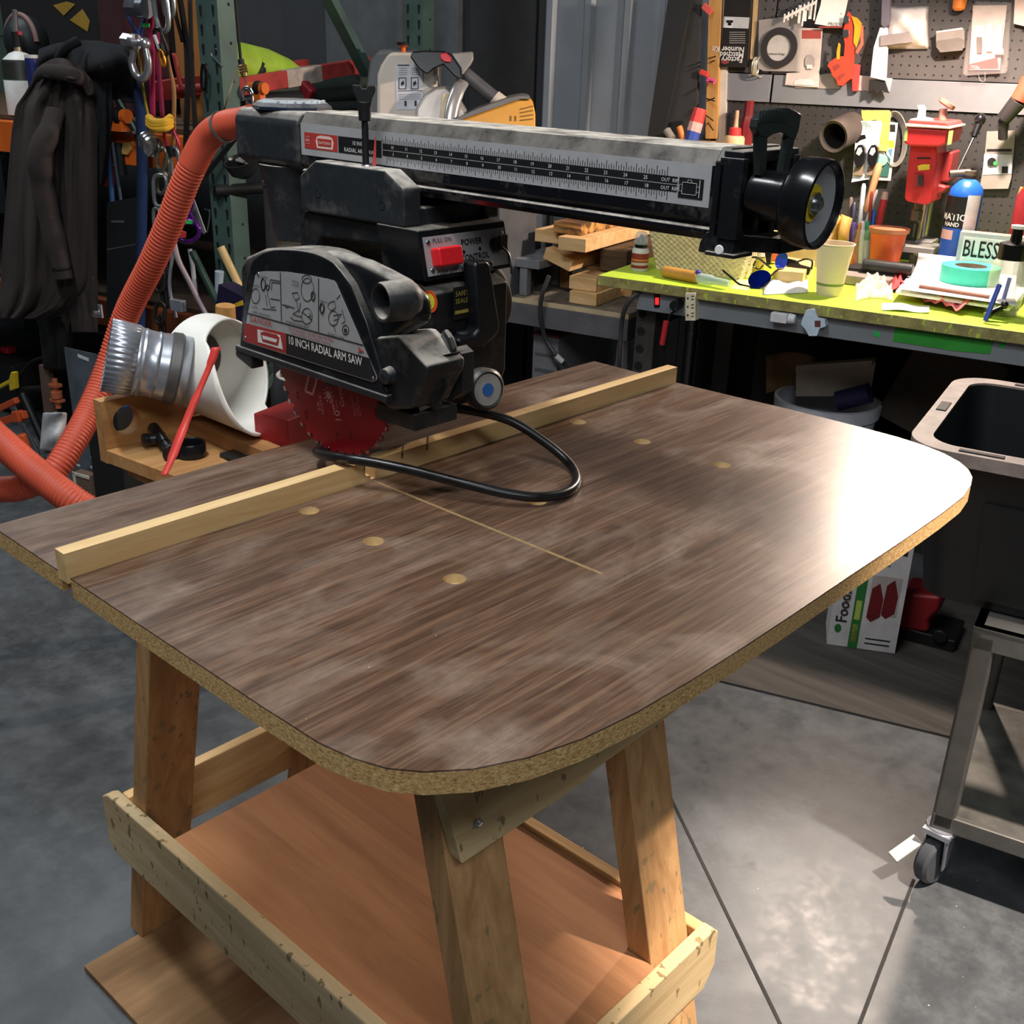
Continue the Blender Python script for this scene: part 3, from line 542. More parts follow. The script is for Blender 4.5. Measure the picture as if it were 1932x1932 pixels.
el.lathe(ec_, (1, -.18, .0), [(.0185, .03), (.0185, .0), (.0215, -.001), (.0225, .003), (.023, .026), (.0225, .034), (.018, .044), (.01, .048)], 36, cap=False)
el.make('dust_outlet', pm('#2a2c2e', .5, dust=.7, var=.2), grd, angle=50)
MB().cyl(ec_ + V((.027, -.0048, 0)), ec_ + V((.028, -.005, 0)), .0187, seg=30).make('outlet_hollow', pm('#050505', .9), grd)
cs = MB(); cs.prism([V((-.022, y, T + z)) for y, z in [(-.035, .196), (-.075, .205), (-.125, .178), (-.122, .165), (-.097, .122), (-.06, .112), (-.022, .125)]], V((.062, 0, 0)))
csb = cs.make('guard_nose', pm('#202326', .4, dust=.9, var=.2), grd, bevel=.005, seg=3)
pc = MB(); p = on(737, 708, 'x', -.022); pc.lathe(p, (-1, 0, 0), [(.011, 0), (.009, .010), (.006, .012)], 20); pc.lathe(p + V((-.0122, 0, 0)), (-1, 0, 0), [(.0035, 0), (.0035, .0004)], 12, m=1); pc.make('guard_boss', [pm('#26292b', .35, dust=.6), pm('#050505', .8)], csb)
bk = MB(); bk.prism(pts([(812, 675), (834, 672), (843, 731), (823, 772), (782, 757)], 'x', .012), V((.003, 0, 0))); bk.prism(pts([(812, 675), (834, 672), (846, 668), (824, 671)], 'x', .012), V((.03, 0, 0)))
bk.prism(pts([(836, 668), (858, 655), (872, 668), (872, 740), (850, 755), (838, 745)], 'x', .045), V((.02, 0, 0)))
for q_ in (on(852, 682, 'x', .045), on(853, 712, 'x', .045)): bk.lathe(q_, (-1, 0, 0), [(.0085, 0), (.0085, .006), (.005, .0065), (.0045, .004)], 6, m=0)
bk.box((.03, -.05, T + .098), (.07, .07, .02)); bk.make('guard_bracket', pm('#2e3031', .4, .3, .25, dust=.3), saw, bevel=.0012)
wn = MB(); w0 = on(848, 645, 'y', -.1); wn.cyl(on(815, 668, 'y', -.085), w0, .004, seg=12); wn.lathe(w0 + V((-.006, .0, -.004)), (1, -.5, .3), [(.016, 0), (.019, .003), (.019, .007), (.013, .010)], 8); wn.make('wing_knob', pm('#2a2b2c', .35, dust=.4), saw, bevel=.001)
kb_ = MB(); kc_ = V((.112, -.085, T + .118)); kdv = V((-.22, -1, .12)).normalized()
kb_.lathe(kc_, kdv, [(.012, -.05), (.012, -.016), (.0235, -.014), (.0265, -.008), (.0268, .006), (.0225, .010), (.0200, .0085)], 36, mi=[0]*7); 
knb = kb_.make('bevel_knob', pm('#17181a', .4, dust=.25), saw, angle=50)
MB().lathe(kc_ + kdv * .0082, kdv, [(.0202, 0), (.0202, .0006)], 36).make('knob_face', pm('#9c9a94', .5, .2, .12, 40), knb); MB().lathe(kc_ + kdv * .0089, kdv, [(.0083, 0), (.0083, .0006)], 28).make('blue_dot', pm('#2c5f9e', .4), knb)['label'] = 'blue dot on the knob face'
# power lead of the saw looping over the table
C2 = lambda u, v, z: on(u, v, 'z', T + z)
pc = [V((.09, .02, T + .10)), C2(800, 772, .085), C2(870, 772, .075), C2(960, 793, .055), C2(1030, 836, .03), C2(1075, 876, .011), C2(1088, 908, .0065), C2(1066, 930, .0075), C2(1015, 938, .011), C2(950, 930, .017), C2(870, 911, .025), C2(780, 888, .033), C2(700, 872, .038), C2(640, 863, .037), C2(598, 852, .02), V((.05, .125, T + .0085)), V((.12, .15, T + .0075)), V((.2, .17, T + .0075))]
cdl = MB(); cdl.tube(pc, .0062, 14, sub=8); cdl.make('power_cord', pm('#1a1a1b', .32, var=.4, sc=40), saw)
# ================================================================ dust chute behind the table
WBOX = wood('chute_pine', '#c99a62', '#9d6b3a', 'x', .7, .7, None, .5); WBOXy = wood('chute_pine_y', '#b98552', '#8a5c34', 'y', .7, .7, None, .5)
tr = thing('wooden_tray', (0, .35, T - .05), 'open pine tray with a round hole in its back board behind the table', 'tray')
zt = T - .03
A = on(205, 852, 'z', zt); Bq = on(333, 893, 'z', zt)
x0 = -.150; MB().prism([(x0, .405, zt), (x0 + .022, .195, zt), (.088, .195, zt), (.088, .405, zt)], V((0, 0, -.02))).make('tray_floor', WBOX, tr, bevel=.001)
bk_ = MB(); bk_.box((-.03, .4155, zt + .025), (.24, .02, .092)); bko = bk_.make('tray_back', WBOX, tr)
hc_ = on(236, 791, 'y', .41); cc_ = MB(); cc_.cyl((hc_.x, .38, hc_.z), (hc_.x, .46, hc_.z), .021, seg=32); cut(bko, cc_.make('cutter', WBOX))
bko.name = 'tray_back'
MB().box((-.012, .30, zt + .012), (.03, .2, .023)).make('tray_rail', WBOXy, tr, bevel=.001)
ls = thing('tray_leg', (0, .3, 0), 'plain wooden post holding up the pine tray behind the table', 'post') if False else None
MB().box((-.1, .26, zt - .0312), (.05, .28, .0224)).make('tray_batten', LEGW, tr, bevel=.001)
# cut-open white drum lying on the tray
DRUM = pm('#e6e4dc', .45, var=.04, trans=.0); dm = MB(); cy, cz, RR = .014, T + .071, .072
def front(a):                      # a: 0 at right (+X), pi/2 up, pi left, 3pi/2 down
    d = math.cos(a - 1.22 * PI); return .315 - .088 * max(0, d) ** .7 + .04 * max(0, -d)
dm.grid(lambda i, j: (cy + math.cos(i*2*PI) * RR * (1 if j > .02 else 1), front(i*2*PI) * (1-j) + .392 * j, cz + math.sin(i*2*PI) * RR), 72, 14, wrap=True)
dm.poly([(cy + math.cos(i*2*PI/72) * RR, .392, cz + math.sin(i*2*PI/72) * RR) for i in range(72)])
drm = dm.make('plastic_drum', [DRUM], None, solid=.004)
tag(drm, 'cut-open white plastic drum lying on the pine tray behind the saw blade', 'drum')
dk = MB(); hc2 = V((-.028, .40, T + .10)); dk.lathe(V((-.004, .3885, T + .082)), (0, -1, 0), [(.040, 0), (.040, .003)], 32); dk_o = dk.make('duct_mouth', pm('#4b4742', .8), drm); dk_o['label'] = 'dark duct mouth inside the drum'
duct = MB(); a0 = on(318, 672, 'y', .415); d0 = (on(190, 660, 'y', .425) - a0); ax_ = d0.normalized(); L = d0.length
a0 = V((-.056, .352, T + .082)); ax_ = V((-1, .57, .32)).normalized()
pr_ = [(.051, -.006), (.051, .012), (.049, -.012), (.0475, .014), (.0465, .02), (.0455, .028), (.047, .031), (.0455, .034), (.046, .046), (.0475, .049), (.0465, .052), (.0495, .060)]
duct.lathe(a0, ax_, pr_[2:], 48, cap=False)
dob = thing('sheet_metal_duct', a0 - UP * .05, 'shiny round sheet metal duct stub on the left of the white drum', 'duct')
dd = duct.make('duct_pipe', GALV, dob, solid=.0012, angle=30)
rg = MB(); rg.lathe(a0, ax_, [(.0485, -.002), (.0515, .002), (.0505, .014), (.046, .017)], 40, cap=False); rg.make('tape_band', pm('#6b6a68', .5, .4, .2), dob)
e1_ = a0 + ax_ * .096; crm = MB(); n_ = 96
crm.grid(lambda i, j: e1_ + ax_ * (.038 * (j - 1)) + (ax_.orthogonal().normalized() * math.cos(i*2*PI) + ax_.cross(ax_.orthogonal().normalized()) * math.sin(i*2*PI)) * (.0497 + .0011 * math.cos(i * 2 * PI * 40) * j), 288, 3, wrap=True); crm.make('crimped_end', GALV, dob, solid=.001, angle=80)
bt_ = MB(); q = on(190, 594, 'y', .43); bt_.cyl(q, q + V((-.012, 0, .004)), .004, seg=8); bt_.cyl(q + V((0, 0, -.004)), q + V((0, 0, .014)), .0035, seg=8); bt_.make('clamp_bolt', STEEL, dob)
# strap, fittings and red scrap on the tray
st_ = MB(); P_ = [on(408, 655, 'y', .235), on(396, 690, 'y', .235), on(370, 750, 'y', .235), on(345, 810, 'y', .23), on(322, 870, 'y', .2), on(309, 897, 'y', .187)]
wds = [.012, .009, .011, .0125, .009, .006]; cr = V((.68, -.73, .1))
st_.grid(lambda i, j: spline(P_, 5)[min(25, int(round(j*25)))] + cr * ((i - .5) * wds[min(5, int(j*5.01))]), 2, 26)
tag(st_.make('red_strap', pm('#d8423a', .45), solid=.0012), 'thin red strap pulled down over the white drum to the table', 'strap')
fit = MB(); f1, f2 = on(279, 835, 'z', zt + .012), on(318, 820, 'z', zt + .012); zz = UP
fa, fb_, fc = on(290, 812, 'z', zt + .016), on(311, 838, 'z', zt + .012), on(324, 852, 'z', zt + .010)
fit.cyl(fa + UP * .004, fb_, .0085, seg=18); fit.cyl(fb_, fc, .007, seg=18); fit.lathe(fc, fc - fb_, [(.007, 0), (.014, .002), (.015, .006), (.013, .008)], 20); fit.cyl(on(280, 829, 'z', zt + .014), on(312, 826, 'z', zt + .014), .008, seg=18); fit.lathe(on(281, 829, 'z', zt + .014), (-1, .2, 0), [(.009, 0), (.0095, .003), (.0095, .008), (.008, .009)], 18)
tag(fit.make('pipe_fitting', pm('#1c1d20', .3)), 'black plastic pipe tee fitting lying on the pine tray', 'pipe fitting')
rc = on(361, 860, 'z', zt); cp = MB(); cp.lathe(rc + UP * .0005, UP, [(.019, 0), (.021, .001), (.021, .018), (.0195, .0205), (.0175, .019), (.0165, .004)], 40); tag(cp.make('ring_cap', pm('#15161a', .25)), 'round black plastic cap on the pine tray below the drum', 'cap')
rd = MB(); rd.box((.04, .232, zt + .0305), (.075, .06, .06), 0, Matrix.Rotation(.25, 3, 'Z')); tag(rd.make('red_block', pm('#8e1a1c', .6), bevel=.002), 'dark red painted block behind the saw blade', 'block')
# ---- orange dust hose
HOSE = pm('#c4523a', .5, var=.1)
hpn = [at(478, 226, 1.56), at(455, 232, 1.58), at(425, 238, 1.60), at(390, 262, 1.63), at(355, 330, 1.66), at(320, 420, 1.70), at(285, 500, 1.74), at(240, 590, 1.80), at(205, 690, 1.82), at(172, 770, 1.80), at(135, 840, 1.76), at(95, 895, 1.74), at(40, 920, 1.75), at(-40, 940, 1.85), at(-130, 1060, 2.0), V((-.55, .95, .03)), V((-.9, .9, .025))]
def rib(pth, r, name, k0=0, per=.0062):
    P = spline(pth, 60); tot = [0]
    for a, b in zip(P, P[1:]): tot.append(tot[-1] + (b - a).length)
    mb = MB(); Lh = tot[-1]; N = int(Lh / (per / 4)); Q = []; j = 0
    for i in range(N + 1):
        s_ = Lh * i / N
        while j < len(tot) - 2 and tot[j+1] < s_: j += 1
        Q.append(P[j].lerp(P[j+1], (s_ - tot[j]) / max(1e-9, tot[j+1] - tot[j])))
    cnt = [0]
    def rf(t): q = int(round(t * N)); return r * ((1.0 if q % 4 < 2 else .93) if t > k0 else 1.0)
    mb.tube(Q, rf, 22, sub=1); return mb
hob = rib(hpn, .0215, 'h', .075).make('dust_hose', HOSE, angle=60)
tag(hob, 'ribbed orange dust hose running down from the saw arm to lower left', 'hose')
hcl = MB(); q0, q1 = at(413, 243, 1.61), at(418, 240, 1.6); hcl.lathe(at(421, 240, 1.602), (at(425, 238, 1.60) - at(390, 262, 1.63)), [(.0225, -.003), (.0232, -.003), (.0232, .003), (.0225, .003)], 30, cap=False)
hcl.make('hose_clamp', pm('#8d8a84', .4, .6), hob)
h2 = rib([V((-1.0, .7, .03)), V((-.75, .75, .05)), at(-90, 800, 1.75), at(-40, 800, 1.72), at(0, 832, 1.70), at(60, 885, 1.68), at(120, 932, 1.66), at(165, 962, 1.66), at(215, 985, 1.66), V((-.075, .34, T - .16)), V((-.03, .30, T - .15))], .0235, 'h', 0).make('dust_hose', HOSE, angle=60)
tag(h2, 'second orange dust hose crossing diagonally in front at lower left', 'hose')
# ================================================================ WORKBENCH AND PEGBOARD
ZB = T - .07; RM = Matrix((BD, ND, UP)).transposed()          # bench axes: local x along bench, y into bench
def dep(p): return R2.dot(p - CAM)
def HT(b, u, v): return on(u, v, 'n', b.dot(ND)).z - b.z
def W(b, px): return px * dep(b) / F
def bb(mb, s, n, z, size, m=0): return mb.box(bn(s, n, z), size, m, RM)
LIME = None
def mat_lime():
    m, nt, b = base('lime_paint'); f = noise(nt, coords(nt), 6, 6, .7); g = noise(nt, coords(nt), 2.2, 3, .5)
    c = mixc(nt, ramp(nt, f, [(.62, 0.0), (.75, .6)]), '#b6d63c', '#d3e27c'); nt.links.new(c, b.inputs['Base Color']); b.inputs['Roughness'].default_value = .45; return m
GRN = mat_lime()
EDGE = wood('bench_edge', '#a8a05e', '#7d7448', 'x', .6, .7, '#b6d63c', .4)
bench = thing('workbench', bn(.4, 2.2, 0), 'lime green topped workbench along the right wall', 'workbench')
mb = MB(); mb.prism([bn(-.562, 1.802, ZB), bn(1.6, 1.802, ZB), bn(1.6, 2.70, ZB), bn(-.562, 2.70, ZB)], V((0, 0, -.03)), 1, 1); mb.m[0] = 0; mb.m[5] = 0
mb.make('bench_top', [GRN, EDGE], bench, bevel=.002)
PUNCH = pm('#55524f', .5, .6, .2)
for s, n in ((-.43, 1.89), (-.43, 2.6), (1.5, 1.89)):
    lg_ = MB(); bb(lg_, s, n, (ZB - .03) / 2, (.06, .05, ZB - .03))
    if n < 2: 
        for i in range(14): c = bn(s - .012, n - .0251, .1 + i * .052); lg_.lathe(c, -ND, [(.013, 0), (.013, .0008)], 14, m=1)
    lg_.make('leg', [PUNCH, pm('#0b0b0b', .8)], bench, bevel=.002)
bk_ = MB(); bb(bk_, .5, 2.66, .42, (2.1, .02, .74)); bk_.make('back_panel', pm('#26221f', .8), bench)
NR = 1.822
a, b_ = on(1203, 547, 'n', NR), on(1203, 584, 'n', NR); zr1, zr0 = ZB - .031, b_.z
sr = a.dot(BD)
rail = MB(); rail.prism([bn(sr, NR, zr0), bn(1.6, NR, zr0), bn(1.6, NR, zr1), bn(sr, NR, zr1)], ND * .03)
rl = rail.make('power_rail', pm('#8b9298', .45, .35, .06), None, bevel=.002); tag(rl, 'long grey power strip rail fixed under the green bench edge', 'power strip')
swr = MB(); patch(swr, rect(1234, 556, 1244, 580), 'n', NR - .004, .004, 0); patch(swr, rect(1236, 562, 1242, 575), 'n', NR - .008, .006, 1)
swr.make('rail_switch', [pm('#181314', .4), pm('#e02a2a', .4, emit=1.2)], rl)
tp = MB(); patch(tp, [(1690, 613), (1876, 640), (1868, 668), (1800, 662), (1684, 644)], 'n', NR - .0016, .0014)
tag(tp.make('painters_tape', pm('#2f8f33', .5)), 'wide green tape wrapped on the grey power rail', 'tape')
for i, (u, v) in enumerate(((1654, 631), (1890, 652))):
    tpi = MB(); patch(tpi, [(u - 4, v - 8), (u + 7, v - 2), (u + 5, v + 6), (u - 6, v + 2)], 'n', NR - .0014, .0012)
    tag(tpi.make('tape_tab', pm('#2fb457', .5)), ['small green tape tab on the power rail left of the wide tape', 'small green tape tab on the power rail right of the wide tape'][i], 'tape', 'green tape tabs')
ad = MB(); patch(ad, rect(1293, 553, 1312, 605), 'n', NR - .03, .03, 0)
for dv in (0, 16, 32):
    patch(ad, rect(1304, 558 + dv, 1309, 560 + dv), 'n', NR - .0306, .0008, 1); patch(ad, rect(1304, 564 + dv, 1309, 566 + dv), 'n', NR - .0306, .0008, 1); patch(ad, rect(1296, 561 + dv, 1299, 565 + dv), 'n', NR - .0306, .0008, 1)
tag(ad.make('outlet_adapter', [CREAM, INK], bevel=.002), 'cream three-outlet adapter on the left end of the power rail', 'adapter')
p = on(1277, 575, 'n', NR - .02); pg = MB(); pg.cyl(p + ND * .02, p - ND * .02, .014, seg=18); pg.tube([p, p + V((-.02, -.01, -.01)), on(1262, 600, 'n', NR - .02), on(1256, 640, 'n', NR - .01), on(1250, 690, 'n', NR), on(1254, 720, 'n', NR + .02)], .004, 8)
tag(pg.make('plug', [pm('#121212', .5)]), 'black plug and lead in the power rail beside the cream adapter', 'plug')
rw = MB(); rw.tube([on(1257, 606, 'n', NR - .03), on(1253, 630, 'n', NR - .03), on(1249, 650, 'n', NR - .03)], .008, 8, sub=2); tag(rw.make('red_tie', pm('#c02a30', .5)), 'bundle of red wire tied to the hanging lead at the bench leg', 'wire tie')
for u0, u1, v0, v1, nm, lab, col in ((1457, 1500, 589, 610, 'white_plug', 'clear white plug lying along the power rail', '#d9dcde'),):
    w_ = MB(); c = on((u0+u1)/2, (v0+v1)/2, 'n', NR - .018); x_ = BD * W(c, 23); w_.bar(c - x_, c + x_ * .4, .026, .03, UP); w_.cyl(c + x_ * .4, c + x_ * 1.0, .015, .012, 14); tag(w_.make(nm, pm(col, .4), bevel=.003), lab, 'plug')
w_ = MB(); patch(w_, [(1521, 585), (1536, 583), (1543, 600), (1556, 603), (1558, 616), (1546, 620), (1541, 634), (1526, 634), (1518, 620), (1511, 612), (1513, 603)], 'n', NR - .028, .028, 0); patch(w_, rect(1537, 605, 1548, 617), 'n', NR - .0286, .0008, 1)
tag(w_.make('charger_block', [pm('#c9dbe8', .35), pm('#6c3a34', .5)], bevel=.003), 'pale blue-white wall charger plugged in the middle of the power rail', 'charger')
# ---- pegboard
NP = 2.70
def pegobj(name, s0, s1, z0, z1, label):
    m = MB(); m.box((0, 0, 0), (s1 - s0, .012, z1 - z0)); o = m.make(name, mat_peg(*(('#2a2828', '#353232') if z0 < 1.0 else ('#454140', '#565150')))); o.rotation_euler = (0, 0, math.atan2(BD.y, BD.x)); c = bn((s0+s1)/2, NP + .006, z0); o.location = c; return tag(o, label, 'pegboard')  # same hardboard throughout: lower panel's tone has shade painted in
zA = on(1500, 196, 'n', NP).z; zS = on(1500, 142, 'n', NP).z
pegobj('pegboard', -.595, 1.5, ZB + .002, zA - .002, 'lower pegboard panel, its grey darkened for shade, behind the green bench')
sSeam = on(1461, 60, 'n', NP).dot(BD)
pegobj('pegboard', -.565, sSeam - .003, zS + .002, zS + .75, 'narrow upper pegboard panel behind the black ring package')
pegobj('pegboard', sSeam + .003, 1.5, zS + .002, zS + .75, 'wide upper pegboard panel in the lamp light')
sSm2 = on(1457, 165, 'n', NP).dot(BD)
for a, b_, lab in ((-.585, sSm2 - .004, 'short grey metal strip at the left end of the pegboard'), (sSm2 + .004, 1.5, 'long grey metal strip between the two pegboard levels')):
    m = MB(); bb(m, (a + b_) / 2, NP - .001, (zA + zS) / 2, (b_ - a, .014, zS - zA - .002)); tag(m.make('metal_strip', pm('#8e9095', .42, .4, .05), bevel=.001), lab, 'strip', 'pegboard metal strips')
# post with nails, pale trim
m = MB(); m.prism(pts([(1330, 262), (1352, 262), (1362, -12), (1337, -12)], 'n', NP - .03), ND * .05); ps = m.make('timber_post', wood('post_pine', '#c99a58', '#a87a42', 'z'), None, bevel=.002); tag(ps, 'narrow pine upright with nails left of the pegboard', 'post')
m = MB(); m.prism(pts([(1350, 275), (1367, 275), (1376, -12), (1358, -12)], 'n', NP - .015), ND * .04); tag(m.make('corner_trim', pm('#c9bfb2', .6)), 'pale upright trim between pine post and pegboard', 'trim')
for (u, v, du, dv) in ((1338, 110, 14, 4), (1340, 118, 10, 5), (1334, 152, 12, -3), (1333, 186, 16, -5), (1336, 190, 14, 6), (1330, 216, 16, -12), (1336, 232, 10, -14)):
    n_ = MB(); n_.cyl(on(u, v, 'n', NP - .03), on(u + du, v - dv, 'n', NP - .09), .0022, seg=8); n_.make('nail', pm('#5a4a3a', .5, .6), ps)
for i, (u, v, col, lab) in enumerate(((1334, 18, '#e0605a', 'red clip at the top of the nailed pine upright'), (1328, 138, '#d8433c', 'red clip low on the nailed pine upright'), (1341, 152, '#d84a80', 'pink clip on the nailed pine upright below the red one'))):
    n_ = MB(); n_.bar(on(u - 7, v - (8 if i == 0 else 3), 'n', NP - .05), on(u + 8, v + (6 if i == 0 else 3), 'n', NP - .05), .02 if i == 0 else .016, .012, UP); tag(n_.make('clip', pm(col, .5), bevel=.002), lab, 'clip', 'clips on the pine upright')
# ---- things hung on the pegboard
def card(name, outline, nd_, mat, label, cat, th=.004, group=None, extra=None, mats=None, bevel=.001, hook=True):
    m = MB(); patch(m, outline, 'n', NP - nd_, th, 0)
    if extra: extra(m, NP - nd_ - .0006)
    if hook:
        u = sum(p[0] for p in outline) / len(outline); v = min(p[1] for p in outline) + 4; h = on(u, v, 'n', NP - nd_ + th * .4); L = nd_ - th * .4 - .001
        if L > .004: m.cyl(h, h + ND * L, .002, seg=6)
    return tag(m.make(name, mats or [mat], bevel=bevel), label, cat, group)
def txt(m, s, u, v, n, size, mi=1, down=False, wide=1, bold=0):
    o = on(u, v, 'n', n); m.text(s, o, -BD if down else BD, -UP if down else UP, size, mi, .0008, bold, wide)
def pr(m, r, n, mi): patch(m, r, 'n', n, .0006, mi)
def e1(m, n):
    pr(m, [(1366, 31), (1414, 33), (1412, 54), (1364, 52)], n, 2); pr(m, [(1369, 33), (1384, 34), (1382, 53), (1366, 52)], n - .0008, 3); pr(m, rect(1370, 38, 1383, 43), n - .0012, 1); pr(m, rect(1373, 42, 1380, 48), n - .0012, 1)
    txt(m, 'Factory', 1402, 108, n - .0005, .024, 4, True, 1, .0004); txt(m, 'Matched', 1404, 99, n - .0005, .024, 4, True, 1, .0004); txt(m, 'Number Kit', 1405, 89, n - .0005, .024, 4, True, .95, .0004)
    for i in range(6): pr(m, rect(1376, 60 + i * 4, 1406, 61.6 + i * 4), n - .0006, 5)
    c = on(1368, 117, 'n', n); m.prism([c + BD * math.cos(a) * .014 + UP * math.sin(a) * .006 for a in [i * PI / 8 for i in range(16)]], -ND * .0008, 6)
card('number_kit_package', [(1368, -12), (1418, -12), (1410, 127), (1358, 126)], .03, None, 'black package of number parts hung upside down at the far left of the pegboard', 'package', .012, extra=e1, mats=[pm('#24211f', .4), INK, pm('#b9b9bb', .5), pm('#d8d8dc', .5), pm('#d9d6d2', .5), pm('#8d8a86', .5), pm('#8a3a3a', .5)])
m = MB(); m.prism(pts([(1415, 112), (1421, 112), (1430, -12), (1422, -12)], 'n', NP - .012), ND * .010); tag(m.make('wooden_strip', wood('strip_pine', '#d8b98a', '#b59364', 'z')), 'thin pale wooden strip beside the black number package', 'strip')
m = MB(); c = on(1424, 125, 'n', NP - .02)
for i in range(3): m.tube([c + V((math.cos(a) * (.016 - i*.003), 0, math.sin(a) * .026)) + BD * (i * .004) for a in [k * PI / 5 for k in range(10)]], .003, 6, sub=2, closed=True)
m.tube([c + V((math.cos(a) * .03, 0, math.sin(a) * .032)) + BD * .02 + ND * .004 for a in [k * PI / 5 for k in range(10)]], .002, 6, sub=2, closed=True)
tag(m.make('wire_coil', pm('#d2cbb8', .3, .5)), 'small coil of brass wire under the wooden strip', 'wire')
def e2(m, n):
    c = on(1470, 90, 'n', n - .002); r = W(c, 35)
    m.lathe(c, -ND, [(r, 0), (r, .006), (r * .66, .006), (r * .66, 0)], 40, m=1, cap=False); m.lathe(c + ND * .0, -ND, [(r * .66, 0), (r * .66, .001)], 32, m=2); txt(m, 'exhaust flange', 1450, 103, n - .0035, .0095, 1)
card('gasket_bag', [(1432, 38), (1478, 32), (1512, 24), (1511, 135), (1440, 134), (1430, 128)], .024, None, 'clear bag holding a large black gasket ring on the pegboard', 'bag', .003, extra=e2, mats=[pm('#cfc6c0', .3, trans=.25, alpha=.45), pm('#2a2626', .6), pm('#b9b2ae', .5)])
m = MB()
a, b_ = on(1480, 34, 'n', NP - .05), on(1540, 4, 'n', NP - .05); m.bar(a, b_, .008, .006, UP)
for k in range(9): q = a.lerp(b_, k / 8); m.bar(q + UP * .012, q - UP * (.012 + (k % 3) * .02 * (k > 4)), .004, .004, BD)
for u in (1510, 1520, 1530): m.bar(on(u, 10, 'n', NP - .045), on(u - 2, 44 - (u - 1510) * .4, 'n', NP - .045), .010, .004, BD)
m.cyl(a.lerp(b_, .5), a.lerp(b_, .5) + ND * .049, .003, seg=6)
tag(m.make('comb_rack', pm('#efe9e2', .4)), 'white plastic comb rack sticking up above the gasket bag', 'rack')
def e3(m, n): pr(m, rect(1513, 57, 1549, 73), n, 1); pr(m, [(1519, 125), (1519, 110), (1524, 103), (1531, 103), (1537, 110), (1537, 125)], n - .004, 2); pr(m, rect(1522, 122, 1533, 130), n - .005, 3); pr(m, [(1497, 158), (1500, 152), (1508, 149), (1528, 149), (1535, 153), (1538, 158), (1536, 161), (1498, 160)], n - .001, 3)
card('bulb_blister_card', [(1506, 52), (1552, 54), (1544, 165), (1496, 162), (1481, 160), (1484, 138), (1503, 136)], .016, None, 'blister card with red header and a clear bulb beside the gasket bag', 'package', .003, extra=e3, mats=[pm('#c9bcb4', .4), pm('#a54840', .5), pm('#a79f9b', .25), pm('#d9d4d0', .3)])
card('clear_sleeve', [(1540, 142), (1580, 136), (1586, 168), (1500, 166), (1498, 160), (1544, 158)], .012, pm('#b9aea4', .3, alpha=.55), 'flat clear plastic sleeve hanging behind the orange cutter', 'sleeve', .003)
card('clear_package_bottom', [(1620, 142), (1684, 148), (1678, 173), (1612, 171)], .012, pm('#dcd2cb', .3, alpha=.7), 'clear package edge behind the bristle end of the paintbrush', 'package', .004).name = 'clear_package'
def e4(m, n): txt(m, 'PRODUCT', 1562, 48, n - .0004, .013, 1); pr(m, rect(1545, 49, 1590, 53), n, 2)
card('white_hang_card', [(1552, -12), (1602, -12), (1588, 53), (1537, 45), (1548, 10)], .036, None, 'white hang card with red lower edge above the orange cutter', 'card', .004, extra=e4, mats=[PAPER, INK, pm('#8c3a34', .5)])
def e5(m, n):
    pr(m, [(1582, 80), (1578, 100), (1579, 112), (1584, 112), (1586, 84)], n, 1); pr(m, [(1606, 30), (1618, 34), (1626, 44), (1622, 70), (1616, 90), (1610, 80), (1612, 50)], n - .004, 1); pr(m, [(1622, 50), (1629, 48), (1629, 84), (1618, 102), (1614, 98), (1624, 80)], n - .002, 2); pr(m, rect(1590, 56, 1602, 70), n - .006, 3); pr(m, rect(1592, 30, 1602, 44), n - .006, 3)
    pr(m, [(1570, 126), (1580, 120), (1588, 124), (1576, 134)], n - .0005, 4); pr(m, [(1579, 146), (1590, 137), (1596, 140), (1584, 152)], n - .0005, 4)
card('orange_cutter', [(1600, 22), (1608, 34), (1611, 100), (1606, 148), (1597, 154), (1590, 162), (1580, 160), (1578, 150), (1570, 142), (1566, 130), (1561, 124), (1566, 116), (1580, 107), (1592, 106), (1594, 84), (1590, 60)], .045, None, 'bright orange cutter tool with yellow handle on the pegboard', 'cutter', .018, extra=e5, mats=[pm('#e4452e', .45), pm('#f0a226', .4), pm('#ef6a50', .45), STEEL, pm('#8d3a2c', .5)], bevel=.003)
card('red_pliers', [(1606, 120), (1622, 122), (1618, 172), (1608, 172)], .028, pm('#c84a44', .35, alpha=.9), 'short red-handled tool hanging behind the orange cutter', 'pliers', .014, bevel=.004)
def e6(m, n): patch(m, [(1640, 150), (1668, 152), (1676, 176), (1662, 170), (1655, 178), (1648, 170), (1638, 176)], 'n', NP - .045, .016, 1); patch(m, [(1664, -12), (1680, -12), (1676, 46), (1668, 54), (1662, 46)], 'n', NP - .055, .022, 2)
card('paintbrush', [(1660, 52), (1673, 52), (1674, 80), (1670, 152), (1642, 146), (1648, 90)], .052, None, 'white paintbrush with black bristles and grey handle on the pegboard', 'paintbrush', .02, extra=e6, mats=[pm('#ebe8e6', .45), pm('#1c1a1a', .9), pm('#6c6672', .45)], bevel=.003)
m = MB()
def bagf(u0, v0, u1, v1, n, amp, seed):
    rr = random.Random(seed); ph = [rr.uniform(0, 6) for _ in range(6)]
    return lambda i, j: on(u0 + (u1 - u0) * i, v0 + (v1 - v0) * j, 'n', n - amp * (math.sin(PI * i) * math.sin(PI * j)) ** .5 * (1 + .35 * math.sin(9*i+ph[0]) * math.sin(7*j+ph[1])))
m.grid(bagf(1672, 12, 1752, 92, NP - .012, .05, 3), 14, 12); tag(m.make('parts_bag', pm('#f2eae6', .25, alpha=.75), solid=.001), 'crumpled clear bag of parts in the brightest lamp light', 'bag')
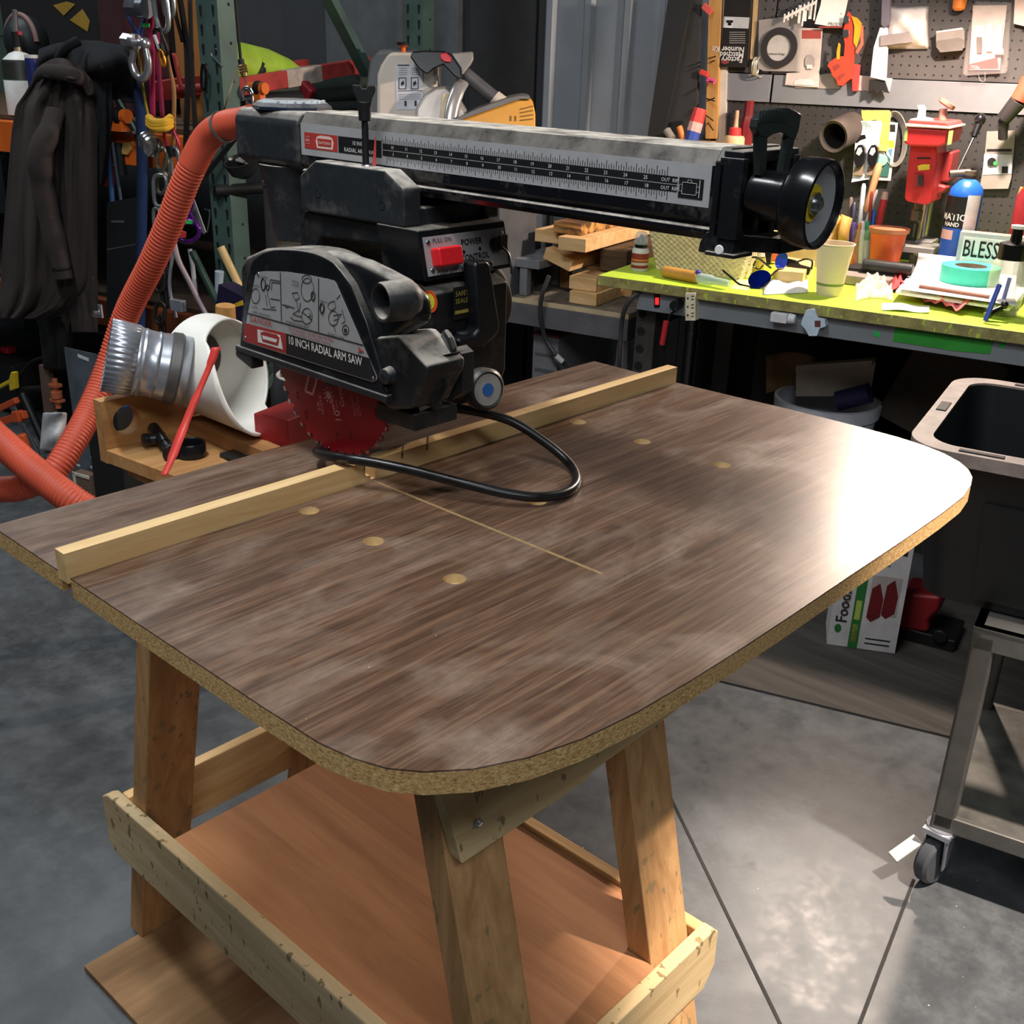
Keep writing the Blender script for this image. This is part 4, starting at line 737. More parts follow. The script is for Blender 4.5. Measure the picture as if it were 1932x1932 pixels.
m = MB(); c = on(1700, 78, 'n', NP - .05); m.bar(c - BD * .06, c + BD * .03 + UP * .012, .03, .02, UP); m.cyl(c, c + ND * .049, .003, seg=6); tag(m.make('grey_clip', pm('#8f8484', .4), bevel=.006), 'grey plastic clip under the crumpled clear bag', 'clip')
m = MB(); cc = on(1808, 20, 'n', NP - .04); m.lathe(cc, UP, [(.010, 0), (.018, .006), (.022, .05), (.02, .09)], 24); m.cyl(cc + UP * .05, cc + UP * .05 + ND * .039, .003, seg=6); tag(m.make('orange_nozzle', pm('#ea8a3e', .4)), 'orange rounded cap on the pegboard above the grey sanding block', 'cap')
def e7(m, n): pr(m, [(1768, 77), (1810, 71), (1820, 76), (1816, 95), (1774, 99), (1766, 88)], n - .004, 1); pr(m, [(1766, 59), (1815, 52), (1819, 55), (1767, 62)], n - .001, 2)
card('sanding_block', [(1766, 60), (1814, 53), (1820, 58), (1819, 90), (1806, 96), (1775, 98), (1766, 84)], .042, None, 'grey hand sanding block hung on the upper pegboard', 'sanding block', .03, extra=e7, mats=[pm('#8a817a', .6), pm('#6c635e', .6), pm('#d9ccc4', .5)], bevel=.003)
def e8(m, n):
    pr(m, [(1836, 10), (1900, 10), (1886, 132), (1828, 132)], n + .02, 1); pr(m, [(1829, 121), (1882, 108), (1884, 130), (1827, 131)], n + .019, 2); pr(m, [(1840, 48), (1857, 48), (1856, 72), (1838, 70)], n + .016, 3); pr(m, rect(1843, 70, 1853, 100), n + .012, 4)
    for u0, u1 in ((1861, 1872), (1886, 1891)): patch(m, rect(u0, 45, u1, 97), 'n', n + .01, .01, 3)
    patch(m, rect(1877, 92, 1893, 103), 'n', n + .004, .012, 3); m.tube([on(1845, 139, 'n', n + .01), on(1850, 152, 'n', n + .0), on(1858, 152, 'n', n + .01), on(1858, 136, 'n', n + .02)], .0016, 6); txt(m, 'Y55u', 1831, 129, n + .018, .012, 3)
card('tool_blister_pack', [(1841, 2), (1908, 4), (1900, 132), (1895, 138), (1822, 143), (1816, 138), (1826, 60)], .05, None, 'large clear blister pack with a red and white card on the upper pegboard', 'package', .026, extra=e8, mats=[pm('#d8cdca', .15, trans=.2, alpha=.14), pm('#cfc0b8', .6), pm('#b3403c', .5), pm('#efe6e2', .35), pm('#6b5f5c', .4)], bevel=.003)
card('price_card', [(1915, -10), (1945, -10), (1945, 52), (1912, 45)], .03, pm('#eccfc6', .5), 'pinkish card cut off by the right edge above the hammer', 'card', .006)
m = MB(); a, b_, c_, d_ = on(1945, 150, 'n', NP - .12), on(1922, 190, 'n', NP - .12), on(1893, 225, 'n', NP - .11), on(1892, 262, 'n', NP - .09)
m.cyl(a, b_, .026, .024, 20, m=1); m.cyl(b_, c_, .025, .021, 20); m.cyl(c_, d_, .014, .013, 14); m.ball(on(1890, 238, 'n', NP - .1), .014, 2); m.cyl(c_, c_ + ND * .107, .004, seg=8)
tag(m.make('rubber_grip_tool', [pm('#2a2728', .55), pm('#e04b36', .5), STEEL], bevel=.002), 'black rubber handle with a bright red end at the right edge', 'tool')
m = MB(); c = on(1572, 258, 'n', NP - .115); ax2 = (on(1608, 240, 'n', NP - .005) - c).normalized(); r = W(c, 30)
m.lathe(c, ax2, [(r * .8, .004), (r * .98, .0), (r, .012), (r * .97, .03), (r, .05), (r * .98, .113)], 40, cap=False); m.lathe(c, ax2, [(r * .8, .004), (r * .75, .1)], 40, cap=False, m=1); m.lathe(c + ax2 * .1, ax2, [(r * .75, 0), (r * .75, .002)], 30, m=1)
tag(m.make('rubber_hose_roll', [pm('#4a413c', .7, var=.2), pm('#1c1715', .8)]), 'dark hollow rubber tube sticking out of the lower pegboard', 'tube')
def e9(m, n): c = on(1650, 240, 'n', n); m.lathe(c, -ND, [(.022, 0), (.022, .008), (.012, .010), (.012, 0)], 30, m=1); pr(m, rect(1658, 258, 1676, 270), n, 2)
card('yellow_hang_card', [(1625, 208), (1678, 208), (1681, 214), (1674, 286), (1630, 280)], .028, None, 'yellow hang card with a shiny disc behind the white eyeglass card', 'card', .003, extra=e9, mats=[pm('#dcb860', .5), STEEL, pm('#b9a858', .5)])
def e10(m, n): pr(m, rect(1679, 235, 1689, 249), n, 1); pr(m, rect(1676, 265, 1687, 279), n, 2); pr(m, [(1675, 283), (1684, 280), (1681, 298)], n, 3); pr(m, [(1658, 292), (1672, 290), (1680, 300), (1676, 334), (1655, 332)], n - .003, 4); c = on(1664, 302, 'n', n - .004); m.lathe(c, -ND, [(.018, 0), (.018, .004), (.008, .005)], 24, m=5)
card('green_tape_pack', [(1665, 228), (1694, 232), (1680, 341), (1652, 340), (1655, 290)], .02, None, 'white and green blister pack right of the yellow card', 'package', .003, extra=e10, mats=[pm('#d7d6cc', .5), INK, pm('#ded03c', .5), pm('#5f8fa8', .5), pm('#37695f', .4), pm('#8fc0b4', .3)])
def e11(m, n):
    txt(m, 'Foster', 1632, 244, n - .0004, .012, 2); pr(m, [(1625, 230), (1634, 229), (1640, 235), (1648, 238), (1640, 241), (1626, 236)], n, 3); pr(m, [(1614, 268), (1618, 256), (1632, 254), (1634, 261), (1624, 264), (1617, 270)], n - .001, 1); pr(m, [(1628, 264), (1660, 270), (1660, 271), (1628, 266)], n, 4)
    for u0 in (1611, 1636):
        o_ = [(u0, 302), (u0 + 2, 284), (u0 + 8, 274), (u0 + 15, 273), (u0 + 20, 280), (u0 + 20, 296), (u0 + 16, 312), (u0 + 6, 316), (u0 + 2, 310)]
        patch(m, o_, 'n', NP - .062, .02, 1); patch(m, [(u0 + 4, 290), (u0 + 8, 279), (u0 + 14, 278), (u0 + 16, 286), (u0 + 10, 294)], 'n', NP - .0632, .002, 4); patch(m, [(u0 + 2, 314), (u0 + 19, 310), (u0 + 16, 331), (u0 - 2, 330)], 'n', NP - .05, .012, 5)
card('spoon_clip_card', [(1617, 228), (1663, 229), (1664, 233), (1654, 300), (1640, 338), (1606, 344), (1608, 336)], .042, None, 'white hang card holding two black spring clips with shiny tips', 'card', .003, extra=e11, mats=[pm('#e6e6ee', .5), pm('#16161a', .3), pm('#7c8a86', .5), pm('#8fa59a', .5), pm('#b9bcc4', .3), pm('#8d7c68', .5)])
m = MB()
for i in range(4): m.tube([on(1688 + math.cos(a) * (16 + i * 2.5), 262 + math.sin(a) * (46 + i * 2), 'n', NP - .012 - i * .004) for a in [k * PI / 7 for k in range(14)]], .0018, 6, sub=3, closed=True)
tag(m.make('cable_loop', pm('#a7a49e', .4, .4)), 'loops of grey cable on the pegboard left of the red drill press', 'cable')
# bagged part and lever
def e12(m, n): pr(m, [(1862, 281), (1909, 281), (1909, 286), (1861, 286)], n, 1); pr(m, [(1857, 290), (1910, 292), (1908, 328), (1854, 330)], n - .001, 2); c = on(1871, 305, 'n', n - .003); m.lathe(c, -ND, [(.012, 0), (.012, .004)], 16, m=1); c = on(1878, 308, 'n', n - .006); m.lathe(c, -ND, [(.006, 0), (.006, .002)], 12, m=3); pr(m, rect(1890, 314, 1902, 327), n - .002, 1)
card('labelled_parts_bag', [(1862, 248), (1916, 246), (1912, 290), (1908, 336), (1902, 356), (1848, 357), (1853, 326), (1858, 290)], .02, None, 'small clear bag with a white label and green dot on the lower pegboard', 'bag', .006, extra=e12, mats=[pm('#a9a19a', .3, alpha=.7), pm('#1b1a1a', .5), pm('#c9c9d2', .5), pm('#46b35a', .5)])
# ---- drill press
def DP(u, v, n): return on(u, v, 'n', n)
nd0 = 2.33; dp_b = on(1740, 470, 'z', ZB); dpn = 2.45
dpo = thing('drill_press', bn(DP(1745, 400, dpn).dot(BD), dpn, ZB), 'small red bench drill press standing against the pegboard', 'drill press')
RED = pm('#bb2a2c', .45, var=.08)
colx = DP(1748, 400, 2.52); colb = V((colx.x, colx.y, ZB)); 
m = MB(); m.cyl(colb + UP * .02, V((colx.x, colx.y, DP(1748, 260, 2.52).z)), .016, seg=20); m.make('column', STEEL, dpo)
m = MB(); hs_ = [(1718, 268), (1766, 270), (1768, 306), (1756, 384), (1744, 387), (1710, 380), (1706, 374), (1712, 318)]
m.prism(pts(hs_, 'n', 2.36), ND * .16); hd2 = m.make('head_housing', RED, dpo, bevel=.006, seg=3)
m = MB(); tq = [(1710, 238), (1794, 244), (1786, 272), (1776, 276), (1768, 282), (1716, 276), (1706, 270)]
m.prism(pts([(1709, 240), (1790, 246), (1782, 272), (1770, 277), (1716, 275), (1705, 270)], 'n', 2.33), ND * .24); cov = m.make('belt_cover', RED, dpo, bevel=.005, seg=3)
m = MB(); m.prism(pts([(1707, 233), (1793, 239), (1793, 244), (1707, 239)], 'n', 2.325), ND * .25, 0); m.prism(pts([(1714, 226), (1786, 231), (1790, 238), (1712, 234)], 'n', 2.335), ND * .23, 1); m.make('cover_lid', [pm('#e8c0b4', .5), pm('#c63a36', .5)], dpo, bevel=.003)
for q in ([(1708, 245), (1713, 243), (1711, 266), (1705, 266)], [(1790, 247), (1799, 246), (1795, 272), (1787, 274)]):
    m = MB(); patch(m, q, 'n', 2.3285, .001); m.make('masking_tape', pm('#9db86a', .6), cov)['label'] = 'pale green masking tape'
m = MB(); patch(m, [(1731, 313), (1740, 310), (1754, 310), (1754, 320), (1733, 322)], 'n', 2.358, .002, 1); patch(m, rect(1724, 328, 1742, 354), 'n', 2.356, .004, 2); patch(m, rect(1732, 332, 1741, 350), 'n', 2.349, .01, 0); patch(m, rect(1730, 297, 1756, 300), 'n', 2.3585, .001, 0)
m.make('switch_plate', [INK, pm('#d9bf3a', .5), pm('#9c2a2c', .5)], hd2)
m = MB(); m.prism(pts([(1772, 290), (1800, 285), (1790, 345), (1770, 345)], 'n', 2.46), ND * .12); m.prism(pts([(1762, 345), (1788, 352), (1782, 364), (1760, 372)], 'n', 2.44), ND * .06); m.make('motor_housing', pm('#8e2a2a', .5), dpo, bevel=.008, seg=3)
m = MB(); q = DP(1730, 400, 2.42); m.lathe(V((q.x, q.y, DP(1730, 382, 2.42).z)), -UP, [(.013, 0), (.013, .02), (.017, .022), (.017, .05), (.010, .058), (.0035, .06), (.0035, .1)], 18); m.make('chuck', pm('#6b655c', .35, .8), dpo)
m = MB(); bb(m, DP(1740, 450, dpn).dot(BD), 2.43, ZB + .008, (.14, .25, .016)); bb(m, DP(1738, 450, dpn).dot(BD), 2.40, ZB + .085, (.12, .12, .018)); m.cyl(colb + UP * .016, colb + UP * .045, .026, seg=20); bb(m, DP(1746, 450, dpn).dot(BD), 2.48, ZB + .085, (.05, .1, .03)); m.make('base', pm('#8f8e8a', .45, .4), dpo, bevel=.002)
m = MB(); a, b_ = DP(1805, 325, 2.5), DP(1843, 246, 2.56); m.cyl(a, b_, .004, seg=10); m.make('lever_rod', DKST, dpo); m2 = MB(); m2.ball(DP(1849, 226, 2.565), .016, 0, (1, 1, 1.15)); m2.cyl(b_ - (b_ - a).normalized() * .02, DP(1847, 232, 2.565), .009, .012, 14); m2.make('lever_knob', BLKs, dpo); m = MB(); m.cyl(DP(1788, 335, 2.5), a + (b_ - a) * .02, .007, seg=10); m.make('lever_hub', DKST, dpo)
# things standing on the drill press cover
ztop = DP(1750, 230, 2.34).z
m = MB(); c = DP(1727, 232, 2.40); m.prism(pts([(1728, 231), (1743, 231), (1745, 203), (1740, 198), (1730, 199), (1733, 206)], 'n', 2.40), ND * .02); tag(m.make('paper_strip', PAPER, bevel=.002), 'curled white strip standing on the red drill press', 'paper')
m = MB(); a, b_ = DP(1778, 232, 2.45), DP(1780, 205, 2.45); m.cyl(a, b_, .0125, .011, 18); n2 = (DP(1786, 190, 2.42) - DP(1783, 200, 2.45)).normalized(); m.lathe(DP(1783, 200, 2.45), V((.3, -.5, 1)), [(.016, 0), (.026, .002), (.027, .012), (.016, .014)], 24); tag(m.make('metal_crank', [pm('#8a7d70', .4, .4)]), 'grey metal crank disc on a stub on top of the drill press', 'crank')
m = MB(); m.prism(pts([(1712, 231), (1718, 224), (1740, 222), (1752, 224), (1758, 232)], 'n', 2.37), ND * .06); tag(m.make('crumpled_tissue', PAPER, bevel=.004), 'crumpled white tissue lying on the drill press cover', 'tissue')
# ---- propane bottle
c = on(1800, 478, 'z', ZB); c = bn(on(1803, 470, 'n', 2.36).dot(BD), 2.36, ZB); rp = W(c, 30); hb = on(1808, 325, 'n', 2.36).z - ZB
BLU = pm('#1f58b4', .35, var=.06); gb = thing('gas_bottle', c, 'blue gas torch bottle with black and white label beside the drill press', 'gas bottle')
m = MB(); m.lathe(c, UP, [(rp * .9, 0), (rp, .01), (rp, hb * .80), (rp * .93, hb * .87), (rp * .6, hb * .93), (rp * .35, hb * .95)], 40); m.make('body', BLU, gb)
m = MB(); sg = (-1.18, -.25)   # label wraps the near side
def band(m, a0, a1, z0, z1, mi, k=1.004): m.grid(lambda i, j: c + (BD * math.sin(a0 + (a1 - a0) * i) - ND * math.cos(a0 + (a1 - a0) * i)) * rp * k + UP * (z0 + (z1 - z0) * j), 14, 2, mi)
band(m, -1.3, .35, hb * .52, hb * .80, 1); band(m, .3, 1.2, hb * .38, hb * .82, 0, 1.006); band(m, -1.2, -.2, hb * .415, hb * .50, 2, 1.006)
for tx, zz, sz in (('OMATIC', .59, .026), ('HAND', .535, .016)):
    mm = MB(); mm.text(tx, V((0, 0, 0)), (1, 0, 0), (0, 1, 0), sz, 0, 0, .0003); w0 = max(p.x for p in mm.v)
    vv = [c + (BD * math.sin((p.x - w0 * .72) / rp - .2) - ND * math.cos((p.x - w0 * .72) / rp - .2)) * rp * 1.009 + UP * (hb * zz + p.y) for p in mm.v]; m.add(vv, mm.f, 3)
m.make('label', [pm('#cfd2d8', .5), pm('#17181c', .4), pm('#d3a8a0', .5), PAPER], gb)
m = MB(); m.lathe(c + UP * hb * .94, UP, [(.012, 0), (.013, .012), (.018, .013), (.018, .025)], 18); m.cyl(c + UP * (hb * .94 + .02), c + UP * (hb * .94 + .014) - BD * .05 - ND * .02, .010, seg=14); m.make('valve', pm('#6e6258', .4, .5), gb)
# ---- bench top clutter, right side
m = MB(); sb = on(1800, 500, 'z', ZB); sb = None; zt_ = on(1812, 437, 'n', 2.26).z; s1_ = on(1806, 470, 'n', 2.26).dot(BD); s2_ = s1_ + .165
m.prism([bn(s1_, 2.26, ZB), bn(s2_, 2.26, ZB), bn(s2_, 2.26, zt_), bn(s1_, 2.26, zt_)], ND * .045, 1); m.prism([bn(s1_, 2.2598, ZB), bn(s2_, 2.2598, ZB), bn(s2_, 2.2598, zt_), bn(s1_, 2.2598, zt_)], -ND * .0006, 2)
m.prism([bn(s1_ + .012, 2.2592, ZB + .01), bn(s2_ - .012, 2.2592, ZB + .01), bn(s2_ - .012, 2.2592, zt_ - .012), bn(s1_ + .012, 2.2592, zt_ - .012)], -ND * .0006, 0)
m.text('BLESSED', bn(s1_ + .014, 2.2570, zt_ - .064), BD, UP, .064, 3, .0008, .0006, .60)
tag(m.make('word_block', [PAPER, wood('sign_wood', '#d8a88a', '#b98468', 'x'), pm('#b9b9be', .5), INK]), 'small wooden block sign with lettering behind the clear bottle', 'sign')
m = MB(); pf = [on(*p, 'z', ZB + .035) for p in ((1697, 548), (1916, 580), (1955, 545), (1930, 500), (1735, 474))]
m.prism([on(1690, 550, 'z', ZB + .028), on(1905, 582, 'z', ZB + .028), on(1950, 530, 'z', ZB + .028), on(1735, 495, 'z', ZB + .028)], V((0, 0, -.006)), 0); bk2 = m
def sheet(i, j): a = pf[0].lerp(pf[1], i); b2 = on(1735 + 190 * i, 468 + 18 * i, 'n', 2.27 - .0 * i); return a.lerp(V((b2.x, b2.y, a.z)), min(1, j * 1.25)) + UP * (.004 + .055 * max(0, j - .55) ** 1.5 * 3)
m.grid(sheet, 6, 14, 0); pb_ = tag(m.make('paper_pad', [PAPER], solid=.0015), 'white paper pad curling up under the teal tape roll', 'paper')
rz = ZB + .034; c = on(1826, 536, 'z', rz); m = MB(); ro = .076; m.lathe(c + UP * .004, UP, [(ro, 0), (ro, .046), (.042, .046), (.040, 0)], 48, cap=False, mi=[0, 0, 1]); m.lathe(c + UP * .004, UP, [(ro, 0), (.04, 0)], 48, cap=False); tag(m.make('tape_roll', [pm('#3fc9ae', .5, var=.04), pm('#7c6a5a', .7)], angle=30), 'wide teal tape roll lying on the white paper pad', 'tape')
m = MB(); m.cyl(on(1735, 541, 'z', ZB + .043), on(1866, 561, 'z', ZB + .043), .006, seg=10); tag(m.make('pencil', pm('#8a5a48', .5)), 'brown carpenter pencil on the front of the paper pad', 'pencil')
rg2 = random.Random(5)
m = MB(); pA, pB, pC, pD = on(1706, 566, 'z', ZB), on(1812, 596, 'z', ZB), on(1862, 578, 'z', ZB), on(1690, 540, 'z', ZB)
m.grid(lambda i, j: pA.lerp(pB, i).lerp(pD.lerp(pC, i), j) + UP * (.003 + .024 * abs(math.sin(7 * i + 3 * j)) ** .6 * math.sin(PI * min(1, max(0, j * .9 + .06))) ** .5 + .010 * math.sin(17 * i + 4 * j) ** 2), 34, 12)
tag(m.make('red_cloth', pm('#dd5f62', .8, sheen=.3), solid=.003, subd=1), 'crumpled red cloth in front of the paper pad', 'cloth')
m = MB(); pA = on(1682, 556, 'z', ZB); m.grid(lambda i, j: on(1677 + 32 * i, 553 - 28 * j, 'z', ZB) + UP * (.004 + math.sin(PI * i) * math.sin(PI * (j * .8 + .1)) * (.03 + .03 * NZ.noise(V((i * 5, j * 4, 7))))), 20, 20); tag(m.make('red_glove', pm('#d8474c', .8), solid=.003), 'crumpled red rag at the left corner of the paper pad', 'cloth')
m = MB(); m.grid(lambda i, j: on(1663 + 90 * i, 585 - 13 * j + 6 * i, 'z', ZB + .002) + UP * (.004 * math.sin(PI * i * 1.3) ** 2), 10, 4); tag(m.make('paper_slip', PAPER, solid=.0008), 'white paper slip lying at the bench edge before the red cloth', 'paper')
m = MB(); m.grid(lambda i, j: on(1613 + 72 * i, 568 - 34 * j - 6 * math.sin(3 * i), 'z', ZB + .003) + UP * ((math.sin(PI * i) * math.sin(PI * j)) ** .5 * (.026 + .03 * NZ.noise(V((i * 5, j * 5, 1))) + .018 * NZ.noise(V((i * 12, j * 12, 4))))), 30, 24); tag(m.make('plastic_wrap', pm('#f3efe4', .2, alpha=.5), solid=.0008), 'crumpled clear plastic wrap left of the red rag on the bench', 'wrap')
# clear drinking bottle with black cap, pens inside
c = on(1888, 592, 'z', ZB); bo = thing('water_bottle', c, 'clear plastic bottle with black cap holding pens at the right bench edge', 'bottle')
rbt = W(c, 33); hbt = HT(c, 1888, 478); m = MB(); m.lathe(c, UP, [(rbt * .86, .001), (rbt * .92, .01), (rbt, .05), (rbt * 1.02, hbt * .6), (rbt, hbt * .8), (rbt * .86, hbt * .9), (rbt * .72, hbt * .93)], 36, cap=False); m.lathe(c + UP * .001, UP, [(rbt * .86, 0), (rbt * .86, .002)], 36); m.make('bottle_body', CLEARB, bo, angle=60)
m = MB(); m.lathe(c + UP * hbt * .925, UP, [(rbt * .80, 0), (rbt * .80, .038), (rbt * .7, .040), (.014, .045), (.013, .075)], 36); m.lathe(c + UP * (hbt * .925 + .075), UP, [(.017, 0), (.017, .008)], 20, m=1); m.make('bottle_cap', [BLKs, WHT], bo)
m = MB(); m.cyl(c + V((-.008, .0, .006)), c + BD * .004 + UP * hbt * .62, .005, seg=10); tag(m.make('pen', pm('#2546b8', .35)), 'blue pen standing inside the clear bottle', 'pen')
m = MB(); a = on(1858, 610, 'z', ZB) + UP * .006; m.cyl(a, a + BD * .012 + UP * .085 + ND * .035, .006, .006, 10); m.cyl(a - BD * .002 - UP * .002, a, .0035, .005, 10, 1); tag(m.make('pen', [pm('#1f3fae', .35), WHT]), 'blue pen leaning in front of the clear bottle', 'pen')
m = MB(); a = on(1860, 596, 'z', ZB + .012); m.cyl(a, a + BD * .03 + ND * .02 + UP * .02, .011, .008, 12); m.ball(a + BD * .035 + ND * .022 + UP * .028, .010); tag(m.make('black_pump', BLKs), 'small black bulb at the foot of the clear bottle', 'bulb')
m = MB(); c = bn(on(1925, 480, 'n', 2.35).dot(BD), 2.35, ZB); m.lathe(c, UP, [(.038, 0), (.04, .01), (.04, .26), (.02, .30), (.014, .34)], 28); tag(m.make('red_bottle', pm('#7c2226', .35)), 'dark red bottle at the right edge behind the clear bottle', 'bottle')
m = MB(); patch(m, [(1918, 372), (1925, 352), (1932, 356), (1945, 340), (1945, 396), (1930, 388)], 'n', 2.34, .01); tag(m.make('gold_bow', pm('#c9a25a', .5), bevel=.002), 'gold bow on top of the dark red bottle', 'bow')
# ---- pen cup
c = on(1628, 503, 'z', ZB); pcup = thing('pen_jar', c, 'clear jar crammed with pens, brushes and markers on the bench', 'jar'); rj = W(c, 28); hj = HT(c, 1628, 430)
m = MB(); m.lathe(c, UP, [(rj * .9, .0), (rj, .012), (rj, hj)], 32, cap=False); m.lathe(c + UP * .0, UP, [(rj * .9, 0), (rj * .9, .004)], 32); m.make('jar_body', pm('#cfd4d4', .1, alpha=.25), pcup, angle=60)
def pen(u0, v0, u1, v1, dn, r, mats, label, cat, name, tip=None, prof=None):
    b_ = c + ND * dn; n0 = b_.dot(ND); A = on(u0, v0, 'n', n0); B2 = on(u1, v1, 'n', n0 + .02); d = B2 - A; L = d.length; m = MB()
    m.lathe(A, d, [(q[0] * r, q[1] * L) for q in (prof or [(.5, 0), (1, .06), (1, .94), (.6, 1)])], 12, mi=(tip or [0] * 8)); return tag(m.make(name, mats), label, cat, 'pens in the jar')
pen(1605, 499, 1624, 420, -.04, .0052, [pm('#e0862c', .5)], 'orange pencil leaning out of the pen jar at the left', 'pencil', 'pencil')
pen(1624, 500, 1628, 417, -.03, .009, [pm('#eceded', .4)], 'thick white marker in front of the pen jar middle', 'marker', 'marker')
pen(1634, 498, 1638, 417, -.032, .0085, [pm('#cfd6da', .4), pm('#1f8f5a', .4)], 'marker with green cap in the pen jar', 'marker', 'marker', [0, 0, 1, 1], [(.6, 0), (1, .05), (1, .55), (1, .95), (.7, 1)])
pen(1612, 500, 1616, 450, -.035, .010, [pm('#d8532c', .4)], 'short orange marker low in the pen jar', 'marker', 'marker')
pen(1636, 470, 1645, 361, .0, .0048, [pm('#8e2f26', .5)], 'dark red pencil standing tall in the pen jar', 'pencil', 'pencil')
pen(1640, 470, 1650, 395, .005, .006, [pm('#2a5fc4', .4)], 'bright blue pen in the pen jar beside the red pencil', 'pen', 'pen')
pen(1655, 436, 1671, 362, .03, .011, [pm('#c43a3e', .3, alpha=.95), pm('#d8b8b4', .25)], 'screwdriver with a clear red handle at the right of the pen jar', 'screwdriver', 'screwdriver', [0, 0, 0, 1], [(.3, 0), (.9, .1), (1, .3), (1, .8), (.8, 1)])
pen(1634, 400, 1659, 308, .02, .011, [pm('#c08a62', .5)], 'wooden brush handle rising highest from the pen jar', 'brush', 'brush', None, [(.6, 0), (1, .1), (.9, .4), (1.1, .9), (.8, 1)])
pen(1618, 460, 1630, 346, .01, .0075, [pm('#b4bcc4', .35)], 'silver grey pen standing tall in the pen jar', 'pen', 'pen')
pen(1628, 440, 1655, 358, .012, .005, [pm('#d9d9de', .4)], 'thin white pen crossing behind the red pencil', 'pen', 'pen')
pen(1600, 452, 1606, 372, .01, .007, [pm('#5c5048', .5)], 'brown grey stick at the left of the pen jar', 'stick', 'stick')
pen(1606, 455, 1612, 382, -.005, .008, [pm('#24263a', .4), pm('#3a44d8', .35)], 'dark pen with a bright blue end in the pen jar', 'pen', 'pen', [0, 0, 0, 1])
pen(1596, 470, 1597, 415, -.02, .010, [pm('#9a95a0', .4)], 'grey marker at the far left of the pen jar', 'marker', 'marker')
pen(1608, 465, 1611, 420, -.018, .010, [pm('#4a3f7c', .4)], 'purple marker beside the orange pencil', 'marker', 'marker')
# orange tub, grey box, black case, marker, knife
c = bn(on(1672, 470, 'n', 2.34).dot(BD), 2.34, ZB); m = MB(); r = W(c, 33); h = HT(c, 1672, 424); m.lathe(c, UP, [(r * .62, 0), (r * .72, .003), (r * .98, h * .85), (r * 1.1, h * .87), (r * 1.12, h * .95)], 36, cap=False, mi=[0, 0, 1, 1]); m.lathe(c, UP, [(r * .62, 0), (r * .62, .003)], 30); m.lathe(c + UP * h * .9, UP, [(r * 1.0, 0), (r * .9, .004)], 36, m=1); tag(m.make('plastic_tub', [pm('#d8622c', .4), pm('#a8694c', .5)], angle=50), 'orange plastic tub with brownish lid right of the pen jar', 'tub')
m = MB(); a = bn(on(1690, 500, 'z', ZB).dot(BD), 2.16, ZB); bb(m, a.dot(BD), 2.18, ZB + .014, (.15, .10, .028)); tag(m.make('grey_case', pm('#8a8078', .5), bevel=.004), 'flat grey plastic case in front of the drill press', 'case')
m = MB(); a = on(1752, 478, 'z', ZB); bb(m, a.dot(BD) - .02, 2.24, ZB + .02, (.17, .08, .04)); m.cyl(bn(a.dot(BD) - .06, 2.2, ZB + .05), bn(a.dot(BD) + .08, 2.2, ZB + .05), .018, seg=16); tag(m.make('black_vise', pm('#1d1c1d', .45), bevel=.005), 'black clamp tool lying before the drill press base', 'tool')
m = MB(); a, b_ = on(1598, 521, 'z', ZB + .008), on(1634, 505, 'z', ZB + .008); m.cyl(a, a.lerp(b_, .45), .0085, seg=12); m.cyl(a.lerp(b_, .45), b_, .0085, seg=12, m=1); tag(m.make('marker_pen', [BLKs, pm('#a8a4a2', .4)]), 'black-capped marker lying on the bench right of the paper cup', 'marker')
m = MB(); m.prism([on(1591, 532, 'z', ZB + .003), on(1612, 536, 'z', ZB + .003), on(1650, 522, 'z', ZB + .003), on(1618, 522, 'z', ZB + .003)], UP * .006); tag(m.make('utility_knife', pm('#5c5a58', .35, .5), bevel=.001), 'flat grey blade lying below the black-capped marker', 'blade')
m = MB(); m.prism([on(1620, 522, 'z', ZB + .002), on(1690, 530, 'z', ZB + .002), on(1735, 505, 'z', ZB + .002), on(1660, 492, 'z', ZB + .002)], UP * .004); tag(m.make('plastic_sheet', pm('#8c7f84', .15, alpha=.8)), 'smoky clear plastic sheet lying flat behind the crumpled wrap', 'sheet')
# paper cup
c = on(1563, 556, 'z', ZB); r = W(c, 34); h = HT(c, 1565, 457); m = MB(); pc_ = [(r * .64, 0), (r * .66, .002), (r * .735, h * .2), (r * .74, h * .215), (r * .75, h * .25), (r, h * .97), (r * 1.05, h * .98), (r * 1.05, h), (r * .97, h), (r * .66, .02)]
m.lathe(c, UP, pc_, 40, cap=False, mi=[0, 0, 1, 1, 0, 0, 0, 0, 2]); m.lathe(c + UP * .0005, UP, [(r * .64, 0), (r * .64, .001)], 30); tag(m.make('paper_cup', [pm('#e2d0b4', .6, var=.03), pm('#7c8f4a', .6), pm('#d6c2a2', .6)], angle=40), 'tan paper cup with a green ring on the bench', 'cup')
# basket
bsk = thing('wicker_basket', bn(on(1320, 520, 'z', ZB).dot(BD), 2.2, ZB), 'pale woven basket on the bench behind the saw arm', 'basket')
b1, b2_ = on(1240, 508, 'z', ZB), on(1396, 527, 'z', ZB); n1 = max(b1.dot(ND), 2.0); sA, sB = on(1240, 500, 'n', n1).dot(BD), on(1396, 520, 'n', n1).dot(BD)
hB = on(1230, 425, 'n', n1 - .01).z - ZB + .05
def bas(i, j, k=0):
    t_ = (i * 4) % 4; q = int(t_); fr_2 = t_ - q; e = .022 * j * 1.6; s0_, s1_, m0, m1 = sA - e, sB + e, n1 - e, n1 + .22 + e
    P = [(s0_, m0), (s1_, m0), (s1_, m1), (s0_, m1)]; a, b2 = P[q], P[(q+1) % 4]; p = (a[0] + (b2[0]-a[0]) * fr_2, a[1] + (b2[1]-a[1]) * fr_2)
    return bn(p[0], p[1], ZB + hB * j)
